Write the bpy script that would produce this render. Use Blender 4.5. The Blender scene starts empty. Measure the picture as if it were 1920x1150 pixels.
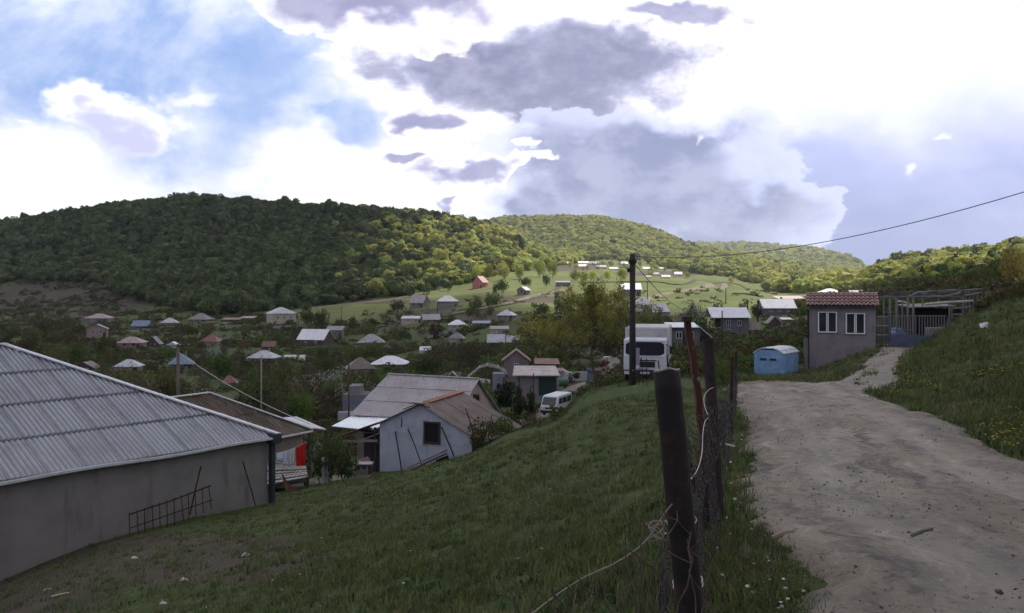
import bpy, bmesh, math, random
import numpy as np
from mathutils import Vector, Matrix, noise as mnoise
R = math.radians
S = bpy.context.scene
COL = S.collection
rnd = random.Random(7)
nrng = np.random.default_rng(11)

# ---------------------------------------------------------------- camera, sky, sun, exposure
F, CX, HOR = 1663.0, 960.0, 540.0      # focal length, centre column and horizon row in photograph pixels
cam = bpy.data.cameras.new('camera'); camo = bpy.data.objects.new('camera', cam); COL.objects.link(camo)
cam.sensor_width = 36; cam.lens = 36 * F / 1920; cam.shift_y = -35 / 1920
cam.clip_start = 0.1; cam.clip_end = 30000
camo.location = (0, 0, 0); camo.rotation_euler = (R(90), 0, 0)
S.camera = camo
S.view_settings.view_transform = 'Standard'; S.view_settings.look = 'None'
S.view_settings.exposure = 0.6; S.view_settings.gamma = 1
S.render.resolution_x, S.render.resolution_y = 1024, 613
S.cycles.max_bounces = 5; S.cycles.diffuse_bounces = 2; S.cycles.glossy_bounces = 2
S.cycles.transmission_bounces = 3; S.cycles.transparent_max_bounces = 8
S.cycles.sample_clamp_indirect = 4

SUN_EL, SUN_AZ = R(48), R(42)          # azimuth from +Y towards +X
SUND = Vector((math.sin(SUN_AZ)*math.cos(SUN_EL), math.cos(SUN_AZ)*math.cos(SUN_EL), math.sin(SUN_EL)))
sl = bpy.data.lights.new('sun', 'SUN'); sl.energy = 5.0; sl.angle = R(0.6); sl.color = (1, .93, .80)
so = bpy.data.objects.new('sun', sl); COL.objects.link(so)
so.rotation_euler = SUND.to_track_quat('Z', 'Y').to_euler()

W = bpy.data.worlds.new('World'); S.world = W; W.use_nodes = True
def world():
    nt = W.node_tree; N = nt.nodes; L = nt.links; N.clear()
    def n(t, **k):
        o = N.new(t)
        for a, b in k.items(): setattr(o, a, b)
        return o
    def plug(a, b):
        if isinstance(a, (int, float)): b.default_value = a
        elif isinstance(a, tuple): b.default_value = a
        else: L.new(a, b)
    def m(op, a, b=0.0, c=0.0, clamp=False):
        o = n('ShaderNodeMath', operation=op, use_clamp=clamp)
        plug(a, o.inputs[0]); plug(b, o.inputs[1]); plug(c, o.inputs[2]); return o.outputs[0]
    def mix(f, a, b):
        o = n('ShaderNodeMix', data_type='RGBA'); plug(f, o.inputs[0])
        plug(a, o.inputs[6]); plug(b, o.inputs[7]); return o.outputs[2]
    def sm(v, lo, hi):
        o = n('ShaderNodeMapRange', interpolation_type='SMOOTHSTEP'); plug(v, o.inputs[0])
        o.inputs[1].default_value = lo; o.inputs[2].default_value = hi; return o.outputs[0]
    tc = n('ShaderNodeTexCoord'); sp = n('ShaderNodeSeparateXYZ'); L.new(tc.outputs['Generated'], sp.inputs[0])
    x, y, z = sp.outputs
    yy = m('MAXIMUM', y, .12)
    U = m('DIVIDE', x, yy); V = m('DIVIDE', z, yy)      # tangent-plane directions of the northern sky
    cb = n('ShaderNodeCombineXYZ'); plug(U, cb.inputs[0]); plug(m('MULTIPLY', V, 1.5), cb.inputs[1])
    for sc_, amp in ((4.5, .20), (13, .085), (34, .034)):
        o = n('ShaderNodeTexNoise'); L.new(cb.outputs[0], o.inputs['Vector']); o.inputs['Scale'].default_value = sc_; o.inputs['Detail'].default_value = 3
        sp2 = n('ShaderNodeSeparateColor'); L.new(o.outputs['Color'], sp2.inputs[0])
        U = m('ADD', U, m('MULTIPLY', m('SUBTRACT', sp2.outputs[0], .5), amp)); V = m('ADD', V, m('MULTIPLY', m('SUBTRACT', sp2.outputs[1], .5), amp*.7))
    def fbm(scale, det, rough, off=0.0, dist=0.0):
        o = n('ShaderNodeTexNoise'); L.new(cb.outputs[0], o.inputs['Vector'])
        if off:
            mp = n('ShaderNodeMapping'); mp.inputs['Location'].default_value = (off, off*.7, off*.3)
            L.new(cb.outputs[0], mp.inputs[0]); L.new(mp.outputs[0], o.inputs['Vector'])
        o.inputs['Scale'].default_value = scale; o.inputs['Detail'].default_value = det
        o.inputs['Roughness'].default_value = rough; o.inputs['Distortion'].default_value = dist
        return o.outputs['Fac']
    f1 = m('SUBTRACT', fbm(5, 8, .58), .5); f2 = m('SUBTRACT', fbm(13, 8, .62, 3.1), .5); f3 = m('SUBTRACT', fbm(3.2, 5, .5, 9.0, .3), .5)
    f0 = m('SUBTRACT', fbm(2.6, 9, .6, 1.7, .4), .5)
    wob = m('ADD', m('MULTIPLY', f0, 4.2), m('ADD', m('MULTIPLY', f1, 4.0), m('MULTIPLY', f2, 2.6)))
    def blob(px, row, rx, ry, rot=0.0):
        cu, cv = (px-CX)/F, (HOR-row)/F
        a = m('SUBTRACT', U, cu); b = m('SUBTRACT', V, cv)
        c_, s_ = math.cos(rot), math.sin(rot)
        a2 = m('ADD', m('MULTIPLY', a, c_*F/rx), m('MULTIPLY', b, s_*F/rx))
        b2 = m('ADD', m('MULTIPLY', a, -s_*F/ry), m('MULTIPLY', b, c_*F/ry))
        return m('SUBTRACT', 1.0, m('SQRT', m('ADD', m('MULTIPLY', a2, a2), m('MULTIPLY', b2, b2))))
    def union(bs):
        v = bs[0]
        for b in bs[1:]:
            o = n('ShaderNodeMath', operation='SMOOTH_MAX'); plug(v, o.inputs[0]); plug(b, o.inputs[1]); o.inputs[2].default_value = .25; v = o.outputs[0]
        return v
    sky = n('ShaderNodeTexSky', sky_type='NISHITA', sun_disc=False, sun_elevation=SUN_EL, sun_rotation=SUN_AZ, altitude=900, air_density=1.2, dust_density=.6, ozone_density=2.0)
    nis = n('ShaderNodeVectorMath', operation='SCALE'); L.new(sky.outputs[0], nis.inputs[0]); nis.inputs['Scale'].default_value = SKY_K
    base = nis.outputs[0]
    # bright thin cloud veil everywhere, open where the sky is blue
    veil = (1.25, 1.25, 1.32, 1)
    blue_l = union([blob(250, 110, 560, 240, -.15), blob(620, 235, 190, 70)])
    open_l = sm(m('ADD', blue_l, m('MULTIPLY', wob, .28)), .02, .62)
    lav = union([blob(1850, 520, 620, 330, .25), blob(1560, 380, 330, 150)])
    open_r = sm(m('ADD', lav, m('MULTIPLY', wob, .2)), .05, .55)
    blue = mix(.82, base, (.37, .55, 1.02, 1))
    lavc = mix(.22, (.46, .53, .88, 1), base)
    wis = sm(m('ADD', fbm(4, 9, .6, 5.5, .6), m('MULTIPLY', f2, .3)), .42, .75)
    c = mix(m('MULTIPLY', open_l, m('SUBTRACT', 1.0, m('MULTIPLY', wis, .6))), veil, blue)
    c = mix(open_r, c, lavc)
    gr = m('MULTIPLY', sm(m('ADD', V, m('MULTIPLY', wob, .03)), .33, .12), sm(m('ADD', U, m('MULTIPLY', wob, .05)), .14, .40))
    c = mix(m('MULTIPLY', gr, .92), c, mix(sm(V, .26, .02), (.78, .84, 1.24, 1), (.34, .39, .72, 1)))
    lowd = sm(m('ADD', V, m('MULTIPLY', U, -.12)), .12, -.02)
    c = mix(m('MULTIPLY', m('MULTIPLY', lowd, open_r), .45), c, (.26, .32, .62, 1))
    # the upper dome outside the picture: broken cloud of middling brightness
    dome = sm(z, .34, .62)
    c = mix(sm(y, .05, -.3), c, (.62, .66, .85, 1))
    nd = n('ShaderNodeVectorMath', operation='SCALE'); L.new(base, nd.inputs[0]); nd.inputs['Scale'].default_value = .3
    c = mix(dome, c, mix(sm(f3, -.12, .15), nd.outputs[0], DOME))
    # grey cumulus: billowy, pale towards the glare, darker in the belly
    bil = m('ADD', m('MULTIPLY', f2, 1.4), m('MULTIPLY', f1, .9))
    def cloud(c, d, soft, core, edge, glow, halo=.16):
        g = sm(d, -halo, .06); c = mix(m('MULTIPLY', g, .75), c, glow)
        inner = sm(m('ADD', d, m('MULTIPLY', f1, 1.5)), 0.02, .62)
        cc = mix(inner, edge, core); cc = mix(sm(bil, -.12, .22), cc, mix(.38, cc, (.78, .78, 1.0, 1)))
        return mix(sm(d, 0, soft), c, cc)
    core = (.33, .345, .52, 1); edge = (.66, .67, .92, 1); G = (1.35, 1.33, 1.42, 1)
    d = union([blob(1000, 125, 320, 80, -.02), blob(1000, 170, 230, 80, -.18), blob(1110, 100, 210, 72), blob(860, 130, 240, 70)])
    c = cloud(c, m('ADD', d, m('MULTIPLY', wob, .36)), .38, core, edge, G)
    d = blob(740, 15, 230, 62, -.15); c = cloud(c, m('ADD', d, m('MULTIPLY', wob, .36)), .5, (.42, .41, .64, 1), (.72, .70, .96, 1), G, .1)
    d = union([blob(1180, 350, 300, 120, -.1), blob(1240, 290, 210, 90), blob(1010, 388, 180, 42), blob(1400, 405, 220, 70), blob(1290, 450, 300, 80)])
    c = cloud(c, m('ADD', d, m('MULTIPLY', wob, .34)), .75, (.31, .35, .58, 1), (.56, .62, .96, 1), (.85, .9, 1.22, 1), .02)
    d = union([blob(805, 226, 80, 34, -.2), blob(885, 328, 115, 28, .15), blob(760, 314, 48, 12), blob(1250, 5, 150, 24), blob(820, 380, 26, 12)])
    c = cloud(c, m('ADD', d, m('MULTIPLY', wob, .45)), .55, (.44, .44, .68, 1), (.70, .70, .98, 1), G, .04)
    d = blob(208, 238, 108, 42, 0); c = mix(sm(m('ADD', d, m('MULTIPLY', wob, .42)), .0, .55), c, (1.35, 1.35, 1.4, 1))
    d = blob(212, 256, 90, 32, 0); c = mix(sm(m('ADD', d, m('MULTIPLY', wob, .5)), .0, .9), c, (.74, .76, 1.04, 1))
    d = union([blob(352, 196, 38, 15), blob(1712, 300, 17, 17), blob(1768, 262, 18, 7), blob(20, 241, 20, 8), blob(1226, 185, 22, 26), blob(1276, 262, 14, 18)])
    c = mix(m('MULTIPLY', sm(m('ADD', d, m('MULTIPLY', wob, .5)), .0, 1.0), .7), c, (1.2, 1.2, 1.3, 1))
    low = sm(z, 0.0, -.06)
    c = mix(low, c, (.12, .13, .16, 1))
    bg = n('ShaderNodeBackground'); L.new(c, bg.inputs[0]); bg.inputs[1].default_value = .68
    out = n('ShaderNodeOutputWorld'); L.new(bg.outputs[0], out.inputs[0])
SKY_K, DOME = .085, (1.45, 1.45, 1.62, 1)
world()
W.cycles.sampling_method = 'MANUAL'; W.cycles.sample_map_resolution = 512

# ---------------------------------------------------------------- helpers
def tag(o, label=None, cat=None, group=None, kind=None):
    if label: o['label'] = label
    if cat: o['category'] = cat
    if group: o['group'] = group
    if kind: o['kind'] = kind
    return o
def thing(name, label, cat, loc=(0, 0, 0), rz=0.0, group=None):
    o = bpy.data.objects.new(name, None); COL.objects.link(o)
    o.empty_display_size = .2
    o.location = loc; o.rotation_euler = (0, 0, rz)
    return tag(o, label, cat, group)
class MB:
    """collects quads, boxes, bars and tubes and builds them as one mesh object"""
    def __init__(s): s.v = []; s.f = []
    def add(s, vs, fs):
        b = len(s.v); s.v += [tuple(v) for v in vs]; s.f += [tuple(i+b for i in f) for f in fs]; return s
    def quad(s, a, b, c, d): return s.add([a, b, c, d], [(0, 1, 2, 3)])
    def box(s, x0, x1, y0, y1, z0, z1):
        return s.add([(x0,y0,z0),(x1,y0,z0),(x1,y1,z0),(x0,y1,z0),(x0,y0,z1),(x1,y0,z1),(x1,y1,z1),(x0,y1,z1)],
                     [(3,2,1,0),(4,5,6,7),(0,1,5,4),(1,2,6,5),(2,3,7,6),(3,0,4,7)])
    def prism(s, poly, y0, y1):
        """polygon in (x, z) pulled along y"""
        n = len(poly); vs = [(x, y0, z) for x, z in poly] + [(x, y1, z) for x, z in poly]
        return s.add(vs, [tuple(range(n)), tuple(range(2*n-1, n-1, -1))] + [(i, i+n, (i+1) % n+n, (i+1) % n) for i in range(n)])
    def slab(s, a, b, c, d, t):
        """quad a b c d (counter-clockwise from above) thickened downwards along its normal"""
        a, b, c, d = map(Vector, (a, b, c, d)); nn = (b-a).cross(d-a).normalized()*-t
        return s.add([a, b, c, d, a+nn, b+nn, c+nn, d+nn], [(0,1,2,3),(7,6,5,4),(0,4,5,1),(1,5,6,2),(2,6,7,3),(3,7,4,0)])
    def bar(s, a, b, w, h=None, up=(0, 0, 1)):
        h = h or w; a = Vector(a); b = Vector(b); d = (b-a).normalized(); u = Vector(up)
        if abs(d.dot(u)) > .95: u = Vector((0, 1, 0))
        r = d.cross(u).normalized()*w/2; u = r.cross(d).normalized()*h/2
        return s.add([a-r-u, a+r-u, a+r+u, a-r+u, b-r-u, b+r-u, b+r+u, b-r+u], [(0,1,2,3),(7,6,5,4),(0,4,5,1),(1,5,6,2),(2,6,7,3),(3,7,4,0)])
    def tube(s, pts, r, n=8, cap=True):
        pts = [Vector(p) for p in pts]; rs = r if isinstance(r, (list, tuple)) else [r]*len(pts)
        b = len(s.v); pu = None
        for i, p in enumerate(pts):
            d = (pts[min(i+1, len(pts)-1)]-pts[max(i-1, 0)]).normalized()
            u = pu if pu is not None else (Vector((0, 0, 1)) if abs(d.z) < .9 else Vector((1, 0, 0)))
            u = (u-d*u.dot(d)).normalized(); pu = u; w = d.cross(u)
            for k in range(n):
                a = 2*math.pi*k/n; s.v.append(tuple(p+(u*math.cos(a)+w*math.sin(a))*rs[i]))
        for i in range(len(pts)-1):
            for k in range(n):
                s.f.append((b+i*n+k, b+i*n+(k+1) % n, b+(i+1)*n+(k+1) % n, b+(i+1)*n+k))
        if cap:
            s.f.append(tuple(b+k for k in range(n-1, -1, -1))); e = b+(len(pts)-1)*n; s.f.append(tuple(e+k for k in range(n)))
        return s
    def mesh(s, name, mat, smooth=False):
        me = bpy.data.meshes.new(name); me.from_pydata(s.v, [], s.f); me.update()
        if mat: me.materials.append(mat)
        if smooth: me.polygons.foreach_set('use_smooth', [True]*len(me.polygons))
        return me
    def build(s, name, mat, parent=None, smooth=False, loc=None, bevel=0):
        o = bpy.data.objects.new(name, s.mesh(name, mat, smooth)); COL.objects.link(o)
        if parent is not None: o.parent = parent
        if loc is not None: o.location = loc
        if bevel:
            m_ = o.modifiers.new('bevel', 'BEVEL'); m_.width = bevel; m_.segments = 2; m_.limit_method = 'ANGLE'
        return o
def np_mesh(name, V, Fq, mat=None, smooth=False, attrs=None):
    me = bpy.data.meshes.new(name); V = np.asarray(V, np.float32); Fq = np.asarray(Fq, np.int32)
    me.vertices.add(len(V)); me.vertices.foreach_set('co', V.ravel())
    k = Fq.shape[1] if len(Fq) else 4
    me.loops.add(Fq.size); me.loops.foreach_set('vertex_index', Fq.ravel())
    me.polygons.add(len(Fq)); me.polygons.foreach_set('loop_start', np.arange(0, Fq.size, k, dtype=np.int32))
    if smooth: me.polygons.foreach_set('use_smooth', np.ones(len(Fq), bool))
    for a, val in (attrs or {}).items():
        val = np.asarray(val, np.float32)
        if val.ndim == 1: at = me.attributes.new(a, 'FLOAT', 'POINT'); at.data.foreach_set('value', val)
        else: at = me.attributes.new(a, 'FLOAT_VECTOR', 'POINT'); at.data.foreach_set('vector', val.ravel())
    me.update(calc_edges=True); me.validate()
    if mat: me.materials.append(mat)
    return me
def copy_tree(o, parent=None):
    c = o.copy(); COL.objects.link(c)
    if parent is not None: c.parent = parent
    for ch in list(o.children): copy_tree(ch, c)
    return c

# ---------------------------------------------------------------- materials
class NT:
    def __init__(s, name):
        s.m = bpy.data.materials.new(name); s.m.use_nodes = True; s.t = s.m.node_tree; s.N = s.t.nodes; s.L = s.t.links
        s.b = s.N['Principled BSDF']; s.out = s.N['Material Output']
        s.b.inputs['Specular IOR Level'].default_value = .25
    def n(s, t, **k):
        o = s.N.new(t)
        for a, b in k.items(): setattr(o, a, b)
        return o
    def plug(s, a, i):
        if hasattr(a, 'links') or hasattr(a, 'is_output'): s.L.new(a, i)
        else: i.default_value = a
    def noise(s, scale, det=4, rough=.55, coord='Object', stretch=None, dist=0):
        tc = s.n('ShaderNodeTexCoord') if coord != 'World' else s.n('ShaderNodeNewGeometry')
        src = tc.outputs[coord] if coord != 'World' else tc.outputs['Position']
        if stretch:
            mp = s.n('ShaderNodeMapping'); mp.inputs['Scale'].default_value = stretch; s.L.new(src, mp.inputs[0]); src = mp.outputs[0]
        o = s.n('ShaderNodeTexNoise'); s.L.new(src, o.inputs['Vector'])
        o.inputs['Scale'].default_value = scale; o.inputs['Detail'].default_value = det; o.inputs['Roughness'].default_value = rough
        o.inputs['Distortion'].default_value = dist
        return o.outputs['Fac']
    def ramp(s, f, stops):
        o = s.n('ShaderNodeValToRGB'); s.L.new(f, o.inputs[0]); e = o.color_ramp.elements
        while len(e) < len(stops): e.new(.5)
        for i, (p, c) in enumerate(stops): e[i].position = p; e[i].color = tuple(c)+(1,) if len(c) == 3 else c
        return o.outputs[0]
    def mix(s, f, a, b, mode='MIX'):
        o = s.n('ShaderNodeMix', data_type='RGBA', blend_type=mode); s.plug(f, o.inputs[0])
        for v, i in ((a, 6), (b, 7)):
            if isinstance(v, tuple): o.inputs[i].default_value = v if len(v) == 4 else v+(1,)
            else: s.L.new(v, o.inputs[i])
        return o.outputs[2]
    def math(s, op, a, b=0.0, clamp=False):
        o = s.n('ShaderNodeMath', operation=op, use_clamp=clamp); s.plug(a, o.inputs[0]); s.plug(b, o.inputs[1]); return o.outputs[0]
    def attr(s, name, out='Fac'): o = s.n('ShaderNodeAttribute', attribute_name=name); return o.outputs[out]
    def sm(s, v, lo, hi):
        o = s.n('ShaderNodeMapRange', interpolation_type='SMOOTHSTEP'); s.L.new(v, o.inputs[0]); o.inputs[1].default_value = lo; o.inputs[2].default_value = hi; return o.outputs[0]
    def bump(s, h, strength=.4, dist=.05):
        o = s.n('ShaderNodeBump'); s.L.new(h, o.inputs['Height']); o.inputs['Strength'].default_value = strength; o.inputs['Distance'].default_value = dist
        s.L.new(o.outputs[0], s.b.inputs['Normal']); return o
    def col(s, c): s.plug(c if not isinstance(c, tuple) else c+(1,), s.b.inputs['Base Color']); return s
    def set(s, rough=.8, metal=0.0, spec=None):
        s.b.inputs['Roughness'].default_value = rough; s.b.inputs['Metallic'].default_value = metal
        if spec is not None: s.b.inputs['Specular IOR Level'].default_value = spec
        return s
def c3(c, k): return tuple(x*k for x in c)
_mc = {}
def wall_mat(c, dirt=.35, scale=1.2, name='plaster'):
    key = ('w', c, dirt, scale)
    if key in _mc: return _mc[key]
    t = NT(name); a = t.noise(scale, 6, .65); b = t.noise(scale*.5, 5, .6, stretch=(1, 1, .25))
    cc = t.mix(t.sm(a, .4, .75), c3(c, 1.08), c3(c, 1-dirt*.7)); cc = t.mix(t.sm(b, .52, .72), cc, c3((c[0], c[1]*.95, c[2]*.88), 1-dirt))
    t.col(cc).set(.9); t.bump(t.noise(22, 5), .35, .02); _mc[key] = t.m; return t.m
def flat_mat(c, rough=.6, metal=0.0, dirt=.25, scale=3, name='paint', spec=None):
    key = ('f', c, rough, metal, dirt, scale)
    if key in _mc: return _mc[key]
    t = NT(name); a = t.noise(scale, 6, .65)
    t.col(t.mix(t.sm(a, .42, .72), c, c3(c, 1-dirt))).set(rough, metal, spec); t.bump(t.noise(scale*6, 4), .15, .01); _mc[key] = t.m; return t.m
def roof_mat(c, stain=(.16, .13, .10), dirt=.3, metal=.0, rough=.6, ax='X', pitch=.2, name='sheet_roof'):
    """corrugated sheet: ribs run down the slope, object coordinates along ax count the ribs"""
    key = ('r', c, stain, dirt, metal, rough, ax, pitch)
    if key in _mc: return _mc[key]
    t = NT(name); a = t.noise(.7, 6, .7); b = t.noise(2.2, 5, .7, stretch=(1, 1, .4))
    cc = t.mix(t.sm(a, .4, .7), c3(c, 1.06), c3(c, 1-dirt)); cc = t.mix(t.math('MULTIPLY', t.sm(b, .52, .72), dirt*1.6), cc, stain)
    t.col(cc).set(rough, metal, .4)
    tc = t.n('ShaderNodeTexCoord'); w = t.n('ShaderNodeTexWave', wave_type='BANDS', bands_direction=ax, wave_profile='SIN')
    w.inputs['Scale'].default_value = .314/pitch; t.L.new(tc.outputs['Object'], w.inputs[0])
    t.bump(w.outputs['Fac'], .7, .05); _mc[key] = t.m; return t.m
def rust_mat(base=(.05, .028, .02), hi=(.14, .055, .03), name='rusty_steel'):
    key = ('rust', base, hi)
    if key in _mc: return _mc[key]
    t = NT(name); a = t.noise(9, 8, .7); b = t.noise(40, 5, .6)
    t.col(t.mix(t.sm(a, .42, .68), base, hi)).set(.8, .1); t.bump(b, .5, .006); _mc[key] = t.m; return t.m
def leaf_mat(name, c1, c2, trans=.35, hue=.0):
    t = NT(name); oi = t.n('ShaderNodeObjectInfo'); a = t.noise(.9, 3, coord='World')
    rr = t.attr('shade'); f = t.math('ADD', t.math('MULTIPLY', a, .7), t.math('MULTIPLY', rr, .5))
    cc = t.mix(t.sm(f, .2, .9), c1, c2)
    hs = t.n('ShaderNodeHueSaturation'); t.L.new(cc, hs.inputs['Color'])
    v = t.n('ShaderNodeMapRange'); t.L.new(oi.outputs['Random'], v.inputs[0]); v.inputs[3].default_value = .6; v.inputs[4].default_value = 1.4; t.L.new(v.outputs[0], hs.inputs['Value'])
    h = t.n('ShaderNodeMapRange'); t.L.new(t.math('FRACT', t.math('MULTIPLY', oi.outputs['Random'], 7.31)), h.inputs[0]); h.inputs[3].default_value = .5-hue; h.inputs[4].default_value = .5+hue*.6; t.L.new(h.outputs[0], hs.inputs['Hue'])
    t.L.new(hs.outputs[0], t.b.inputs['Base Color']); t.set(.7)
    t.b.inputs['Specular IOR Level'].default_value = .15
    tr = t.n('ShaderNodeBsdfTranslucent'); t.L.new(hs.outputs[0], tr.inputs[0]); mx = t.n('ShaderNodeMixShader'); mx.inputs[0].default_value = trans
    t.L.new(t.b.outputs[0], mx.inputs[1]); t.L.new(tr.outputs[0], mx.inputs[2]); t.L.new(mx.outputs[0], t.out.inputs[0])
    return t.m
GLASS = NT('window_glass').col((.02, .022, .028)).set(.08, 0, .6).m
BARK = wall_mat((.07, .055, .045), .5, 6, 'bark')

# ---------------------------------------------------------------- terrain height
COLS = {
 -300: [(14,1400),(28,1230),(60,980),(100,830),(200,730),(320,660),(450,610),(600,575),(750,540),(1000,450),(1500,480),(5000,540)],
 0:    [(14,1190),(20,1135),(28.7,1088),(60,905),(100,800),(200,705),(320,642),(450,606),(600,565),(750,505),(1000,431),(1500,470),(5000,540)],
 240:  [(14,1115),(20,1052),(32.2,1000),(60,880),(100,795),(200,708),(320,642),(450,600),(520,582),(620,532),(800,456),(1000,393),(1500,430),(5000,540)],
 360:  [(14,1085),(20,1028),(34,972),(60,870),(100,795),(200,712),(320,642),(430,598),(500,578),(620,525),(800,450),(1000,383),(1500,425),(5000,540)],
 500:  [(14,1045),(20,998),(37,946),(60,868),(100,792),(200,712),(320,642),(420,597),(480,578),(600,522),(800,452),(1000,393),(1500,430),(5000,540)],
 720:  [(14,990),(20,940),(35,898),(52,886),(70,850),(100,792),(160,730),(250,675),(350,615),(420,587),(480,571),(560,538),(700,478),(1000,405),(1500,440),(5000,540)],
 880:  [(14,937),(20,890),(35,857),(54,850),(65,840),(90,795),(150,728),(250,650),(350,588),(450,556),(520,545),(600,520),(750,478),(1000,428),(1400,470),(2000,430),(3000,460),(5000,540)],
 960:  [(14,915),(20,852),(35,826),(50,813),(62,818),(82,803),(100,775),(150,722),(250,640),(350,577),(450,549),(550,528),(700,507),(1000,452),(1400,468),(2000,414),(3000,450),(5000,540)],
 1040: [(14,890),(20,818),(35,803),(50,793),(65,792),(86,782),(110,728),(150,685),(250,618),(350,570),(450,545),(580,525),(800,505),(1000,493),(1400,480),(2000,412),(3000,440),(5000,540)],
 1110: [(14,868),(20,788),(35,751),(50,733),(60,724),(76,740),(100,717),(125,705),(180,652),(250,602),(350,566),(450,541),(600,525),(900,503),(1200,488),(2000,413),(3000,440),(5000,540)],
 1200: [(14,843),(20,769),(35,728),(48,717),(60,714),(100,695),(150,645),(200,612),(250,592),(330,565),(450,540),(600,523),(900,512),(1200,497),(2000,428),(3000,450),(5000,540)],
 1300: [(14,806),(20,760),(26,732),(35,722),(50,707),(80,690),(130,655),(200,622),(260,592),(350,560),(500,531),(700,526),(1000,512),(1200,501),(2000,465),(3000,478),(3800,465),(5000,540)],
 1400: [(14,797),(20,752),(26,729),(35,717),(50,706),(80,684),(130,650),(200,629),(260,592),(340,568),(440,540),(600,552),(900,524),(1500,490),(2000,484),(2600,490),(3800,464),(5000,540)],
 1500: [(14,797),(20,752),(26,727),(35,713),(50,702),(80,662),(130,625),(200,602),(280,578),(450,558),(700,542),(1000,527),(1500,505),(2000,500),(3800,476),(5000,540)],
 1600: [(14,797),(20,752),(26,727),(35,700),(54,668),(80,636),(130,598),(200,572),(400,551),(700,541),(1000,532),(1600,520),(3800,498),(5000,545)],
 1650: [(14,797),(22,744),(28,715),(35,693),(54,652),(80,622),(130,585),(200,560),(350,532),(520,512),(800,520),(2000,530),(5000,548)],
 1700: [(14,797),(20,752),(28,700),(38,672),(55,652),(80,620),(130,570),(250,530),(400,511),(600,501),(900,508),(2000,530),(5000,548)],
 1800: [(14,795),(18,755),(28,672),(42,625),(60,598),(80,575),(130,545),(250,516),(400,500),(600,491),(900,500),(2000,530),(5000,548)],
 1920: [(14,805),(20,690),(30,608),(42,566),(60,548),(80,532),(130,515),(250,496),(400,482),(600,474),(900,485),(2000,530),(5000,548)],
 2400: [(14,610),(20,560),(35,510),(60,500),(150,480),(600,460),(2000,520),(5000,548)],
}
def pchip(xk, yk, x):
    xk = np.asarray(xk, float); yk = np.asarray(yk, float); h = np.diff(xk)[:, None] if yk.ndim > 1 else np.diff(xk)
    dl = np.diff(yk, axis=0)/h; m = np.zeros_like(yk); a, b = dl[:-1], dl[1:]
    ok = a*b > 0; w1 = 2*h[1:]+h[:-1]; w2 = h[1:]+2*h[:-1]
    with np.errstate(all='ignore'): hm = (w1+w2)/(w1/np.where(ok, a, 1)+w2/np.where(ok, b, 1))
    m[1:-1] = np.where(ok, hm, 0); m[0] = dl[0]; m[-1] = dl[-1]
    x = np.clip(x, xk[0], xk[-1]); i = np.clip(np.searchsorted(xk, x)-1, 0, len(xk)-2)
    hh = (xk[i+1]-xk[i]); t = (x-xk[i])/hh
    if yk.ndim > 1: t = t[:, None]; hh = hh[:, None]
    return yk[i]*(2*t**3-3*t**2+1)+hh*m[i]*(t**3-2*t**2+t)+yk[i+1]*(-2*t**3+3*t**2)+hh*m[i+1]*(t**3-t**2)
LG = np.linspace(math.log(8), math.log(6000), 520)
def fence_x(y): return .58+.26*(y-3.3)
def near_z(x, y):
    fx = fence_x(np.minimum(y, 30)); l = np.minimum(x-fx+.15, 0); edge = np.where(y < 10, 5.2+.09*y, 6.1)
    r = np.maximum(x-edge-.2, 0)
    return -1.6-.058*(np.maximum(y, -6)-2)+.28*l+.42*np.minimum(r, 6)-.05*np.exp(-((x-fx-.3)/.5)**2)*0
_cp = sorted(COLS); _tab = []
for p_ in _cp:
    pts = COLS[p_]; u = (p_-CX)/F
    ds = [8, 11]; zs = [float(near_z(u*d, d)) for d in ds]
    ds += [a for a, b in pts]; zs += [(HOR-b)/F*a for a, b in pts]
    _tab.append(pchip(np.log(ds), np.array(zs), LG))
_tab = np.array(_tab)                                   # columns x depth
_PX = np.linspace(-300, 2400, 541); _G = pchip(np.array(_cp, float), _tab, _PX)
def vnoise(x, y, s, seed=0):
    """cheap smooth lattice noise, -1..1"""
    x = np.asarray(x)/s+seed*17.3; y = np.asarray(y)/s+seed*9.1
    i = np.floor(x).astype(np.int64); j = np.floor(y).astype(np.int64); fx = x-i; fy = y-j
    def h(a, b):
        k = (a*374761393+b*668265263+seed*1442695) & 0xffffffff; k = ((k ^ (k >> 13))*1274126177) & 0xffffffff
        return ((k ^ (k >> 16)) & 0xffff)/32767.5-1
    fx = fx*fx*(3-2*fx); fy = fy*fy*(3-2*fy)
    return (h(i, j)*(1-fx)+h(i+1, j)*fx)*(1-fy)+(h(i, j+1)*(1-fx)+h(i+1, j+1)*fx)*fy
def ground(x, y):
    x = np.asarray(x, float); y = np.asarray(y, float); yy = np.maximum(y, 8)
    px = np.clip(CX+F*x/yy, -300, 2400); i = (px+300)/5; j = (np.log(yy)-LG[0])/(LG[1]-LG[0])
    i0 = np.clip(i.astype(int), 0, 539); j0 = np.clip(j.astype(int), 0, 518); a = i-i0; b = np.clip(j-j0, 0, 1)
    g = (_G[i0, j0]*(1-a)+_G[i0+1, j0]*a)*(1-b)+(_G[i0, j0+1]*(1-a)+_G[i0+1, j0+1]*a)*b
    n = near_z(x, y); t = np.clip((y-8)/3, 0, 1); z = n*(1-t)+g*t
    far = np.clip((y-100)/400, 0, 1); road = np.clip((x-fence_x(np.minimum(y, 30))-.6)/.5, 0, 1)*np.clip((40-y)/8, 0, 1)
    z = z+(vnoise(x, y, 1.1, 1)*.035+vnoise(x, y, .37, 2)*.015)*(1-road*.75)*np.clip((90-y)/40, 0, 1)+vnoise(x, y, 4.3, 3)*.07*(1-road)*np.clip(y/12-.3, 0, 1)+far*vnoise(x, y, 60, 4)*2.2
    return z
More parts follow.
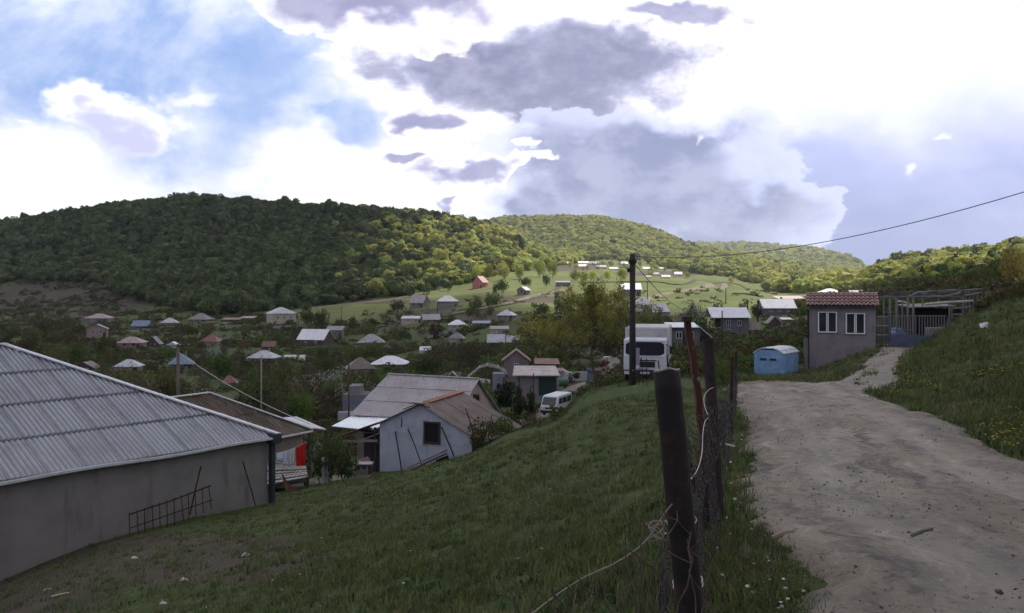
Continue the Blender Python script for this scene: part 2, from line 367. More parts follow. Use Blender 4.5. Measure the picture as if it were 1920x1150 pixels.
def gz(x, y): return float(ground(np.array([x]), np.array([y]))[0])
def at(px, d, dz=0.0):
    x = (px-CX)/F*d; return Vector((x, d, gz(x, d)+dz))
def pix(px, row, d): return Vector(((px-CX)/F*d, d, (HOR-row)/F*d))
_DS = np.exp(np.linspace(math.log(10), math.log(4000), 1400))
def hit(px, row, dmin=10.0, dmax=4000):
    """first depth past dmin where the ground in column px rises to the given row"""
    r = HOR-F*ground((px-CX)/F*_DS, _DS)/_DS
    k = np.where((_DS >= dmin) & (r <= row) & (_DS <= dmax))[0]
    if len(k): return float(_DS[k[0]])
    k = np.where((_DS >= dmin) & (_DS <= dmax))[0]
    return float(_DS[k[np.argmin(np.abs(r[k]-row))]])

# ---------------------------------------------------------------- ground sheet
def ground_sheet():
    ys = np.concatenate([np.linspace(-40, -1, 24), np.arange(0, 14, .14), np.exp(np.linspace(math.log(14), math.log(5200), 430))])
    us = np.concatenate([np.linspace(-2.2, -.72, 30, endpoint=False), np.linspace(-.72, .72, 300), np.linspace(.74, 2.2, 30)])
    w = np.hypot(np.maximum(ys, 0), 6.0)
    X = us[None, :]*w[:, None]; Y = np.repeat(ys[:, None], len(us), 1)
    Z = ground(X.ravel(), Y.ravel()).reshape(X.shape)
    ny, nx = X.shape; idx = np.arange(ny*nx).reshape(ny, nx)
    Fq = np.stack([idx[:-1, :-1], idx[:-1, 1:], idx[1:, 1:], idx[1:, :-1]], -1).reshape(-1, 4)
    px = CX+F*X/np.maximum(Y, 1); row = HOR-F*Z/np.maximum(Y, 1)
    def el(a, b, ra, rb, d0, d1): return np.clip(1.6-1.6*np.hypot((px-a)/ra, (row-b)/rb), 0, 1)*((Y > d0) & (Y < d1))
    soil = np.zeros_like(X)
    for e in [(110,565,190,42,400,900),(850,588,160,9,250,520),(1000,562,150,7,250,520),(640,566,260,5,300,560),(930,600,130,7,200,520),(1370,660,120,25,45,260),(1480,645,90,40,50,260),
              (1600,700,130,50,26,60),(560,720,130,30,90,260),(680,720,60,40,80,260),(1060,700,120,30,80,200),(330,1050,330,60,8,32),(60,1110,200,60,8,30),(1040,500,120,10,700,1200),(1230,515,90,8,700,1200)]:
        soil = np.maximum(soil, el(*e))
    field = np.clip(np.minimum((Y-150)/80, 1), 0, 1)*np.clip((1.1-soil*1.5), 0, 1)*np.clip((px-430)/220, .12, 1)*np.clip((625-row-np.clip(px-560, 0, 500)*.0)/30+np.clip((px-1000)/200, 0, 1), .15, 1)
    me = np_mesh('hillside_ground', np.stack([X, Y, Z], -1).reshape(-1, 3), Fq, None, True, {'soil': soil.ravel(), 'field': field.ravel()})
    t = NT('meadow_ground')
    n1 = t.noise(.45, 8, .62, 'World'); n2 = t.noise(3.1, 8, .7, 'World'); n3 = t.noise(19, 6, .7, 'World'); nf = t.noise(.02, 6, .6, 'World')
    g = t.ramp(n2, [(.3, (.026, .032, .015)), (.46, (.048, .068, .023)), (.58, (.075, .098, .034)), (.75, (.13, .145, .065))])
    s_ = t.ramp(n3, [(.3, (.03, .024, .018)), (.5, (.075, .06, .045)), (.72, (.17, .145, .11))])
    s_ = t.mix(t.sm(t.noise(.09, 7, .7, 'World'), .38, .62), s_, (.055, .043, .034)); s_ = t.mix(t.math('MULTIPLY', t.sm(t.noise(.35, 6, .7, 'World'), .5, .62), .7), s_, (.04, .048, .022))
    f_ = t.ramp(nf, [(.3, (.052, .074, .022)), (.5, (.088, .112, .032)), (.7, (.135, .145, .052))])
    f_ = t.mix(t.sm(t.noise(.11, 6, .7, 'World', stretch=(1, 2.5, 1)), .45, .75), f_, (.10, .088, .05))
    g = t.mix(t.attr('field'), g, f_)
    fine = t.math('ADD', t.math('MULTIPLY', n1, .7), t.math('MULTIPLY', n2, .5))
    k = t.sm(t.math('ADD', fine, t.math('MULTIPLY', t.attr('soil'), .6)), .63, .88)
    t.col(t.mix(k, g, s_)).set(.95, 0, .1); t.bump(t.math('ADD', n3, n2), .9, .06)
    me.materials.append(t.m)
    o = bpy.data.objects.new('hillside_ground', me); COL.objects.link(o); return tag(o, kind='structure')
ground_sheet()

# ---------------------------------------------------------------- dirt roads, draped
def dirt_mat():
    t = NT('pale_dirt'); n1 = t.noise(.55, 8, .65, 'World', stretch=(1, .45, 1)); n2 = t.noise(3.2, 9, .72, 'World', stretch=(1, .6, 1)); tcs = t.n('ShaderNodeCombineXYZ'); t.L.new(t.math('MULTIPLY', t.attr('across'), 7.0), tcs.inputs[0]); gp = t.n('ShaderNodeNewGeometry'); sg = t.n('ShaderNodeSeparateXYZ'); t.L.new(gp.outputs['Position'], sg.inputs[0]); t.L.new(t.math('MULTIPLY', sg.outputs[1], .35), tcs.inputs[1]); nst = t.n('ShaderNodeTexNoise'); t.L.new(tcs.outputs[0], nst.inputs['Vector']); nst.inputs['Scale'].default_value = 1.6; nst.inputs['Detail'].default_value = 8; nst.inputs['Roughness'].default_value = .66; nst = nst.outputs['Fac']; n3 = t.noise(22, 8, .8, 'World'); n4 = t.noise(9, 7, .8, 'World')
    c = t.ramp(n1, [(.3, (.18, .15, .118)), (.5, (.255, .222, .178)), (.7, (.335, .30, .245))])
    c = t.mix(t.sm(nst, .46, .66), c, (.135, .12, .112)); c = t.mix(t.math('MULTIPLY', t.sm(nst, .44, .30), .7), c, (.42, .39, .33)); c = t.mix(t.math('MULTIPLY', t.sm(n2, .5, .66), .7), c, (.13, .115, .105)); c = t.mix(t.math('MULTIPLY', t.sm(t.math('ADD', n4, t.math('MULTIPLY', nst, .35)), .70, .84), .85), c, (.08, .07, .066))
    c = t.mix(t.math('MULTIPLY', t.sm(n3, .54, .66), .6), c, (.085, .075, .07)); c = t.mix(t.math('MULTIPLY', t.sm(n3, .44, .34), .5), c, (.44, .41, .36)); c = t.mix(t.math('MULTIPLY', t.attr('wheel'), .3), c, (.40, .37, .32))
    t.col(c).set(.95, 0, .15); t.bump(t.math('ADD', t.math('MULTIPLY', n2, 2.2), t.math('ADD', n3, n4)), .8, .035); return t.m
DIRT = dirt_mat()
t_ = NT('brown_track'); c_ = t_.ramp(t_.noise(.5, 7, .7, 'World'), [(.3, (.075, .06, .045)), (.6, (.15, .125, .095)), (.8, (.2, .175, .14))]); t_.col(c_).set(.95)
TRACK = t_.m
def smooth_path(pts, step):
    P = [Vector(p) for p in pts]; out = []
    for i in range(len(P)-1):
        a, b, c, d = P[max(i-1, 0)], P[i], P[i+1], P[min(i+2, len(P)-1)]
        k = max(2, int((c-b).length/step))
        for j in range(k):
            t = j/k; out.append(.5*((2*b)+(c-a)*t+(2*a-5*b+4*c-d)*t*t+(3*b-a-3*c+d)*t**3))
    out.append(P[-1]); return out
def ribbon(name, left, right, step, nc, mat, lift, rag=.25, seed=0):
    """road between a left and a right edge line given in plan"""
    L_ = smooth_path([Vector((a, b, 0)) for a, b in left], step); n = len(L_)
    Rr = smooth_path([Vector((a, b, 0)) for a, b in right], step)
    Rr = [Rr[min(int(i*(len(Rr)-1)/(n-1)+.5), len(Rr)-1)] for i in range(n)]
    L_ = np.array([(p.x, p.y) for p in L_]); Rr = np.array([(p.x, p.y) for p in Rr]); s = np.linspace(0, 1, nc)
    w = np.linalg.norm(Rr-L_, axis=1)
    s_ar = np.repeat(s[None], n, 0)
    q_ = np.arange(n)*step
    ja = (.7*vnoise(q_, 0*w, 2.3*max(1, rag), seed)+.45*vnoise(q_, 0*w, .55, seed+1)+.4*nrng.uniform(-1, 1, n))*rag/w; jb = (.7*vnoise(q_, 5+0*w, 2.1*max(1, rag), seed+2)+.45*vnoise(q_, 7+0*w, .5, seed+3)+.4*nrng.uniform(-1, 1, n))*rag/w
    s_ar = ja[:, None]*(1-s_ar)+s_ar*(1+jb[:, None])
    P = L_[:, None]*(1-s_ar[..., None])+Rr[:, None]*s_ar[..., None]
    X, Y = P[..., 0].ravel(), P[..., 1].ravel(); ss = np.repeat(s[None], n, 0).ravel()
    prof = (vnoise(X, Y, .45, 77)*.014+vnoise(X, Y, .19, 78)*.008)*(lift < .1)-.045*(np.exp(-((ss-.27)/.07)**2)+np.exp(-((ss-.73)/.07)**2))*(lift < .1)
    Z = ground(X, Y)+lift*np.clip(np.minimum(ss, 1-ss)*14, 0, 1)+np.maximum(prof, -lift*.6)-.03*(np.minimum(ss, 1-ss) < .01)
    idx = np.arange(n*nc).reshape(n, nc); Fq = np.stack([idx[:-1, :-1], idx[:-1, 1:], idx[1:, 1:], idx[1:, :-1]], -1).reshape(-1, 4)
    wh = np.exp(-((ss-.27)/.09)**2)+np.exp(-((ss-.73)/.09)**2)
    o = bpy.data.objects.new(name, np_mesh(name, np.stack([X, Y, Z], -1), Fq, mat, True, {'wheel': wh, 'across': ss})); COL.objects.link(o)
    return tag(o, kind='structure')
def edge(l): return [((p-CX)/F*d, d) for p, d in l]
ROAD_L = [(-.1, -30), (.9, -6), (1.0, 0), (1.15, 2), (1.5, 4.6), (1.95, 6.6), (2.5, 9.2), (3.6, 13.5), (5.0, 20), (6.0, 24.5), (6.6, 28.2)]
ROAD_R = [(4.6, -30), (5.4, -6), (5.6, 0), (5.7, 2), (5.8, 4.6), (5.9, 6.6), (6.0, 9.8), (7.1, 14.5), (8.7, 21), (9.9, 25), (10.9, 28.6)]
ribbon('dirt_road', ROAD_L, ROAD_R, .12, 40, DIRT, .075, .28, 5)
RIB_GATE = lambda: ribbon('gate_track', edge([(1525, 26), (1572, 31), (1622, 40), (1655, 53.5)]), edge([(1690, 23.5), (1692, 32), (1710, 42), (1716, 54)]), .3, 12, PTRACK, .04, .3, 9)
def track(name, pts, wd, lift, mat=TRACK, seed=1, step=None):
    """pts: (column, row or None, depth)"""
    P = [Vector(((p-CX)/F*d, d, 0)) for p, d in pts]; le = []; ri = []
    for i, p in enumerate(P):
        t = (P[min(i+1, len(P)-1)]-P[max(i-1, 0)]).normalized(); q = Vector((-t.y, t.x, 0))*wd/2
        le.append((p.x+q.x, p.y+q.y)); ri.append((p.x-q.x, p.y-q.y))
    return ribbon(name, le, ri, step or wd*.5, 7, mat, lift, wd*.12, seed)
def trk(name, pr, wd, lift, dmin, mat=TRACK, seed=1):
    return track(name, [(p, hit(p, r, dmin)) for p, r in pr], wd, lift, mat, seed)
t_ = NT('pale_track'); t_.col(t_.ramp(t_.noise(.7, 7, .7, 'World'), [(.3, (.12, .10, .085)), (.6, (.21, .185, .155)), (.8, (.27, .24, .2))])).set(.95)
PTRACK = t_.m
RIB_GATE()
trk('village_track', [(395, 612), (470, 598), (540, 588), (620, 575), (700, 567), (780, 555), (860, 548), (925, 541)], 4.5, .45, 230, TRACK, 3)
trk('village_track', [(220, 626), (270, 619), (340, 611), (400, 604)], 3, .35, 230, TRACK, 4)
trk('village_track', [(770, 606), (850, 590), (930, 574), (1000, 556), (1070, 543)], 4, .45, 200, TRACK, 6)
trk('field_track', [(1200, 565), (1250, 551), (1300, 543), (1360, 533)], 5, .45, 200, TRACK, 7)
track('valley_road', [(935, 84), (985, 86), (1030, 94), (1075, 103), (1120, 108), (1150, 115), (1165, 130), (1150, 150)], 4.0, .12, PTRACK, 8, .8)
track('house_road', [(1310, 112), (1345, 135), (1390, 150), (1440, 160), (1500, 150)], 4.0, .15, TRACK, 12, .8)
track('yard_path', [(500, 44), (560, 47), (640, 49), (700, 49)], 3.0, .06, PTRACK, 13, .5)

bk = NT('dark_bank'); bk.col(bk.ramp(bk.noise(.35, 6, .7, 'World'), [(.35, (.018, .022, .014)), (.6, (.045, .042, .028))])).set(.95)
for pr, wd in (([(1088, 531), (1150, 530), (1230, 530), (1290, 533), (1340, 533), (1400, 543), (1452, 552)], 3.2), ([(745, 608), (800, 600), (870, 588), (950, 573), (1000, 562), (1040, 545), (1062, 535)], 1.6),
               ([(860, 583), (900, 577), (940, 570), (985, 565)], 1.4), ([(600, 632), (660, 622), (730, 612), (770, 604)], 1.6), ([(1375, 552), (1400, 552), (1420, 556)], 1.8), ([(1040, 590), (1100, 580), (1180, 571)], 1.5)):
    trk('field_bank', pr, wd, .5, 180, bk.m, 15)
ribbon('cabin_yard', [(6.9, 28.0), (7.6, 32), (10.5, 38), (12.2, 50)], [(10.9, 28.3), (12.2, 33), (14.2, 42), (16.9, 52)], .3, 14, TRACK, .035, .5, 31)
# ---------------------------------------------------------------- added cloud, unseen overhead, outlined to shade the foreground
def shade_cloud():
    H = 860.0; off = SUND*(H/SUND.z)
    poly = [(-1500,-900),(900,-900),(700,60),(330,240),(120,290),(35,320),(0,400),(-45,520),(-95,720),(-190,1150),(-330,1600),(-1500,1700)]
    P = np.array(poly, float)
    gx = np.arange(-1560, 960, 30.0); gy = np.arange(-960, 1760, 30.0); X, Y = np.meshgrid(gx, gy)
    inside = np.zeros(X.shape, bool); dist = np.full(X.shape, 1e9)
    for i in range(len(P)):
        a, b = P[i], P[(i+1) % len(P)]
        c = ((a[1] > Y) != (b[1] > Y)) & (X < (b[0]-a[0])*(Y-a[1])/(b[1]-a[1]+1e-9)+a[0]); inside ^= c
        ab = b-a; t = np.clip(((X-a[0])*ab[0]+(Y-a[1])*ab[1])/(ab@ab), 0, 1); dist = np.minimum(dist, np.hypot(X-a[0]-t*ab[0], Y-a[1]-t*ab[1]))
    sd = np.where(inside, dist, -dist)+vnoise(X, Y, 90, 5)*30+vnoise(X, Y, 38, 6)*14
    den = np.clip((sd+10)/110, 0, 1); keep = sd > -25
    th = np.sqrt(np.clip(den, 0, 1))*90+4
    zt = H+th*(1+.4*vnoise(X, Y, 70, 7)); zb = H-th*.35*(1+.5*vnoise(X, Y, 55, 8))
    n = X.size; V = np.concatenate([np.stack([X+off.x, Y+off.y, zt], -1).reshape(-1, 3), np.stack([X+off.x, Y+off.y, zb], -1).reshape(-1, 3)])
    ny, nx = X.shape; idx = np.arange(n).reshape(ny, nx); kc = keep[:-1, :-1] & keep[1:, :-1] & keep[:-1, 1:] & keep[1:, 1:]
    q = np.stack([idx[:-1, :-1], idx[:-1, 1:], idx[1:, 1:], idx[1:, :-1]], -1)[kc]
    me = np_mesh('cloud', V, np.concatenate([q, q[:, ::-1]+n]), None, True, {'vapour': np.concatenate([den.ravel(), den.ravel()])})
    t = NT('shade_cloud_vapour'); df = t.n('ShaderNodeBsdfDiffuse'); df.inputs[0].default_value = (.9, .9, .92, 1)
    tr = t.n('ShaderNodeBsdfTranslucent'); tr.inputs[0].default_value = (.84, .86, .93, 1); tp = t.n('ShaderNodeBsdfTransparent')
    m1 = t.n('ShaderNodeMixShader'); m1.inputs[0].default_value = .66; t.L.new(df.outputs[0], m1.inputs[1]); t.L.new(tr.outputs[0], m1.inputs[2])  # strong translucency also lifts the ambient light below
    m2 = t.n('ShaderNodeMixShader'); t.L.new(t.math('POWER', t.attr('vapour'), .7), m2.inputs[0]); t.L.new(tp.outputs[0], m2.inputs[1]); t.L.new(m1.outputs[0], m2.inputs[2])
    t.L.new(m2.outputs[0], t.out.inputs[0]); me.materials.append(t.m)
    o = bpy.data.objects.new('cloud', me); COL.objects.link(o); tag(o, 'broad unseen cloud added overhead to shade the foreground', kind='structure')
shade_cloud()

# ---------------------------------------------------------------- foliage prototypes
def leaf_quads(C, size, rng, flat=.35):
    """leaf-sized quads around the centres C, randomly turned"""
    n = len(C); a = rng.normal(size=(n, 3)); a[:, 2] = a[:, 2]*(1-flat)
    a /= np.linalg.norm(a, axis=1)[:, None]+1e-9; b = rng.normal(size=(n, 3)); b -= (a*b).sum(1)[:, None]*a; b /= np.linalg.norm(b, axis=1)[:, None]+1e-9
    s = (np.ones(n)*size if np.isscalar(size) else size)*rng.uniform(.6, 1.4, n); a = a*s[:, None]; b = b*(s*.62)[:, None]
    V = np.stack([C-a*.5-b*.2, C+b*.5-a*.1, C+a*.5+b*.1, C-b*.5+a*.1], 1).reshape(-1, 3)
    return V, np.arange(4*n).reshape(n, 4)
def crown_mesh(name, mat, n=1600, r=1.0, h=1.0, clumps=26, leaf=.13, seed=0, shape='round', open_=.0):
    """unit crown: base of the crown at z=0.. top at z=h, clumps of leaves through the volume"""
    rng = np.random.default_rng(seed); cs = []; rad = []
    while len(cs) < clumps:
        p = rng.uniform(-1, 1, 3)
        if shape == 'round' and (np.hypot(p[0], p[1])**2+p[2]**2 > .80 or np.linalg.norm(p) < .25): continue
        if shape == 'cone':
            t = (p[2]+1)/2
            if np.hypot(p[0], p[1]) > (1-t)*.85+.08: continue
        if shape == 'wide' and (np.hypot(p[0], p[1])**2+p[2]**2 > .85 or (np.hypot(p[0], p[1]) < .35 and p[2] < 0)): continue
        cs.append((p[0]*r, p[1]*r, (p[2]+1)/2*h)); rad.append(rng.uniform(.22, .40)*(r if shape != 'cone' else r*.7))
    cs = np.array(cs); rad = np.array(rad); k = rng.choice(clumps, n, p=rad**2/np.sum(rad**2))
    dv = rng.normal(size=(n, 3)); dv /= np.linalg.norm(dv, axis=1)[:, None]; rr = rng.uniform(.25 if open_ == 0 else .1, 1, n)**.45
    C = cs[k]+dv*(rad[k]*rr)[:, None]*np.array([1, 1, .8])
    V, Fq = leaf_quads(C, leaf*r, rng)
    sh = np.repeat(rng.uniform(0, 1, clumps)[k]*.7+rng.uniform(0, .3, n), 4)
    return np_mesh(name, V, Fq, mat, False, {'shade': sh}), cs
def trunk_mb(cs, h0, r0, top, lean=0.0, n=7, limbs=9, seed=0):
    g = random.Random(seed); mb = MB(); P = [(0, 0, -.5)]
    for i in range(1, 6): P.append((lean*i/5+g.uniform(-.02, .02)*top, g.uniform(-.02, .02)*top, top*i/5))
    mb.tube(P, [r0*1.25]+[r0*(1-.17*i) for i in range(1, 6)], n)
    for c in list(cs)[:limbs]:
        t = g.uniform(.35, .85)*h0/top if top else .5; t = min(max(t, .2), .9); k = t*5; i = int(k); a = Vector(P[i]).lerp(Vector(P[i+1]), k-i); b = Vector(c)
        m = a.lerp(b, .5)+Vector((0, 0, -.06*(b-a).length)); mb.tube([a, m, b], [r0*.45, r0*.28, r0*.08], 5)
    return mb
LEAF = {
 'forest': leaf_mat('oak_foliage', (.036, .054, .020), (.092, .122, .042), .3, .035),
 'young': leaf_mat('sun_tinted_oak_foliage', (.15, .175, .04), (.36, .385, .10), .45, .03),  # sunlight painted into the leaf colour: paler and yellower than the forest leaves
 'olive': leaf_mat('olive_foliage', (.05, .056, .018), (.10, .098, .034), .35, .03),
 'brown': leaf_mat('budding_twigs', (.052, .040, .028), (.095, .075, .042), .25, .02),
 'green': leaf_mat('fresh_foliage', (.035, .062, .014), (.085, .13, .028), .38, .02),
 'dark': leaf_mat('dark_needles', (.012, .020, .010), (.028, .040, .018), .12, .01),
 'white': leaf_mat('blossom', (.10, .12, .08), (.32, .33, .30), .3, .01),
 'yellow': leaf_mat('yellow_foliage', (.16, .14, .035), (.30, .25, .07), .45, .02),
 'red': leaf_mat('dark_red_foliage', (.045, .018, .014), (.085, .035, .025), .25, .01)}

# ---------------------------------------------------------------- far woods (one mass), instanced through geometry nodes
def instancer(name, P, scale, rot, kids, kind_label, idx=None):
    col = bpy.data.collections.new(name+'_sources')
    for k in kids: col.objects.link(k)
    me = bpy.data.meshes.new(name); me.vertices.add(len(P)); me.vertices.foreach_set('co', np.asarray(P, np.float32).ravel())
    at_ = me.attributes.new('sc', 'FLOAT_VECTOR', 'POINT'); at_.data.foreach_set('vector', np.asarray(scale, np.float32).ravel())
    at_ = me.attributes.new('rt', 'FLOAT_VECTOR', 'POINT'); at_.data.foreach_set('vector', np.asarray(rot, np.float32).ravel())
    at_ = me.attributes.new('ix', 'INT', 'POINT'); at_.data.foreach_set('value', np.asarray(idx if idx is not None else nrng.integers(0, len(kids), len(P)), np.int32))
    o = bpy.data.objects.new(name, me); COL.objects.link(o)
    g = bpy.data.node_groups.new(name, 'GeometryNodeTree'); g.interface.new_socket('Geometry', in_out='INPUT', socket_type='NodeSocketGeometry'); g.interface.new_socket('Geometry', in_out='OUTPUT', socket_type='NodeSocketGeometry')
    gi = g.nodes.new('NodeGroupInput'); go = g.nodes.new('NodeGroupOutput'); ip = g.nodes.new('GeometryNodeInstanceOnPoints'); ci = g.nodes.new('GeometryNodeCollectionInfo')
    ci.inputs['Collection'].default_value = col; ci.inputs['Separate Children'].default_value = True; ci.inputs['Reset Children'].default_value = True
    def na(nm, dt):
        a = g.nodes.new('GeometryNodeInputNamedAttribute'); a.data_type = dt; a.inputs[0].default_value = nm; return a.outputs['Attribute']
    ip.inputs['Pick Instance'].default_value = True
    g.links.new(gi.outputs[0], ip.inputs['Points']); g.links.new(ci.outputs[0], ip.inputs['Instance'])
    g.links.new(na('ix', 'INT'), ip.inputs['Instance Index']); g.links.new(na('sc', 'FLOAT_VECTOR'), ip.inputs['Scale'])
    g.links.new(na('rt', 'FLOAT_VECTOR'), ip.inputs['Rotation']); g.links.new(ip.outputs[0], go.inputs[0])
    m_ = o.modifiers.new('scatter', 'NODES'); m_.node_group = g
    return tag(o, kind_label, kind='stuff')
def loose(me, name): return bpy.data.objects.new(name, me)
BASE = [(-400, 560), (0, 532), (60, 528), (130, 530), (190, 533), (215, 556), (300, 574), (400, 592), (500, 584), (600, 572), (700, 562), (800, 548), (850, 540), (885, 528), (960, 512), (1045, 500), (1110, 489), (1200, 491), (1290, 512), (1380, 522), (1430, 546), (1500, 552), (1560, 545), (1620, 545), (1700, 532), (1800, 518), (1920, 500), (2300, 480)]
_bp = np.array([b[0] for b in BASE], float); _br = np.array([b[1] for b in BASE], float)
_bc = np.arange(-400, 2301, 10); _bd = np.array([hit(p, np.interp(p, _bp, _br), (300 if p < 900 else 420 if p < 1060 else 700 if p < 1330 else 450 if p < 1440 else 250 if p < 1620 else 235)) for p in _bc])
_UPX = np.arange(-200, 2121, 20); _UR = HOR-F*ground(((_UPX-CX)/F)[:, None]*_DS[None], np.repeat(_DS[None], len(_UPX), 0))/_DS[None]
_UM = np.minimum.accumulate(np.where(_DS[None] > 60, _UR, 9e3), 1)
def sky_row(px, y):
    """highest row reached by the ground in front of depth y: trees well below it stand in a fold nobody sees"""
    return _UM[np.clip(((px+200)/20).astype(int), 0, len(_UPX)-1), np.clip(np.searchsorted(_DS, y), 0, len(_DS)-1)]
def wood():
    kids = []
    for s in range(8):
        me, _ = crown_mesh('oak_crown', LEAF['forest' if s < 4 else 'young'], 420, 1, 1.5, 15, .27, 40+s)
        V2 = []; bm = bmesh.new(); bm.from_mesh(me)
        sh = bm.verts.layers.float['shade']
        r = bmesh.ops.create_icosphere(bm, subdivisions=2, radius=.74, matrix=Matrix.Translation((0, 0, .66)))
        for v in r['verts']: v.co += v.co.normalized()*mnoise.noise(v.co*2.3+Vector((s*5, 0, 0)))*.28; v[sh] = .35
        bm.to_mesh(me); bm.free(); kids.append(loose(me, 'oak_crown'))
    pts = []; sc = []
    for d0, d1, sp, rad in ((200, 620, 4.2, 2.6), (90, 700, 7.0, 4.6), (700, 1250, 7.2, 4.7), (1250, 2500, 7.6, 4.5), (2500, 4400, 16, 9)):
        w = d1*1.55; nx = int(w/sp); ny = int((d1-d0)/sp)
        gx, gy = np.meshgrid(np.arange(nx)*sp-w/2, d0+np.arange(ny)*sp); gx = gx+(np.arange(ny) % 2)[:, None]*sp/2
        x = (gx+nrng.uniform(-.42, .42, gx.shape)*sp).ravel(); y = (gy+nrng.uniform(-.42, .42, gx.shape)*sp).ravel()
        px = CX+F*x/y; d = np.interp(px, _bc, _bd)*(1+.02*vnoise(x, y, 25, 3))
        z = ground(x, y); row = HOR-F*z/y
        ok = (y > d) & (px > -160) & (px < 2080)
        ok &= (px > 1590) if sp == 4.2 else ~((px > 1590) & (y < 620))
        ok &= (row < sky_row(px, y)+30)
        clear = (np.hypot((px-1290)/160, (row-538)/18) < 1) & (y < 800); ok &= ~clear
        ok &= ~((px > 1500) & (px < 1680) & (y < 330)) & ~((px > 1680) & (px < 1900) & (y < 95))
        x, y, z = x[ok], y[ok], z[ok]; r = rad*nrng.uniform(.5, 1.35, len(x))*(1-.25*((y < 400)))
        pts.append(np.stack([x, y, z-.4], -1)); sc.append(np.stack([r, r, r*nrng.uniform(.8, 1.25, len(x))], -1))
    P = np.concatenate(pts); Sx = np.concatenate(sc); P[:, 2] += Sx[:, 2]*.15
    # keep only what faces the valley or stands on the crest
    print('WOOD', len(P))
    px = CX+F*P[:, 0]/P[:, 1]; yg = np.clip((px-620)/420, 0, 1)*(P[:, 1] < 1250)+1.0*(P[:, 1] >= 1250); yg = np.where(px > 1640, .8, yg); yg = np.clip(yg+vnoise(P[:, 0], P[:, 1], 60, 8)*.15*(yg > .05), 0, .95)  # share of sun-coloured crowns, rising towards the lit slopes
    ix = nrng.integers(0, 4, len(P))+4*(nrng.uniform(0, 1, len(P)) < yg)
    rot = np.stack([nrng.uniform(-.15, .15, len(P)), nrng.uniform(-.15, .15, len(P)), nrng.uniform(0, 6.28, len(P))], -1)
    Sx *= (1+.35*vnoise(P[:, 0], P[:, 1], 14, 12))[:, None]
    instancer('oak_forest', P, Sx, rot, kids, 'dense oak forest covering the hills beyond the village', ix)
    # undergrowth closes the gaps between the crowns
wood()

# ---------------------------------------------------------------- village houses
RECTS = []                                     # (x0, x1, top, base, depth) in photograph pixels, so that trees leave the houses in view
WFRAME = flat_mat((.55, .55, .55), .5, name='window_frame_paint'); DARKWOOD = flat_mat((.05, .04, .035), .8, name='dark_timber')
VOID = flat_mat((.012, .012, .014), .9, name='dark_opening')
def hip_roof(w, dp, z0, rise, oh, th=.12, ridge=None):
    mb = MB(); x, y = w/2+oh, dp/2+oh; rl = max(w-dp, 0)/2 if ridge is None else ridge; ry = 0
    if dp > w and ridge is None: rl = .02; ry = (dp-w)/2
    zt = z0+rise; dz = -oh*rise/(min(w, dp)/2)*.6
    vs = [(-x,-y,z0+dz),(x,-y,z0+dz),(x,y,z0+dz),(-x,y,z0+dz)]; vt = [(a, b, c+th) for a, b, c in vs]
    rr = [(-rl, -ry, zt+th), (rl, ry, zt+th)] if not ry else [(0, -ry, zt+th), (0, ry, zt+th)]
    if ry: fs = [(3,2,1,0),(4,5,8),(5,6,9,8),(6,7,9),(7,4,8,9)]
    else: fs = [(3,2,1,0),(4,5,9,8),(5,6,9),(6,7,8,9),(7,4,8)]
    mb.add(vs+vt+rr, fs+[(0,1,5,4),(1,2,6,5),(2,3,7,6),(3,0,4,7)]); return mb
def gable_roof(w, dp, z0, rise, oh, ax='x', th=.12):
    """ax is the direction of the ridge"""
    mb = MB()
    if ax == 'x':
        y = dp/2+oh; dz = -oh*rise/(dp/2); x = w/2+oh*.7
        mb.slab((-x, -y, z0+dz+th), (x, -y, z0+dz+th), (x, 0.0, z0+rise+th), (-x, 0.0, z0+rise+th), th)
        mb.slab((x, y, z0+dz+th), (-x, y, z0+dz+th), (-x, 0.004, z0+rise+th+.003), (x, .004, z0+rise+th+.003), th)
    else:
        x = w/2+oh; dz = -oh*rise/(w/2); y = dp/2+oh*.7
        mb.slab((-x, -y, z0+dz+th), (0, -y, z0+rise+th), (0, y, z0+rise+th), (-x, y, z0+dz+th), th)
        mb.slab((.004, -y, z0+rise+th+.003), (x, -y, z0+dz+th+.003), (x, y, z0+dz+th+.003), (.004, y, z0+rise+th+.003), th)
    return mb
def walls_mb(w, dp, h, rise=0, ax=None, down=1.5):
    mb = MB()
    if ax == 'y': mb.prism([(-w/2, -down), (w/2, -down), (w/2, h), (0, h+rise), (-w/2, h)], -dp/2, dp/2)
    elif ax == 'x':
        p = [(-dp/2, -down), (dp/2, -down), (dp/2, h), (0, h+rise), (-dp/2, h)]; n = 5
        vs = [(-w/2, a, b) for a, b in p]+[(w/2, a, b) for a, b in p]
        mb.add(vs, [(4,3,2,1,0),(5,6,7,8,9)]+[(i, (i+1) % n, (i+1) % n+n, i+n) for i in range(n)])
    else: mb.box(-w/2, w/2, -dp/2, dp/2, -down, h)
    return mb
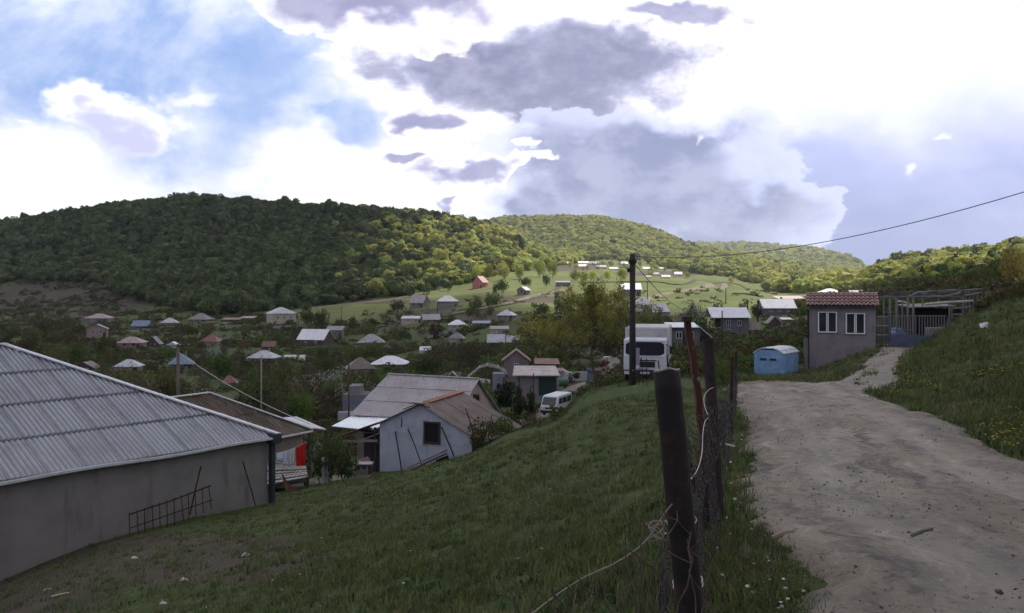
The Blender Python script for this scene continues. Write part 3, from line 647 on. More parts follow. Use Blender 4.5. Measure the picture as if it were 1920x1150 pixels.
def window(root, x, y, z, w, h, side='front', mull=True, fm=None, t=.06):
    """window of frame and pane on the front (-y) or right (+x) face"""
    def tr(mb):
        if side == 'right': mb.v = [(y-b, a, c) for a, b, c in [(p[0], p[1], p[2]) for p in mb.v]]
        elif side == 'front': mb.v = [(a, y+b, c) for a, b, c in mb.v]
        return mb
    fw = max(.06, w*.09); mb = MB()
    mb.box(x-w/2, x-w/2+fw, -t, .02, z, z+h).box(x+w/2-fw, x+w/2, -t, .02, z, z+h).box(x-w/2+fw, x+w/2-fw, -t, .02, z+h-fw, z+h).box(x-w/2+fw, x+w/2-fw, -t, .02, z, z+fw)
    if mull: mb.box(x-fw*.6, x+fw*.6, -t-.004, .015, z+fw, z+h-fw)
    f = tr(mb).build('window', fm or WFRAME, root)
    tr(MB().box(x-w/2+fw*.9, x+w/2-fw*.9, -.025, .01, z+fw*.9, z+h-fw*.9)).build('pane', GLASS, f); return f
ROOFS = {'white': (.60, .60, .64), 'pale': (.40, .40, .43), 'grey': (.26, .26, .275), 'dull': (.16, .155, .16), 'brown': (.13, .095, .08), 'red': (.17, .065, .055), 'blue': (.14, .19, .27), 'pink': (.30, .21, .21), 'rust': (.15, .075, .05)}
WALLS = {'white': (.5, .5, .52), 'cream': (.36, .31, .26), 'pink': (.26, .19, .18), 'stone': (.17, .155, .15), 'purple': (.14, .125, .135), 'rose': (.42, .15, .15), 'block': (.12, .115, .125), 'tan': (.28, .22, .17), 'brown': (.09, .065, .055), 'mauve': (.20, .16, .17)}
NHOUSE = 0
def house(px, base, wpx, eave, top, roof, wall, kind, label, cat='house', rot=0.0, dmin=90, dp=None, wins=2, name='village_house', group='houses of the village', d=None, door=True, vis=1.0):
    global NHOUSE; NHOUSE += 1
    d = d or hit(px, base, dmin); s = d/F; w = wpx*s; hw = (base-eave)*s; rise = max((eave-top)*s, .05)
    if kind != 'flat': w = w-.9 if w > 4 else w*.9
    dp = dp or max(w*.75, 2.0)
    w = w/(abs(math.cos(rot))+abs(math.sin(rot))*min(dp/w, 1)*.8)
    p = Vector(((px-CX)*s, d+dp/2, (HOR-base)*s)); root = thing(name, label, cat, p, rot, group)
    RECTS.append((px-wpx/2, px+wpx/2, top, base, d))
    rm = roof_mat(ROOFS[roof], dirt=.3 if roof != 'white' else .12, rough=.5, metal=.0); wm = wall_mat(WALLS[wall], .3, .8)
    far = d > 600; oh = .45 if w > 4 else .2
    if kind == 'hip':
        walls_mb(w, dp, hw).build('wall', wm, root); r = hip_roof(w, dp, hw+.003, rise, oh).build('roof', rm, root)
    elif kind in ('gx', 'gy'):
        ax = kind[1]; walls_mb(w, dp, hw, rise, ax).build('wall', wm, root); r = gable_roof(w, dp, hw+.01, rise, oh, ax).build('roof', rm, root)
    elif kind == 'flat':
        walls_mb(w, dp, hw).build('wall', wm, root); mb = MB(); mb.slab((-w/2-.2, -dp/2-.3, hw+.12), (w/2+.2, -dp/2-.3, hw+.12), (w/2+.2, dp/2+.2, hw+rise+.12), (-w/2-.2, dp/2+.2, hw+rise+.12), .1); r = mb.build('roof', rm, root)
    if not far:
        for i in range(wins):
            x = (-.5+(i+.7)/(wins+.4))*w*.92; wh = min(1.3, hw*.42); ww = min(1.0, w*.14)
            window(root, x, -dp/2, hw*.5, ww, wh, fm=WFRAME if NHOUSE % 3 else DARKWOOD)
        if door and w > 4: f = MB().box(w*.3, w*.3+.95, -dp/2-.05, -dp/2+.02, -.3, min(2.0, hw*.82)).build('door', DARKWOOD, root)
        if NHOUSE % 4 == 0 and rise > .5 and kind != 'flat': MB().box(w*.15, w*.15+.5, .3, .8, hw+rise*.4, hw+rise+.7).build('chimney', wall_mat((.2, .15, .13)), r)
    return root
H = house
H(178,606,50,597,589,'pink','mauve','hip','low pinkish hip-roofed house at the foot of the bare slope, farthest left of the village',rot=.15)
H(176,634,44,617,609,'grey','pink','gy','pink-brown house with a pale-edged shallow gable, just below the leftmost hip-roofed house',rot=.35)
H(262,618,34,611,602,'blue','stone','gx','small shed with a plain bluish metal roof beside the start of the village track')
H(314,611,34,605,597,'pale','stone','hip','small house with a light grey hip roof right of the bluish metal-roofed shed',rot=.2)
H(372,604,42,599,588,'dull','purple','hip','purple-grey hip-roofed house where the track leaves the forest foot',rot=-.2)
H(240,654,52,643,633,'pink','pink','hip','pinkish low house with a small side porch on the left side of the valley',rot=.1)
H(286,650,28,644,632,'dull','brown','gy','dark narrow gabled barn right of the pinkish low house',name='barn',cat='barn')
H(393,647,38,640,629,'red','stone','hip','house with a dull red-brown hip roof above the cable pole',rot=-.1)
H(322,653,22,648,642,'white','white','gy','tiny white gabled shed between the barn and the red-brown roof',name='shed',cat='shed',wins=0,door=False)
H(235,698,50,687,676,'pale','pink','hip','pink-walled house under a pale hip roof showing above the corrugated roof',rot=.1)
H(156,694,46,690,680,'brown','brown','gy','dull brown gabled shed barely showing above the big corrugated roof',name='shed',cat='shed')
H(334,692,52,682,666,'blue','stone','hip','bluish hip-roofed house right behind the wooden pole with a crossbar',rot=.3)
H(426,728,34,719,706,'red','mauve','hip','small house with a dark red hip roof left of the bright green tree',rot=.2)
H(522,608,56,588,577,'pale','cream','hip','tall light-walled house with a pale hip roof beside the village track',rot=.55,wins=3)
H(432,606,34,600,597,'rust','brown','flat','low brown flat-roofed shed left of the tall light-walled house',name='shed',cat='shed',wins=1)
H(463,602,26,597,594,'pink','stone','flat','low shed with a pinkish flat roof attached near the tall light-walled house',name='shed',cat='shed',wins=1)
H(588,650,66,636,619,'white','brown','gx','dark timber house under a plain white gable roof in the middle of the village',rot=-.3,dp=7)
H(626,636,30,620,613,'purple' if 0 else 'dull','purple','flat','roofless-looking purple stone building behind the white-roofed timber house',name='stone_ruin',cat='building',wins=0)
H(693,648,54,642,628,'grey','stone','hip','house with a low greenish grey hip roof among the orchards',rot=.1)
H(490,682,56,671,659,'pale','purple','hip','house with a pale lilac hip roof directly behind the thin lamp pole',rot=-.1)
H(503,660,30,650,641,'rust','brown','gx','dark red-walled shed behind the pale lilac roof',name='shed',cat='shed')
H(672,702,62,691,673,'brown','stone','hip','house with a brown hip roof adjoining the bright white-roofed one',rot=.25)
H(728,692,72,683,670,'white','stone','hip','house with a bright white hip roof above the large grey-roofed house',rot=0,d=None)
H(786,578,36,567,554,'grey','stone','gx','grey stone house with a pale gable roof, left of a pair beside the field track',rot=-.45)
H(838,578,46,565,555,'pale','mauve','hip','wide grey house under a light hip roof, right of a pair beside the field track',rot=.1,wins=3)
H(900,541,29,529,518,'red','rose','gy','pink house with a red gable roof at the edge of the sunlit oaks',rot=-.55)
H(982,554,25,544,538,'grey','stone','gy','small grey gabled hut on the slope below the sunlit oaks',name='hut',cat='hut',rot=-.6,wins=1)
H(1056,538,27,530,527,'dull','stone','flat','grey stone hut with a flat roof beside the sunlit meadow',name='hut',cat='hut',wins=1)
H(772,608,40,598,594,'pale','cream','flat','long shed with a yellowish edged flat roof below the pair of grey houses',name='shed',cat='shed',rot=0)
H(806,606,40,599,590,'grey','stone','gx','low grey gabled house right of the yellowish edged shed',rot=.3)
H(857,622,38,609,601,'white','cream','hip','small cream-walled house with a white pyramid roof',rot=.1)
H(950,604,37,591,582,'pale','stone','hip','house with a pale hip roof and white veranda posts on the green slope',rot=-.3)
H(902,614,32,607,603,'blue','purple','flat','low bluish roofed shed between two pale pyramid roofs',name='shed',cat='shed',wins=1)
H(936,626,34,618,613,'dull','cream','flat','low cream shed open at one side below the veranda house',name='shed',cat='shed',wins=1)
H(856,642,32,634,625,'dull','cream','hip','small house with a dark grey hip roof and two dark windows',rot=-.15)
H(930,646,36,640,628,'pale','stone','gx','plain pale roof showing left behind the black conifer',name='shed',cat='shed',wins=0)
H(962,646,26,641,630,'pale','stone','gx','plain pale roof showing right behind the black conifer',name='shed',cat='shed',wins=0)
H(797,662,22,657,651,'white','white','gx','tiny white-roofed shed among brown orchard bushes',name='shed',cat='shed',wins=0,door=False)
H(848,716,26,711,699,'grey','brown','gy','grey gabled shed peeping over the ridge of the large grey roof',name='shed',cat='shed',dmin=90,wins=0)
H(1184,556,40,542,532,'white','mauve','gx','white-roofed hut directly left of the tall dark utility pole',rot=0,wins=2,dmin=200)
H(1207,588,40,571,557,'pale','stone','hip','two-storey grey house with a pale hip roof just right of the utility pole',rot=.2,dmin=120,wins=2)
H(1192,600,34,584,571,'grey','stone','hip','smaller grey hip-roofed house in front of the two-storey one, beside the utility pole',rot=.1,dmin=110)
g_ = H(1234,600,36,585,570,'pale','mauve','gy','mauve gabled house with a white diamond window and a pale roof',rot=-.75,dmin=120,dp=9,wins=0)
MB().box(-2.6, -1.8, -4.62, -4.5, 3.2, 4.2).build('window', WFRAME, g_)
H(1462,592,66,577,562,'white','block','gx','long dark house under a bright white roof right of the two-storey block house',rot=0,dmin=150,wins=3)
H(1486,568,52,561,556,'pink','cream','flat','long sunlit pinkish flat roof behind the bright white-roofed house',name='shed',cat='shed',dmin=220,wins=2)
H(1560,556,42,549,542,'white','cream','hip','bright white hip roof rising behind the tiled gatehouse',dmin=90)
H(1612,556,36,551,545,'dull','stone','gx','grey roof ridge just right of the white one behind the tiled gatehouse',dmin=90,wins=1)
H(1545,538,20,533,529,'pale','stone','gx','small pale roof among trees above the tiled gatehouse',dmin=200,wins=1)
H(1414,630,26,620,606,'brown','brown','flat','reddish brown lean-to with a long slanted roof beside the two-storey block house',name='lean_to_shed',cat='shed',rot=-.3,wins=1,dmin=120)
H(1452,616,32,606,594,'dull','brown','gy','dark tumbledown gabled barn below the long white-roofed house',name='barn',cat='barn',rot=.1,wins=0,dmin=120)
H(1476,606,18,600,597,'white','stone','flat','small flat white roof right of the tumbledown barn',name='shed',cat='shed',wins=0,dmin=120)
for i, (px, base, w, top, rf, lb) in enumerate([
 (1061,497,13,491,'white','leftmost small pale roof of the far sunlit hamlet'),(1094,496,20,490,'white','pinkish white roof at the back of the far sunlit hamlet'),
 (1112,497,13,491,'pale','greenish pale roof right of the pinkish white one in the far hamlet'),(1124,497,12,491,'pale','grey-green small roof at the back of the far hamlet'),
 (1092,502,18,496,'white','low white roof in front of the pinkish white one in the far hamlet'),(1128,504,20,497,'dull','dark-fronted gabled house in the middle of the far hamlet'),
 (1152,507,20,501,'pale','pale roof right of the dark-fronted gabled house'),(1170,497,16,491,'white','white roof of the far hamlet just left of the utility pole'),
 (1212,506,14,501,'white','small pale roof of the far hamlet just right of the utility pole'),(1224,517,10,511,'white','small bright roof, leftmost of a bright pair below the wood'),
 (1232,517,9,511,'white','small bright roof, rightmost of a bright pair below the wood'),(1249,522,18,516,'pink','long pinkish white roof at the front of the far hamlet'),
 (1272,517,16,510,'pale','rightmost pale roof of the far sunlit hamlet'),(1242,506,14,501,'pink','pinkish roof half hidden by trees above the long front roof'),(1216,522,12,517,'pink','low pinkish wall-like house left of the long front roof')]):
    H(px,base,w,base-(base-top)*.42,top,rf,'cream','gx',lb,name='far_house',group='houses of the far hamlet',dmin=560,wins=0,door=False)
# two-storey block house
def block_house():
    d = hit(1370, 630, 150); s = d/F; r = thing('block_house', 'two-storey grey block house with a white roof and a yellow balcony end', 'house', ((1370-CX)*s, d, (HOR-630)*s), 0, 'houses of the village')
    w = 68*s; h = 34*s; RECTS.append((1334, 1408, 578, 632, d)); X0 = -w/2
    mb = MB(); mb.box(X0+w*.28, w/2, 0, 7.5, -2, h).build('wall', wall_mat(WALLS['block'], .25, 1.5), r)
    MB().box(X0, X0+w*.28-.003, 1.4, 7.4, -2, h-.01).build('end_wall', wall_mat((.42, .36, .2), .2), r)
    MB().slab((X0-.4, -.8, h+.05), (w/2+.4, -.8, h+.05), (w/2+.4, 3.7, h+2.3), (X0-.4, 3.7, h+2.3), .1).slab((w/2+.4, 8.2, h+.05), (X0-.4, 8.2, h+.05), (X0-.4, 3.71, h+2.305), (w/2+.4, 3.71, h+2.305), .1).build('roof', roof_mat((.62, .62, .68), dirt=.12), r)
    b = MB().box(X0, X0+w*.28-.01, .05, 1.39, h*.42, h*.42+.14).build('balcony', wall_mat((.35, .32, .3)), r)
    m = MB(); m.bar((X0+.05, .1, h*.42+1.0), (X0+w*.27, .1, h*.42+1.0), .07)
    for i in range(7): m.bar((X0+.08+i*w*.042, .1, h*.42+.14), (X0+.08+i*w*.042, .1, h*.42+.97), .05)
    m.build('railing', DARKWOOD, b)
    for i in (0, 1): MB().box(X0+.02+i*(w*.27-.25), X0+.25+i*(w*.27-.25), .3, .55, -2, h*.42-.005).build('balcony_post', wall_mat((.35, .32, .3)), r)
    MB().box(X0+.02, X0+.2, .3, .5, h*.42+.15, h-.02).build('balcony_post', wall_mat((.42, .36, .2), .2), r)
    for x, z in ((-w*.06, h*.55), (w*.24, h*.55), (-w*.06, h*.08)): window(r, x, 0, z, .95, 1.25)
    MB().box(X0+w*.1, X0+w*.26, 1.34, 1.42, h*.46, h*.46+2).build('door', DARKWOOD, r)
    MB().box(-w*.28, w*.06, -.6, -.25, -1.2, .15).build('plinth', wall_mat((.45, .45, .47)), r)
block_house()
def truck_yard_house():
    d = 118; s = d/F; r = thing('yard_house', 'dark house with a white flat roof edge and a steep white gable behind the truck', 'house', ((1290-CX)*s, d, (HOR-645)*s), 0, 'houses of the village'); RECTS.append((1245, 1322, 606, 640, d))
    MB().box(-2.4, 1.6, 0, 4, -1, 2.1).build('wall', wall_mat(WALLS['block']), r); MB().slab((-2.7, -.5, 2.25), (1.4, -.5, 2.25), (1.4, 3, 2.75), (-2.7, 3, 2.75), .1).build('roof', roof_mat((.7, .7, .72), dirt=.1), r)
    m = MB(); m.slab((-3.9, -.2, 1.6), (-2.72, -.2, 2.5), (-2.72, 3, 2.5), (-3.9, 3, 1.6), .1).build('side_roof', roof_mat((.42, .42, .45), dirt=.2), r)
    m = MB(); m.slab((1.3, -.3, 2.5), (3.2, -.3, .9), (3.2, 3, .9), (1.3, 3, 2.5), .1); m.build('porch_roof', roof_mat((.55, .57, .62), dirt=.2), r)
    MB().box(1.62, 2.8, .6, 2.9, -1, 1.1).build('porch', DARKWOOD, r); window(r, -1.2, 0, .7, .8, .9); window(r, .4, 0, .7, .8, .9)
    MB().box(-.7, -.1, -.06, .01, -.2, 1.6).build('door', DARKWOOD, r)
truck_yard_house()
# the jumble of yards by the valley road
def yards():
    G = 'sheds along the valley road'
    def q(px, base, d, name, label, cat='shed'):
        s = d/F; r = thing(name, label, cat, ((px-CX)*s, d, (HOR-base)*s), 0, G); return r, s
    r, s = q(1005, 735, 97, 'garage_shed', 'long low shed with a pale sheet roof and dark green door by the valley road')
    RECTS.append((960, 1046, 698, 735, 97)); w = 78*s
    MB().box(-w/2, w/2, 0, 4, -1, 1.75).build('wall', wall_mat((.17, .15, .16)), r)
    MB().slab((-w/2-.3, -.5, 1.85), (w/2+.3, -.5, 1.85), (w/2+.1, 4.2, 2.5), (-w/2-.1, 4.2, 2.5), .1).build('roof', roof_mat((.36, .32, .31), dirt=.35), r)
    MB().box(.3, 2.2, -.05, .02, -.4, 1.65).build('door', flat_mat((.014, .034, .028), .6), r)
    r, s = q(910, 722, 112, 'collapsed_shed', 'collapsed shed with a bare arched roof frame right of the large grey gable'); RECTS.append((890, 950, 684, 722, 112))
    m = MB()
    for y in (0, 1.6, 3.2): m.tube([(-2.6, y, 0), (-2.2, y, .9), (-.8, y, 2.1), (0.2, y, 2.4), (1.6, y, 2.1), (2.6, y, 1.5)], .09, 6)
    for x, z in ((-2.2, .95), (-.8, 2.15), (.2, 2.45), (1.6, 2.15)): m.bar((x, -.3, z), (x, 3.6, z), .12)
    m.build('roof_frame', wall_mat((.25, .23, .22), name='weathered_timber'), r)
    MB().box(.9, 2.7, .4, 3.1, -1, 1.35).build('wall', wall_mat((.2, .19, .23)), r); MB().slab((-2.4, .3, .55), (.6, .3, .15), (.6, 3, .35), (-2.4, 3, .75), .08).build('fallen_sheet', roof_mat((.22, .2, .2)), r)
    r, s = q(968, 700, 122, 'pink_house', 'house with a broad pinkish end wall behind the black conifer', 'house'); RECTS.append((938, 990, 668, 698, 122))
    walls_mb(3.4, 4, 1.9, 1.3, 'y', 1).build('wall', wall_mat((.17, .135, .14)), r); gable_roof(3.4, 4, 1.91, 1.3, .3, 'y').build('roof', roof_mat(ROOFS['rust']), r); window(r, 0, -2, .6, .7, .9)
    r, s = q(1026, 700, 116, 'rusty_shed', 'open shed with a rust-brown roof between the thin pines and the walnut tree'); RECTS.append((1005, 1045, 677, 700, 116))
    MB().slab((-1.7, -.3, 1.25), (1.7, -.3, 1.2), (1.5, 2.4, 1.75), (-1.6, 2.4, 1.8), .08).build('roof', roof_mat(ROOFS['rust']), r)
    MB().box(-1.4, 1.4, 1.6, 2.2, -1, 1.45).build('wall', VOID, r); MB().slab((-1.0, -1.6, .5), (2.1, -1.6, .4), (2.1, -.6, .75), (-1.0, -.6, .8), .07).build('lower_roof', roof_mat(ROOFS['pink']), r)
    for x in (-1.45, 1.4): MB().bar((x, -.1, -1), (x, -.1, 1.2), .12).build('post', DARKWOOD, r)
    r, s = q(1030, 728, 103, 'stone_wall', 'short grey stone wall between the green-doored shed and the green tank', 'wall')
    m = MB()
    for i in range(16): m.box(-1.0+(i % 8)*.27, -.75+(i % 8)*.27, 0, .4, -.3+(i//8)*.5, .17+(i//8)*.5+.06*((i*7) % 3))
    m.build('masonry', wall_mat((.22, .2, .2)), r, bevel=.02)
    r, s = q(1051, 724, 105, 'water_tank', 'small green cylindrical tank lying by the valley road', 'tank')
    MB().tube([(-.95, 0, .45), (-.85, 0, .45), (.85, 0, .45), (.95, 0, .45)], [.38, .52, .52, .38], 16).build('barrel', flat_mat((.06, .13, .09), .5), r, True)
    MB().box(-.6, -.4, -.3, .3, -.3, .05).box(.4, .6, -.3, .3, -.3, .05).build('cradle', DARKWOOD, r)
    r, s = q(1092, 716, 116, 'farm_wall', 'pale rounded yard wall under the walnut tree', 'wall')
    MB().tube([(-2.2, 0, -.6), (-2.2, 0, 1.3), (-2.1, 0, 1.45)], [.9, .9, .7], 18).build('cistern', wall_mat((.36, .36, .35)), r, True)
    MB().box(-1.2, .6, .1, .4, -.6, 1.3).build('panel', wall_mat((.33, .33, .33)), r); MB().box(.65, 1.3, 0, .3, -.6, 1.75).build('gate', flat_mat((.12, .15, .24)), r)
    r, s = q(1134, 714, 122, 'painted_wall', 'low white wall with faded dark letters beside the trunk of the walnut tree', 'wall'); RECTS.append((1110, 1158, 688, 714, 122))
    MB().box(-1.7, 1.8, 0, .35, -.6, 1.62).build('masonry', wall_mat((.40, .38, .38), .3), r); MB().box(-1.75, 1.85, -.05, .4, 1.63, 1.72).build('coping', wall_mat((.28, .18, .15)), r)
    for k, ch in enumerate('CATE'):
        cu = bpy.data.curves.new('letter', 'FONT'); cu.body = ch; cu.size = .55; cu.extrude = .008; cu.materials.append(VOID)
        o = bpy.data.objects.new('letter', cu); COL.objects.link(o); o.parent = r; o.location = (-1.45+k*.36, -.012, 1.05); o.rotation_euler = (R(90), 0, 0)
    MB().box(.75, 1.1, -.02, .05, .95, 1.15).build('opening', VOID, r)
    r, s = q(1136, 690, 135, 'old_tractor', 'dark red old farm vehicle with a white canopy behind the painted wall', 'tractor'); RECTS.append((1124, 1146, 668, 690, 135))
    MB().box(-.75, .55, -.5, .5, .35, 1.0).box(-.7, -.1, -.42, .42, 1.0, 1.15).build('body', flat_mat((.11, .03, .03), .5), r, bevel=.08)
    MB().box(-.8, .6, -.55, .55, 1.62, 1.7).bar((-.7, -.45, 1.0), (-.7, -.45, 1.62), .06).bar((.5, -.45, 1.0), (.5, -.45, 1.62), .06).bar((-.7, .45, 1.0), (-.7, .45, 1.62), .06).bar((.5, .45, 1.0), (.5, .45, 1.62), .06).build('canopy', flat_mat((.6, .6, .6)), r)
    for x, rr in ((-.5, .3), (.4, .42)):
        for y in (-.6, .6): MB().tube([(x, y-.1, rr), (x, y+.1, rr)], rr, 16).build('wheel', VOID, r)
    r, s = q(672, 775, 96, 'stone_shed', 'low grey shed with a blue band and stepped walls behind the rusty pole'); RECTS.append((645, 712, 712, 775, 96))
    MB().box(-1.7, 2.4, 0, 3, -1, 2.0).build('wall', wall_mat((.15, .14, .15)), r); MB().box(-1.1, .1, .2, 2.8, 2.003, 2.9).build('upper_wall', wall_mat((.17, .16, .17)), r)
    MB().box(-1.75, 2.42, -.04, .002, 1.05, 1.35).build('blue_band', flat_mat((.10, .14, .22)), r); MB().box(-2.0, 1.6, -1.2, -.2, -.6, .25).build('terrace', wall_mat((.28, .28, .31)), r)
yards()
def greenhouse():
    d = hit(552, 676, 120); s = d/F; r = thing('polytunnel', 'small arched white plastic tunnel frame among brown bushes', 'greenhouse', ((552-CX)*s, d, (HOR-676)*s), .1); RECTS.append((530, 574, 662, 676, d)); m = MB()
    for i in range(5):
        x = -2.8+i*1.4; m.tube([(x, -.9, 0), (x+.1, -.8, 1.0), (x+.15, 0, 1.5), (x+.1, .8, 1.0), (x, .9, 0)], .07, 6)
    m.build('hoops', flat_mat((.6, .6, .6)), r); MB().slab((-2.8, -.75, 1.1), (.6, -.75, 1.1), (.6, 0, 1.55), (-2.8, 0, 1.55), .03).slab((1.6, -.8, .9), (2.9, -.85, .5), (2.9, .1, 1.5), (1.6, .1, 1.5), .03).build('plastic_sheet', flat_mat((.5, .5, .5)), r)
greenhouse()

# ---------------------------------------------------------------- near houses
def V2(a): return Vector((a[0], a[1], 0))
def corrugated(x0, x1, ymax, z0, slope, rows, pitch=.17, amp=.028, z_out=.35):
    """corrugated sheets on a slope: eave at y=+z_out, running towards -y up to ymax(x); real waves, laps and sheet joints"""
    mb = MB(); n = int((x1-x0)/pitch*6); xs = [x0+(x1-x0)*i/n for i in range(n+1)]
    for r_ in range(rows):
        for sheet0 in np.arange(x0, x1, pitch*7):
            sx = [x for x in xs if sheet0-1e-6 <= x <= sheet0+pitch*7+pitch/5]
            if len(sx) < 2: continue
            tilt = rnd.uniform(-.004, .010); P = []
            for x in sx:
                ym = ymax(x)+z_out; a = ymax_all*r_/rows; b = min(ymax_all*(r_+1)/rows+.12, ym)
                if b <= a+.01: P.append(None); continue
                w = amp*math.cos(2*math.pi*(x-x0)/pitch)
                za = z0+(a-z_out)*slope+w+.014+tilt; zb = z0+(b-z_out)*slope+w-.004+tilt
                if r_ > 0: za += .022
                P.append(((x, z_out-a, za), (x, z_out-b, zb)))
            for i in range(len(P)-1):
                if P[i] and P[i+1]:
                    mb.quad(P[i][0], P[i+1][0], P[i+1][1], P[i][1])
    return mb
def big_house():
    global ymax_all
    Cn = Vector((-10.2, 37.0, -9.4)); rz = math.atan2(-.79, -.61)
    r = thing('corrugated_roof_house', 'big plastered house with a wavy grey sheet roof and white ridge caps at the left', 'house', Cn, rz)
    L_, D, ez, rise = 24.0, 14.6, 3.36, 3.72; h = D/2
    wm = NT('rough_plaster'); a = wm.noise(.8, 8, .65); b = wm.noise(1.6, 6, .6, stretch=(1, 1, .18)); c = wm.noise(30, 6, .7)
    cc = wm.mix(wm.sm(a, .38, .7), (.215, .198, .185), (.17, .155, .145)); cc = wm.mix(wm.math('MULTIPLY', wm.sm(b, .54, .72), .6), cc, (.10, .088, .085)); cc = wm.mix(wm.math('MULTIPLY', wm.sm(c, .5, .62), .3), cc, (.12, .11, .11))
    wm.col(cc).set(.95, 0, .1); wm.bump(wm.math('ADD', c, a), .7, .03)
    MB().box(0, L_, -D, 0, -2.2, ez-.12).build('wall', wm.m, r)
    ymax_all = h+.35; sl_ = rise/h
    rm = NT('weathered_asbestos_sheet'); n1 = rm.noise(.6, 6, .65); n2 = rm.noise(5, 7, .7); n3 = rm.noise(1.2, 5, .6, stretch=(2.5, .2, .2))
    cc = rm.mix(rm.sm(n1, .35, .7), (.36, .37, .40), (.27, .275, .30)); cc = rm.mix(rm.math('MULTIPLY', rm.sm(n2, .52, .7), .4), cc, (.15, .15, .155)); cc = rm.mix(rm.math('MULTIPLY', rm.sm(n3, .5, .7), .45), cc, (.19, .19, .2))
    tc = rm.n('ShaderNodeTexCoord'); sx = rm.n('ShaderNodeSeparateXYZ'); rm.L.new(tc.outputs['Object'], sx.inputs[0])
    tr_ = rm.sm(rm.math('COSINE', rm.math('MULTIPLY', sx.outputs[0], 2*math.pi/.185)), .35, -.9)      # troughs darkened in the colour to deepen the shade between ribs
    lap = rm.sm(rm.math('COSINE', rm.math('MULTIPLY', rm.math('ADD', sx.outputs[1], -.35), 2*math.pi/1.9125)), .985, 1.0); jt = rm.sm(rm.math('COSINE', rm.math('MULTIPLY', sx.outputs[0], 2*math.pi/1.295)), .985, 1.0)
    cc = rm.mix(rm.math('MULTIPLY', tr_, .62), cc, (.125, .125, .135)); cc = rm.mix(rm.math('MULTIPLY', rm.math('MAXIMUM', lap, jt), rm.math('ADD', n2, .15)), cc, (.05, .05, .055))
    rm.col(cc).set(.75, 0, .3); rm.bump(n2, .3, .01)
    roof = corrugated(0, L_, lambda x: min(x, L_-x, h) , ez, sl_, 4, .185, .04).build('roof', rm.m, r)
    m = MB(); m.add([(-.35, .35, ez-.18), (-.35, -D-.35, ez-.18), (h, -h, ez+rise-.04)], [(0, 2, 1)]); m.add([(L_+.35, .35, ez-.18), (L_+.35, -D-.35, ez-.18), (L_-h, -h, ez+rise-.04)], [(0, 1, 2)])
    m.add([(-.35, -D-.35, ez-.18), (L_+.35, -D-.35, ez-.18), (L_-h, -h, ez+rise-.04), (h, -h, ez+rise-.04)], [(0, 3, 2, 1)]); m.add([(-.3, .3, ez-.2), (L_+.3, .3, ez-.2), (L_+.3, -D-.3, ez-.2), (-.3, -D-.3, ez-.2)], [(0, 1, 2, 3)])
    m.add([(-.3, .3, ez-.15), (L_+.3, .3, ez-.15), (L_-h, -h, ez+rise-.10), (h, -h, ez+rise-.10)], [(0, 1, 2, 3)])
    m.build('rear_slopes', rm.m, roof)
    wc = flat_mat((.55, .56, .60), .5, dirt=.3, name='zinc_cap')
    for a, b in (((-.38, .38, ez-.08), (h, -h, ez+rise+.07)), ((h-.1, -h, ez+rise+.07), (L_-h, -h, ez+rise+.07)), ((-.38, -D-.38, ez-.08), (h, -h, ez+rise+.07))):
        mb = MB(); A = Vector(a); B = Vector(b); k = 9
        for i in range(k):
            p, q = A.lerp(B, i/k), A.lerp(B, (i+1.04)/k); mb.bar(p+Vector((0, 0, .004*(i % 2))), q+Vector((0, 0, .004*(i % 2))), .34, .05)
        mb.build('ridge_cap', wc, r)
    g = MB(); N_ = 26
    for i in range(N_):
        x0, x1 = -.3+i*(L_+.3)/N_, -.3+(i+1)*(L_+.3)/N_; s0, s1 = .03*math.sin(i*.9), .03*math.sin((i+1)*.9)
        g.bar((x0, .42, ez-.20+s0), (x1+.01, .42, ez-.20+s1), .13, .09)
    g.build('gutter', flat_mat((.42, .43, .45), .5), r)
    MB().box(-.22, -.02, .02, .26, -.6, ez-.42).box(-.36, .1, .02, .50, ez-.42, ez-.02).build('downpipe', flat_mat((.030, .034, .046), .7, name='blue_grey_paint'), r, bevel=.03)
    MB().box(h+.4, h+.9, -h-.3, -h+.2, ez+rise-.8, ez+rise+.28).box(h+.34, h+.96, -h-.36, -h+.26, ez+rise+.28, ez+rise+.36).build('chimney', flat_mat((.5, .5, .55)), r)
    for k, t in enumerate((.35, .62)):  # attic-level strap along the wall
        pass
    RECTS.append((-100, 500, 640, 1000, 33))
big_house()
def wall_d(px):
    u = (px-CX)/F; t = (-10.2-37*u)/(.61-.79*u); return 37-.79*t
def rod(name, label, pts, w, mat, cat='rod', group=None, n=6):
    m = MB(); P = [Vector(p) for p in pts]; o = P[0].copy(); m.tube([p-o for p in P], w, n); x = m.build(name, mat, None, False, o); tag(x, label, cat, group); return x
RUST = rust_mat(); DRUST = rust_mat((.018, .013, .012), (.05, .024, .018), 'dark_rust')
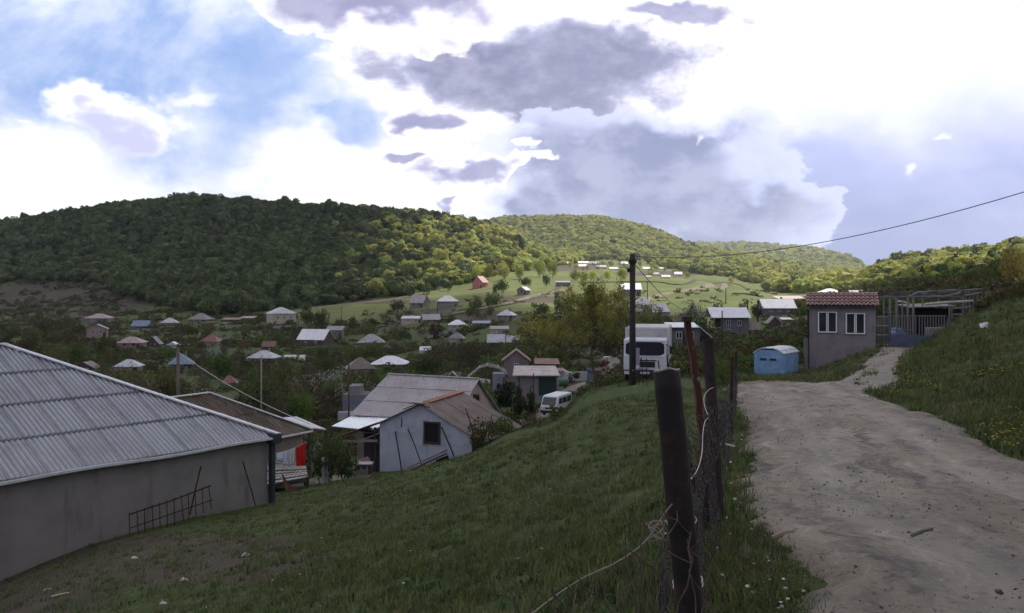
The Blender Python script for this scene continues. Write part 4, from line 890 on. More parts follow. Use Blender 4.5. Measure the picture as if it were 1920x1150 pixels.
def leaning_iron():
    a = pix(242, 965, wall_d(242)-1.0); b = pix(395, 912, wall_d(395)-1.0)
    r = thing('iron_railing', 'rusty iron railing section leaning against the plastered wall', 'railing', a); b = b-a; a = Vector()
    MB().tube([a, a.lerp(b, .5)+Vector((0, 0, -.03)), b+Vector((0, 0, .02))], .028, 6).build('top_rail', DRUST, r); pk = MB()
    for i in range(12):
        t = i/11.3; p = a.lerp(b, t); k = rnd.uniform(-.05, .05); pk.tube([p+Vector((0, 0, .05)), p+Vector((.12+k, -.15, -(.95-.1*t)+k))], .016, 5)
    pk.build('baluster', DRUST, r)
    MB().bar(a+Vector((.09, -.08, -.45)), b+Vector((.09, -.08, -.5)), .03).build('lower_rail', DRUST, r)
    rod('steel_rod', 'dark steel rod leaning beside the iron railing', [pix(356, 965, wall_d(356)-1.1), pix(366, 920, wall_d(366)-.8), pix(377, 874, wall_d(377)-.5)], .028, DRUST)
    rod('steel_rod', 'dark steel rod leaning left near the corner of the plastered wall', [pix(481, 955, wall_d(481)-1), pix(470, 915, wall_d(470)-.7), pix(455, 865, wall_d(455)-.4)], .026, DRUST)
leaning_iron()
def brown_house():
    global ymax_all
    u = Vector((-.5, -.866, 0)); r = thing('brown_roof_house', 'house with a dirty brown corrugated hip roof edged white, behind the big plastered house', 'house', (-11.1, 47.0, -10.4), math.atan2(u.y, u.x))
    L_, D, ez, rise = 11.5, 6.6, 3.0, 1.95; h = D/2; ymax_all = h+.35
    MB().box(0, L_, -D, 0, -1.5, ez-.1).build('wall', wall_mat((.22, .19, .16), .3), r)
    m = NT('brown_sheet'); n1 = m.noise(.9, 7, .7); n2 = m.noise(3, 6, .7, stretch=(3, .3, .3)); c = m.mix(m.sm(n1, .35, .65), (.055, .038, .028), (.105, .08, .062)); c = m.mix(m.math('MULTIPLY', m.sm(n2, .5, .7), .7), c, (.2, .19, .18)); m.col(c).set(.85)
    ro = corrugated(0, L_, lambda x: min(x*1.0, h), ez, rise/h, 2, .2, .035).build('roof', m.m, r)
    mm = MB(); mm.add([(-.35, .35, ez-.2), (-.35, -D-.35, ez-.2), (h, -h, ez+rise-.04)], [(0, 2, 1)]); mm.add([(-.35, -D-.35, ez-.2), (L_+.35, -D-.35, ez-.2), (L_+.1, -h, ez+rise-.04), (h, -h, ez+rise-.04)], [(0, 3, 2, 1)])
    mm.add([(-.3, .3, ez-.16), (L_+.3, .3, ez-.16), (L_+.3, -h, ez+rise-.10), (h, -h, ez+rise-.10)], [(0, 1, 2, 3)]); mm.build('rear_slopes', m.m, ro)
    wc = flat_mat((.5, .5, .5), .6, name='zinc_cap2')
    for a, b in (((-.38, .38, ez-.1), (h, -h, ez+rise+.06)), ((h, -h, ez+rise+.06), (L_-2.2, -h, ez+rise+.06)), ((L_-2.2, -h, ez+rise+.06), (L_-.4, .4, ez-.05))): MB().bar(a, b, .2, .05).build('ridge_cap', wc, r)
    MB().bar((-.3, .42, ez-.2), (L_, .42, ez-.2), .1, .08).build('gutter', wc, r)
    window(r, 2.0, -D, 1.0, 1, 1.2)
brown_house()
def poly_obj(name, quads, t, mat, parent, o):
    m = MB()
    for q in quads: m.slab(*[Vector(p)-o for p in q], t)
    return m.build(name, mat, parent)
def near_sheds():
    A = [pix(p, r_, d) for p, r_, d in ((580, 801, 48.5), (612, 805, 50), (556, 781, 57), (531, 783, 55.5))]
    o = Vector((A[0].x, A[0].y, gz(A[0].x, A[0].y))); r = thing('sheet_roof_shed', 'open shed with a whitish corrugated roof beside the brown roof', 'shed', o)
    poly_obj('roof', [A], .05, roof_mat((.5, .5, .53), dirt=.2), r, o)
    for a in A: MB().bar(a-o-Vector((0, 0, .05)), Vector((a.x, a.y, gz(a.x, a.y)-.4))-o, .12).build('post', DARKWOOD, r)
    B = [pix(p, r_, d) for p, r_, d in ((500, 906, 41.5), (577, 892, 42.5), (572, 868, 45), (500, 858, 45.5))]
    o = B[0].copy(); r = thing('fallen_roof', 'low collapsed corrugated roof lying below the washing line', 'roof', o); m = MB(); n = 17; k = 9
    for i in range(k):
        t0, t1 = i/k, (i+1.0)/k; a, b, c, d = (B[0].lerp(B[3], t0), B[1].lerp(B[2], t0), B[1].lerp(B[2], t0+.075), B[0].lerp(B[3], t0+.075))
        z = Vector((0, 0, rnd.uniform(-.05, .06))); m.slab(a-o+z, b-o+z, c-o+z, d-o+z, .04)
    m.build('slats', roof_mat((.34, .32, .30), dirt=.4), r)
    m = MB(); z = Vector((0, 0, -.25)); m.slab(*[b-o+z for b in B], .05)
    for a in (B[0], B[1], B[2], B[3]): m.bar(a-o+Vector((0, 0, -.05)), Vector((a.x, a.y, gz(a.x, a.y)-.3))-o, .12)
    m.build('underframe', DARKWOOD, r)
    a = pix(503, 852, 43.3); b = pix(574, 829, 44.5); P = [a.lerp(b, t)-Vector((0, 0, .12*math.sin(math.pi*t))) for t in np.linspace(0, 1, 9)]
    rod('washing_line', 'thin washing line strung behind the corner of the plastered house', P, .008, flat_mat((.5, .5, .5)), 'washing line', n=4)
    for nm, lb, c, t0, t1, hgt, cat in (('towel', 'yellowish cloth, leftmost on the washing line', (.33, .33, .11), .07, .19, .38, 'cloth'), ('shirt', 'white shirt-like cloth between the yellow and grey-white ones', (.60, .63, .70), .21, .37, .36, 'cloth'),
          ('sheet', 'long blue-white sheet hanging in the middle of the washing line', (.46, .52, .64), .38, .50, .70, 'sheet'), ('sheet', 'grey-white sheet next to the red cloth on the washing line', (.44, .43, .44), .51, .70, .80, 'sheet'), ('blanket', 'bright red blanket, rightmost on the washing line', (.42, .012, .012), .72, .98, 1.12, 'blanket')):
        nx, nz = 12, 8; pts = []; A0 = a.lerp(b, t0)
        for j in range(nz+1):
            for i in range(nx+1):
                t = t0+(t1-t0)*i/nx+(.012*j/nz if nm == 'blanket' else 0); p = a.lerp(b, t)-Vector((0, 0, .12*math.sin(math.pi*t)+hgt*j/nz)); p.y += .05*math.sin(i*1.3)*(j/nz)+.02; pts.append(p-A0)
        m = MB(); m.add(pts, [(j*(nx+1)+i, j*(nx+1)+i+1, (j+1)*(nx+1)+i+1, (j+1)*(nx+1)+i) for j in range(nz) for i in range(nx)])
        x = m.build(nm, flat_mat(c, .9, dirt=.1, name='cloth'), None, True, A0); tag(x, lb, cat, 'laundry on the washing line'); md = x.modifiers.new('thickness', 'SOLIDIFY'); md.thickness = .008
    p = at(545, 41); m = MB(); m.add([(-.42, 0, .85), (-.1, .1, .35), (.55, 0, 0), (-.15, -.1, -.1), (-.40, .12, .8)], [(0, 3, 1), (3, 2, 1), (0, 4, 3), (4, 1, 3)])
    x = m.build('rusty_sheet', rust_mat((.09, .04, .03), (.17, .08, .06), 'rusty_sheet_metal'), None, False, p); md = x.modifiers.new('thickness', 'SOLIDIFY'); md.thickness = .02; tag(x, 'torn triangular rusty metal sheet standing in the grass by the house corner', 'sheet metal')
near_sheds()
def grey_house():
    R1, R2, E1, E2, B2 = pix(728, 702, 66), pix(899, 711, 63.2), pix(655, 779, 58.5), pix(852, 790, 55.5), pix(946, 784, 65); B1 = R1+(B2-R2); o = Vector((R1.x, 62, -13.0))
    r = thing('long_grey_house', 'large house under a long stained grey sheet roof with a plastered gable', 'house', o)
    t = NT('stained_sheet'); n1 = t.noise(.5, 6, .65); n2 = t.noise(2.2, 7, .75, stretch=(1.4, .35, .35)); c = t.mix(t.sm(n1, .35, .65), (.30, .28, .29), (.235, .215, .22)); c = t.mix(t.math('MULTIPLY', t.sm(n2, .56, .68), .7), c, (.09, .08, .08)); t.col(c).set(.8)
    tc = t.n('ShaderNodeTexCoord'); w = t.n('ShaderNodeTexWave', wave_type='BANDS', bands_direction='X'); w.inputs['Scale'].default_value = 1.5; t.L.new(tc.outputs['Object'], w.inputs[0]); t.bump(w.outputs[0], .6, .05)
    m = MB(); rows = 3
    for i in range(rows):
        a0, a1 = E1.lerp(R1, i/rows), E2.lerp(R2, i/rows); b0, b1 = E1.lerp(R1, (i+1)/rows+.012*(i < rows-1)), E2.lerp(R2, (i+1)/rows+.012*(i < rows-1)); up = Vector((0, 0, .045)); z0 = Vector((0, 0, .0))
        m.slab(a0-o+up, a1-o+up, b1-o+z0, b0-o+z0, .04)
    m.slab(R1-o+Vector((0, 0, .003)), R2-o+Vector((0, 0, .003)), B2-o, B1-o, .05); rf = m.build('roof', t.m, r)
    m = MB()
    for i in range(46): a = R1.lerp(R2, i/46); b = R1.lerp(R2, (i+.62)/46); m.bar(a-o+Vector((0, -.06, .06)), b-o+Vector((0, -.06, .06)), .30, .05)
    m.build('ridge_cap', flat_mat((.36, .36, .38)), rf)
    dn = Vector((0, 0, -.10)); ins = (R1-R2).normalized()*.25
    G = [R2+ins+dn, E2+ins+dn+(R2-E2)*.04, B2+ins+dn+(R2-B2)*.04]; gb = [Vector((p.x, p.y, -12.8)) for p in G]
    K = (R1-R2)+ins*-2; far = [p+K for p in G]; fb = [p+K for p in gb]; pts = [G[0], G[1], gb[1], gb[2], G[2]]; pf = [p+K for p in pts]; n = 5
    m = MB(); m.add([p-o for p in pts+pf], [(0, 1, 2, 3, 4), (9, 8, 7, 6, 5)]+[(i, i+n, (i+1) % n+n, (i+1) % n) for i in (1, 2, 3)]); m.build('wall', wall_mat((.235, .185, .16), .25, 1.5), r)
    a, b, c_, d = [pix(*q)+Vector((-.03, -.12, 0)) for q in ((889, 763, 60.2), (898.5, 764, 60.9), (898.5, 741, 60.9), (889, 740, 60.2))]
    f = MB(); nn = Vector((.5, -.85, 0))*.05
    f.bar(a-o, b-o, .1).bar(b-o, c_-o, .1).bar(c_-o, d-o, .1).bar(d-o, a-o, .1).bar((a+b)/2-o, (c_+d)/2-o, .05); f = f.build('window', DARKWOOD, r); MB().add([a-o, b-o, c_-o, d-o], [(0, 1, 2, 3)]).build('pane', GLASS, f)
    A = [pix(*q) for q in ((622, 799, 56), (700, 807, 54.5), (738, 784, 57.2), (660, 779.5, 58.8))]; o2 = Vector((A[0].x, A[0].y, gz(A[0].x, A[0].y)))
    r2 = thing('metal_canopy', 'shiny white corrugated metal canopy at the foot of the long grey roof', 'canopy', o2); cm = roof_mat((.78, .80, .84), (.5, .5, .5), .15, .3, .35)
    poly_obj('roof', [A], .04, cm, r2, o2)
    for a in A[:2]: MB().bar(a-o2-Vector((0, 0, .05)), Vector((a.x, a.y, gz(a.x, a.y)-.4))-o2, .1).build('post', DARKWOOD, r2)
    MB().bar(A[0]-o2-Vector((0, 0, .08)), A[1]-o2-Vector((0, 0, .08)), .1).bar(A[3]-o2-Vector((0, 0, .08)), A[2]-o2-Vector((0, 0, .08)), .1).build('beam', DARKWOOD, r2)
    RECTS.append((640, 946, 700, 900, 56)); RECTS.append((622, 740, 779, 850, 54))
grey_house()
def white_shed():
    w = Vector((.95, -.31, 0)).normalized(); v = Vector((.31, .95, 0)).normalized(); o = Vector((-7.75, 52.0, -10.9))
    r = thing('whitewashed_shed', 'whitewashed shed with one dark window and a rusty patched gable roof on the slope', 'shed', o, math.atan2(w.y, w.x))
    # local: x along the front, y into the shed
    ZE, ZA, xa, W_, D_ = 3.0, 4.15, 2.6, 5.75, 6.2; ZR = 2.55
    t = NT('whitewash'); n1 = t.noise(1.1, 7, .7); n2 = t.noise(5, 7, .7); n3 = t.noise(.6, 4, .6, stretch=(1, 1, 1.5))
    c = t.mix(t.sm(n1, .40, .72), (.40, .42, .50), (.30, .31, .37)); c = t.mix(t.math('MULTIPLY', t.sm(n2, .6, .7), .65), c, (.15, .14, .15)); c = t.mix(t.math('MULTIPLY', t.sm(n3, .55, .72), .6), c, (.24, .23, .27)); t.col(c).set(.95, 0, .1); t.bump(n2, .6, .03)
    bm_ = MB(); bm_.prism([(0, -1.2), (W_, -1.2), (W_, ZR), (xa, ZA), (0, ZE)], 0, D_); bm_.build('wall', t.m, r)
    rm = NT('patched_roof'); n1 = rm.noise(.8, 7, .7); n2 = rm.noise(2.6, 6, .7, stretch=(.5, 1.6, .5)); c = rm.mix(rm.sm(n1, .35, .65), (.20, .155, .135), (.13, .105, .10)); c = rm.mix(rm.math('MULTIPLY', rm.sm(n2, .55, .7), .6), c, (.07, .055, .05)); rm.col(c).set(.9)
    tc = rm.n('ShaderNodeTexCoord'); wv = rm.n('ShaderNodeTexWave', wave_type='BANDS', bands_direction='Y'); wv.inputs['Scale'].default_value = 1.5; rm.L.new(tc.outputs['Object'], wv.inputs[0]); rm.bump(wv.outputs[0], .7, .05)
    k = (ZA-ZE)/xa; kr = (ZA-ZR)/(W_-xa); m = MB()
    def sheet(x0, x1, z0, z1, y0, y1, rows, flip):
        for i in range(rows):
            a, b = y0+(y1-y0)*i/rows, y0+(y1-y0)*(i+1)/rows; dz = rnd.uniform(.0, .03); e = rnd.uniform(-.12, .12)
            if flip: m.slab((x0, a, z0+dz), (x0, b+.04, z0+dz), (x1+e, b+.04, z1+dz), (x1+e, a, z1+dz), -.035)
            else: m.slab((x1+e, a, z1+dz), (x0, a, z0+dz), (x0, b+.04, z0+dz), (x1+e, b+.04, z1+dz), .035)
    sheet(xa, -.3, ZA+.09, ZE-k*.3+.06, -.25, D_+.2, 7, False)
    sheet(xa, W_+.9, ZA+.095, ZR-kr*.9+.06, -.2, D_+.2, 7, True)
    rf = m.build('roof', rm.m, r)
    MB().slab((xa-.25, .9, ZA+.10), (xa+.28, .9, ZA+.08), (xa+.28, D_+.2, ZA+.10), (xa-.25, D_+.2, ZA+.12), .05).build('ridge_tile', flat_mat((.30, .13, .09), .8), rf)
    m = MB(); m.bar((xa-1.0, -.22, ZA-.28), (xa, -.3, ZA+.12), .10, .05).bar((xa, -.3, ZA+.1), (xa+.7, -.22, ZA-.12), .10, .05).bar((xa-.5, -.3, ZA+.13), (xa+.45, -.3, ZA+.09), .35, .04).build('gable_board', DARKWOOD, rf)
    # porch roof on the left with posts
    m = MB(); P0, P1 = (-.05, ZE-.02), (-3.35, ZE-k*2.75)
    for i in range(4):
        a, b = -.3+i*.75, -.3+(i+1)*.75; dz = rnd.uniform(0, .04); m.slab((P0[0], a, P0[1]+dz), (P0[0], b+.03, P0[1]+dz), (P1[0]+rnd.uniform(-.2, .2), b+.03, P1[1]+dz), (P1[0]+rnd.uniform(-.2, .2), a, P1[1]+dz), -.03)
    pr = m.build('porch_roof', roof_mat((.28, .26, .25), dirt=.4, ax='Y'), r)
    for x in (-2.7, -.35): MB().bar((x, .1, -1.5), (x, .1, ZE-.18+x*k*.9), .13).build('porch_post', DARKWOOD, r)
    MB().bar((-3.1, -.1, 1.75), (-.1, -.1, 1.95), .1, .14).bar((-1.6, -.05, 1.75), (-.1, .1, 2.35), .07).build('porch_beam', wall_mat((.2, .17, .15), name='old_timber'), r)
    MB().box(-2.3, -.12, 2.4, 2.5, -1.5, 1.9).build('porch_wall', wall_mat((.09, .08, .11), .4), r); MB().box(-.75, -.2, .6, .68, -1.3, 1.6).build('plank_door', DARKWOOD, r)
    # window
    f = MB(); x0, x1, z0, z1 = 2.82, 3.86, 1.92, 3.22
    f.box(x0, x0+.1, -.09, .02, z0, z1).box(x1-.1, x1, -.09, .02, z0, z1).box(x0+.1, x1-.1, -.09, .02, z1-.1, z1).box(x0+.1, x1-.1, -.09, .02, z0, z0+.12); f = f.build('window', DARKWOOD, r)
    MB().box(x0+.09, x1-.09, -.04, .01, z0+.11, z1-.09).build('pane', VOID, f); MB().box(x0-.12, x1+.12, -.025, .01, z0-.12, z1+.1).build('surround', wall_mat((.45, .46, .5)), f)
    MB().box(4.32, 4.38, -.03, .01, 0.2, 1.1).build('drain_stain', VOID, r) if 0 else None
    MW = r.matrix_basis.copy()
    def L2(x, y, z): return MW @ Vector((x, y, z))
    RECTS.append((620, 940, 735, 890, 50))
    G = 'sticks leaning on the whitewashed shed'
    for lb, a, b, wd in (('thin dark stick leaning left of the shed window, nearest the left corner', (1.72, -.5, -.2), (1.05, -.12, 2.55), .035), ('dark stick slanting to the right below the shed window', (2.95, -.6, .8), (1.85, -.12, 2.75), .03), ('long dark pole slanting from the window corner down to the right', (5.15, -.7, 1.0), (3.95, -.12, 2.95), .04), ('short vertical stick high on the whitewashed wall under the eave', (1.4, -.08, 2.8), (1.42, -.06, 3.35), .025)):
        rod('leaning_stick', lb, [L2(*a), L2((a[0]+b[0])/2+.03, (a[1]+b[1])/2, (a[2]+b[2])/2), L2(*b)], wd, DRUST, 'stick', G)
    rod('leaning_pole', 'tall thin rusty pole standing at the right corner of the whitewashed shed', [pix(890, 835, 48.5), pix(886, 805, 49), pix(873, 766, 49.5)], .03, DRUST, 'pole')
    rod('leaning_pole', 'short thin pole rising in front of the patched roof edge', [pix(918, 815, 49), pix(919, 797, 49.5), pix(922, 779, 50)], .03, DRUST, 'pole')
    p0 = L2(2.2, -.9, .55); r3 = thing('timber_ramp', 'two dark parallel timbers slanting up in front of the whitewashed wall', 'timbers', p0)
    for dz, c in ((0, DARKWOOD), (.18, wall_mat((.2, .18, .17), name='old_timber2'))): MB().bar(L2(2.2, -.9, .45+dz)-p0, L2(4.6, -.9, 1.62+dz)-p0, .10, .09).build('timber', c, r3)
    MB().add([L2(4.0, -.85, .2)-p0, L2(4.9, -.85, .3)-p0, L2(4.6, -.85, 1.5)-p0, L2(3.9, -.85, 1.2)-p0, L2(4.0, -.7, .2)-p0, L2(4.9, -.7, .3)-p0, L2(4.6, -.7, 1.5)-p0, L2(3.9, -.7, 1.2)-p0], [(0,1,2,3),(7,6,5,4),(0,4,5,1),(1,5,6,2),(2,6,7,3),(3,7,4,0)]).build('cellar_hatch', VOID, r3)
    m = MB(); 
    for i in range(7): a = L2(3.3+rnd.uniform(-.2, .5), -1.3, .35+rnd.uniform(-.1, .3)); m.quad(a, a+Vector((.35, .1, .1)), a+Vector((.3, .15, .5)), a+Vector((-.05, .1, .4)))
    x = m.build('red_rag', flat_mat((.22, .07, .08), .9)); md = x.modifiers.new('t', 'SOLIDIFY'); md.thickness = .03; tag(x, 'faded red rag heap below the slanting timbers', 'cloth')
    a = L2(4.45, -1.9, .42); m = MB(); m.add([(0,0,0),(.4,0,.03),(.45,.2,.12),(.1,.25,.16),(.2,.1,.2)], [(0,1,4),(1,2,4),(2,3,4),(3,0,4),(0,3,2,1)]); tag(m.build('white_rag', flat_mat((.5, .5, .48), .9), None, False, a), 'small white rag lying at the shed corner on the grass', 'cloth')
    p = at(682, 49.0); bx = thing('crate', 'dark wooden box with a pale top at the left foot of the whitewashed shed', 'crate', p); MB().box(-.45, .45, -.3, .3, 0, .62).build('body', DARKWOOD, bx); MB().box(-.5, .5, -.35, .35, .62, .68).build('top', flat_mat((.35, .34, .33)), bx)
    r4 = thing('picket_fence', 'low grey picket fence piece left of the whitewashed shed', 'fence', at(668, 47.5)); o4 = at(668, 47.5); m = MB()
    for i in range(11):
        q_ = at(652+i*3.6, 47.5-i*.02); m.bar(q_-o4-Vector((0, 0, .2)), q_-o4+Vector((0, 0, .5+.1*math.sin(i*2))), .07, .03)
    m.build('pickets', wall_mat((.22, .21, .18), name='grey_pickets'), r4); MB().bar(at(650, 47.55)-o4+Vector((0, .04, .42)), at(690, 47.3)-o4+Vector((0, .04, .42)), .05).build('rail', DARKWOOD, r4)
    B = [pix(662, 885, 49.6), pix(700, 872, 50.6), pix(690, 856, 52), pix(664, 864, 51.5)]; o5 = B[0].copy(); x = thing('tile_heap', 'slanting brown tiled lean-to roof under the porch of the shed', 'roof', o5); poly_obj('tiles', [B], .08, roof_mat((.20, .13, .10), dirt=.4), x, o5)
    for a in (B[0], B[1]): MB().bar(a-o5-Vector((0, 0, .06)), Vector((a.x, a.y, gz(a.x, a.y)-.3))-o5, .1).build('post', DARKWOOD, x)
white_shed()
for px, r0, r1, d, c, lb in ((606, 852, 902, 45, (.30, .30, .29), 'pale wooden post, left of a close pair beside the dark bush'), (613, 850, 902, 45.2, (.26, .26, .26), 'pale wooden post, right of a close pair beside the dark bush')):
    x = MB().box(-.07, .07, -.07, .07, -.5, (r1-r0)/F*d).build('gate_post', wall_mat(c, name='pale_post'), None, False, at(px, d)); tag(x, lb, 'post', 'pale posts beside the dark bush')
rod('leaning_pole', 'dark pole leaning left beside the dark bush and pale posts', [pix(648, 914, 44), pix(636, 885, 44.2), pix(622, 850, 44.5)], .035, DRUST, 'pole')

# ---------------------------------------------------------------- truck, minivan, kiosk
WHITEP = flat_mat((.50, .52, .56), .35, dirt=.22, name='white_vehicle_paint', spec=.4); TYRE = flat_mat((.02, .02, .02), .85, name='tyre_rubber'); BLACKP = flat_mat((.018, .018, .02), .6, name='black_plastic')
def rounded(mb_fn, name, mat, parent, bevel): return mb_fn.build(name, mat, parent, bevel=bevel)
def wheel(root, x, y, rad, w=.28):
    f = MB().tube([(x-w/2, y, rad), (x-w/2+.03, y, rad), (x+w/2-.03, y, rad), (x+w/2, y, rad)], [rad*.9, rad, rad, rad*.9], 22).build('wheel', TYRE, root, True)
    MB().tube([(x-w/2-.01, y, rad), (x+w/2+.01, y, rad)], rad*.5, 16).build('rim', flat_mat((.25, .25, .26), .5), f); return f
def truck():
    d = 48.5; p = at(1209, d); p.z = -5.2
    r = thing('box_truck', 'white box truck with a wide dark windscreen parked behind the utility pole', 'truck', p, R(-12))
    RECTS.append((1165, 1275, 610, 716, 48))
    MB().box(-1.20, 1.20, 2.0, 7.8, .95, 2.92).build('cargo_box', flat_mat((.44, .44, .43), .5, dirt=.3, scale=1.2, name='box_panel'), r, bevel=.04)
    MB().box(-1.22, 1.22, 1.96, 2.04, 2.84, 2.96).box(-1.22, -1.14, 1.95, 2.03, .95, 2.84).box(1.14, 1.22, 1.95, 2.03, .95, 2.84).build('box_frame', flat_mat((.5, .5, .52)), r)
    # cab, profile in (y, z) pulled across x, leaning windscreen
    prof = [(0, .55), (0, 1.42), (.22, 2.30), (.34, 2.40), (1.7, 2.42), (1.75, 2.3), (1.75, .55)]; n = len(prof)
    m = MB(); m.add([(-1.16, a, b) for a, b in prof]+[(1.16, a, b) for a, b in prof], [tuple(range(n)), tuple(range(2*n-1, n-1, -1))]+[(i, i+n, (i+1) % n+n, (i+1) % n) for i in range(n)])
    c = m.build('cab', WHITEP, r, bevel=.09)
    def ws(u, z, off=-.012): y = .0+(z-1.42)*.25; return (u, y+off, z)
    g = MB(); N = 14; top, bot = [], []
    for i in range(N+1):
        u = -1.05+2.1*i/N; e = min(i, N-i); k = .12 if e == 0 else .03 if e == 1 else 0; bot.append(ws(u, 1.50+k)); top.append(ws(u, 2.22-k))
    g.add(bot+top, [(i, i+1, N+2+i, N+1+i) for i in range(N)]); g.build('windscreen', NT('dark_windscreen').col((.010, .011, .016)).set(.35, 0, .12).m, c)
    m = MB(); m.bar(ws(-1.1, 2.27, -.02), ws(1.1, 2.27, -.02), .05).bar(ws(-1.1, 1.46, -.02), ws(1.1, 1.46, -.02), .04).build('windscreen_trim', flat_mat((.55, .56, .6)), c)
    m = MB(); m.bar(ws(0, 1.5, -.03), ws(.0, 2.2, -.03), .025).bar(ws(-.5, 1.5, -.04), ws(.05, 1.56, -.04), .025).bar(ws(.15, 1.5, -.04), ws(.7, 1.56, -.04), .025).build('wiper', BLACKP, c)
    MB().box(-.28, .55, -.03, .01, .86, 1.16).box(-.55, .62, -.035, .01, 1.2, 1.26).build('grille', BLACKP, c); 
    MB().box(-1.2, 1.2, -.12, .2, .42, .72).build('bumper', flat_mat((.03, .03, .03), .7), r, bevel=.04)
    for x in (-.92, .92): h_ = MB().box(x-.2, x+.2, -.14, -.10, .47, .65).build('headlight', flat_mat((.45, .47, .5), .2, name='headlamp_glass'), r)
    MB().box(-.26, .26, -.14, -.122, .50, .62).build('number_plate', flat_mat((.4, .4, .38)), r)
    MB().box(-.85, .2, -.13, -.10, .74, .80).build('trim_strip', flat_mat((.33, .3, .33)), r)
    sw = MB().box(1.163, 1.175, .45, 1.25, 1.55, 2.15).build('side_window', GLASS, c); MB().box(-1.175, -1.163, .45, 1.25, 1.55, 2.15).build('side_window', GLASS, c)
    for s_ in (-1, 1): 
        mr = MB().box(min(s_*1.33, s_*1.50), max(s_*1.33, s_*1.50), -.05, .03, 1.62, 2.02).build('mirror', BLACKP, c, bevel=.02); MB().bar((s_*1.12, .1, 2.1), (s_*1.4, 0, 2.03), .03).bar((s_*1.12, .1, 1.5), (s_*1.4, 0, 1.6), .03).build('mirror_arm', BLACKP, mr)
    MB().box(-.5, .5, 1.8, 7.6, .55, .93).build('chassis', BLACKP, r)
    for y, rad in ((.95, .42), (6.1, .45)):
        for x in (-1.0, 1.0): wheel(r, x, y, rad)
    for i, (a, b) in enumerate((((-.30, -.18, .9), (-.42, -.3, 1.25)), ((-.1, -.2, .95), (-.16, -.3, 1.38)))): pass
truck()
def minivan():
    d = 85.5; p = at(1028, d); p.z = (HOR-781)/F*d; r = thing('white_minivan', 'boxy white minivan parked on the valley road', 'van', p, R(-24)); RECTS.append((1010, 1067, 742, 781, 80))
    prof = [(0, .4), (-.02, .95), (.08, 1.05), (.62, 1.82), (.8, 1.93), (4.2, 1.95), (4.35, 1.8), (4.4, .4)]; n = len(prof); m = MB()
    m.add([(-.82, a, b) for a, b in prof]+[(.82, a, b) for a, b in prof], [tuple(range(n)), tuple(range(2*n-1, n-1, -1))]+[(i, i+n, (i+1) % n+n, (i+1) % n) for i in range(n)]); b = m.build('body', WHITEP, r, bevel=.08)
    MB().add([(-.72, .085, 1.10), (.72, .085, 1.10), (.66, .56, 1.78), (-.66, .56, 1.78)], [(0, 1, 2, 3)]).build('windscreen', GLASS, b).location = (0, -.04, .0)
    for a, c in ((.75, 1.5), (1.65, 2.75), (2.9, 4.1)):
        for s_ in (-1, 1): MB().box(min(s_*.822, s_*.835), max(s_*.822, s_*.835), a, c, 1.12, 1.68).build('side_window', GLASS, b)
    MB().box(-.85, .85, -.1, .05, .35, .58).build('bumper', BLACKP, r, bevel=.03); MB().box(-.35, .35, -.035, -.01, .7, .86).build('grille', BLACKP, b)
    for x in (-.62, .62): MB().box(x-.13, x+.13, -.05, -.01, .68, .88).build('headlight', flat_mat((.45, .47, .5), .2, name='headlamp_glass'), b)
    for y in (.8, 3.5):
        for x in (-.74, .74): wheel(r, x, y, .31, .2)
    MB().box(-.84, .84, .3, 4.2, .25, .41).build('underbody', BLACKP, r)
minivan()
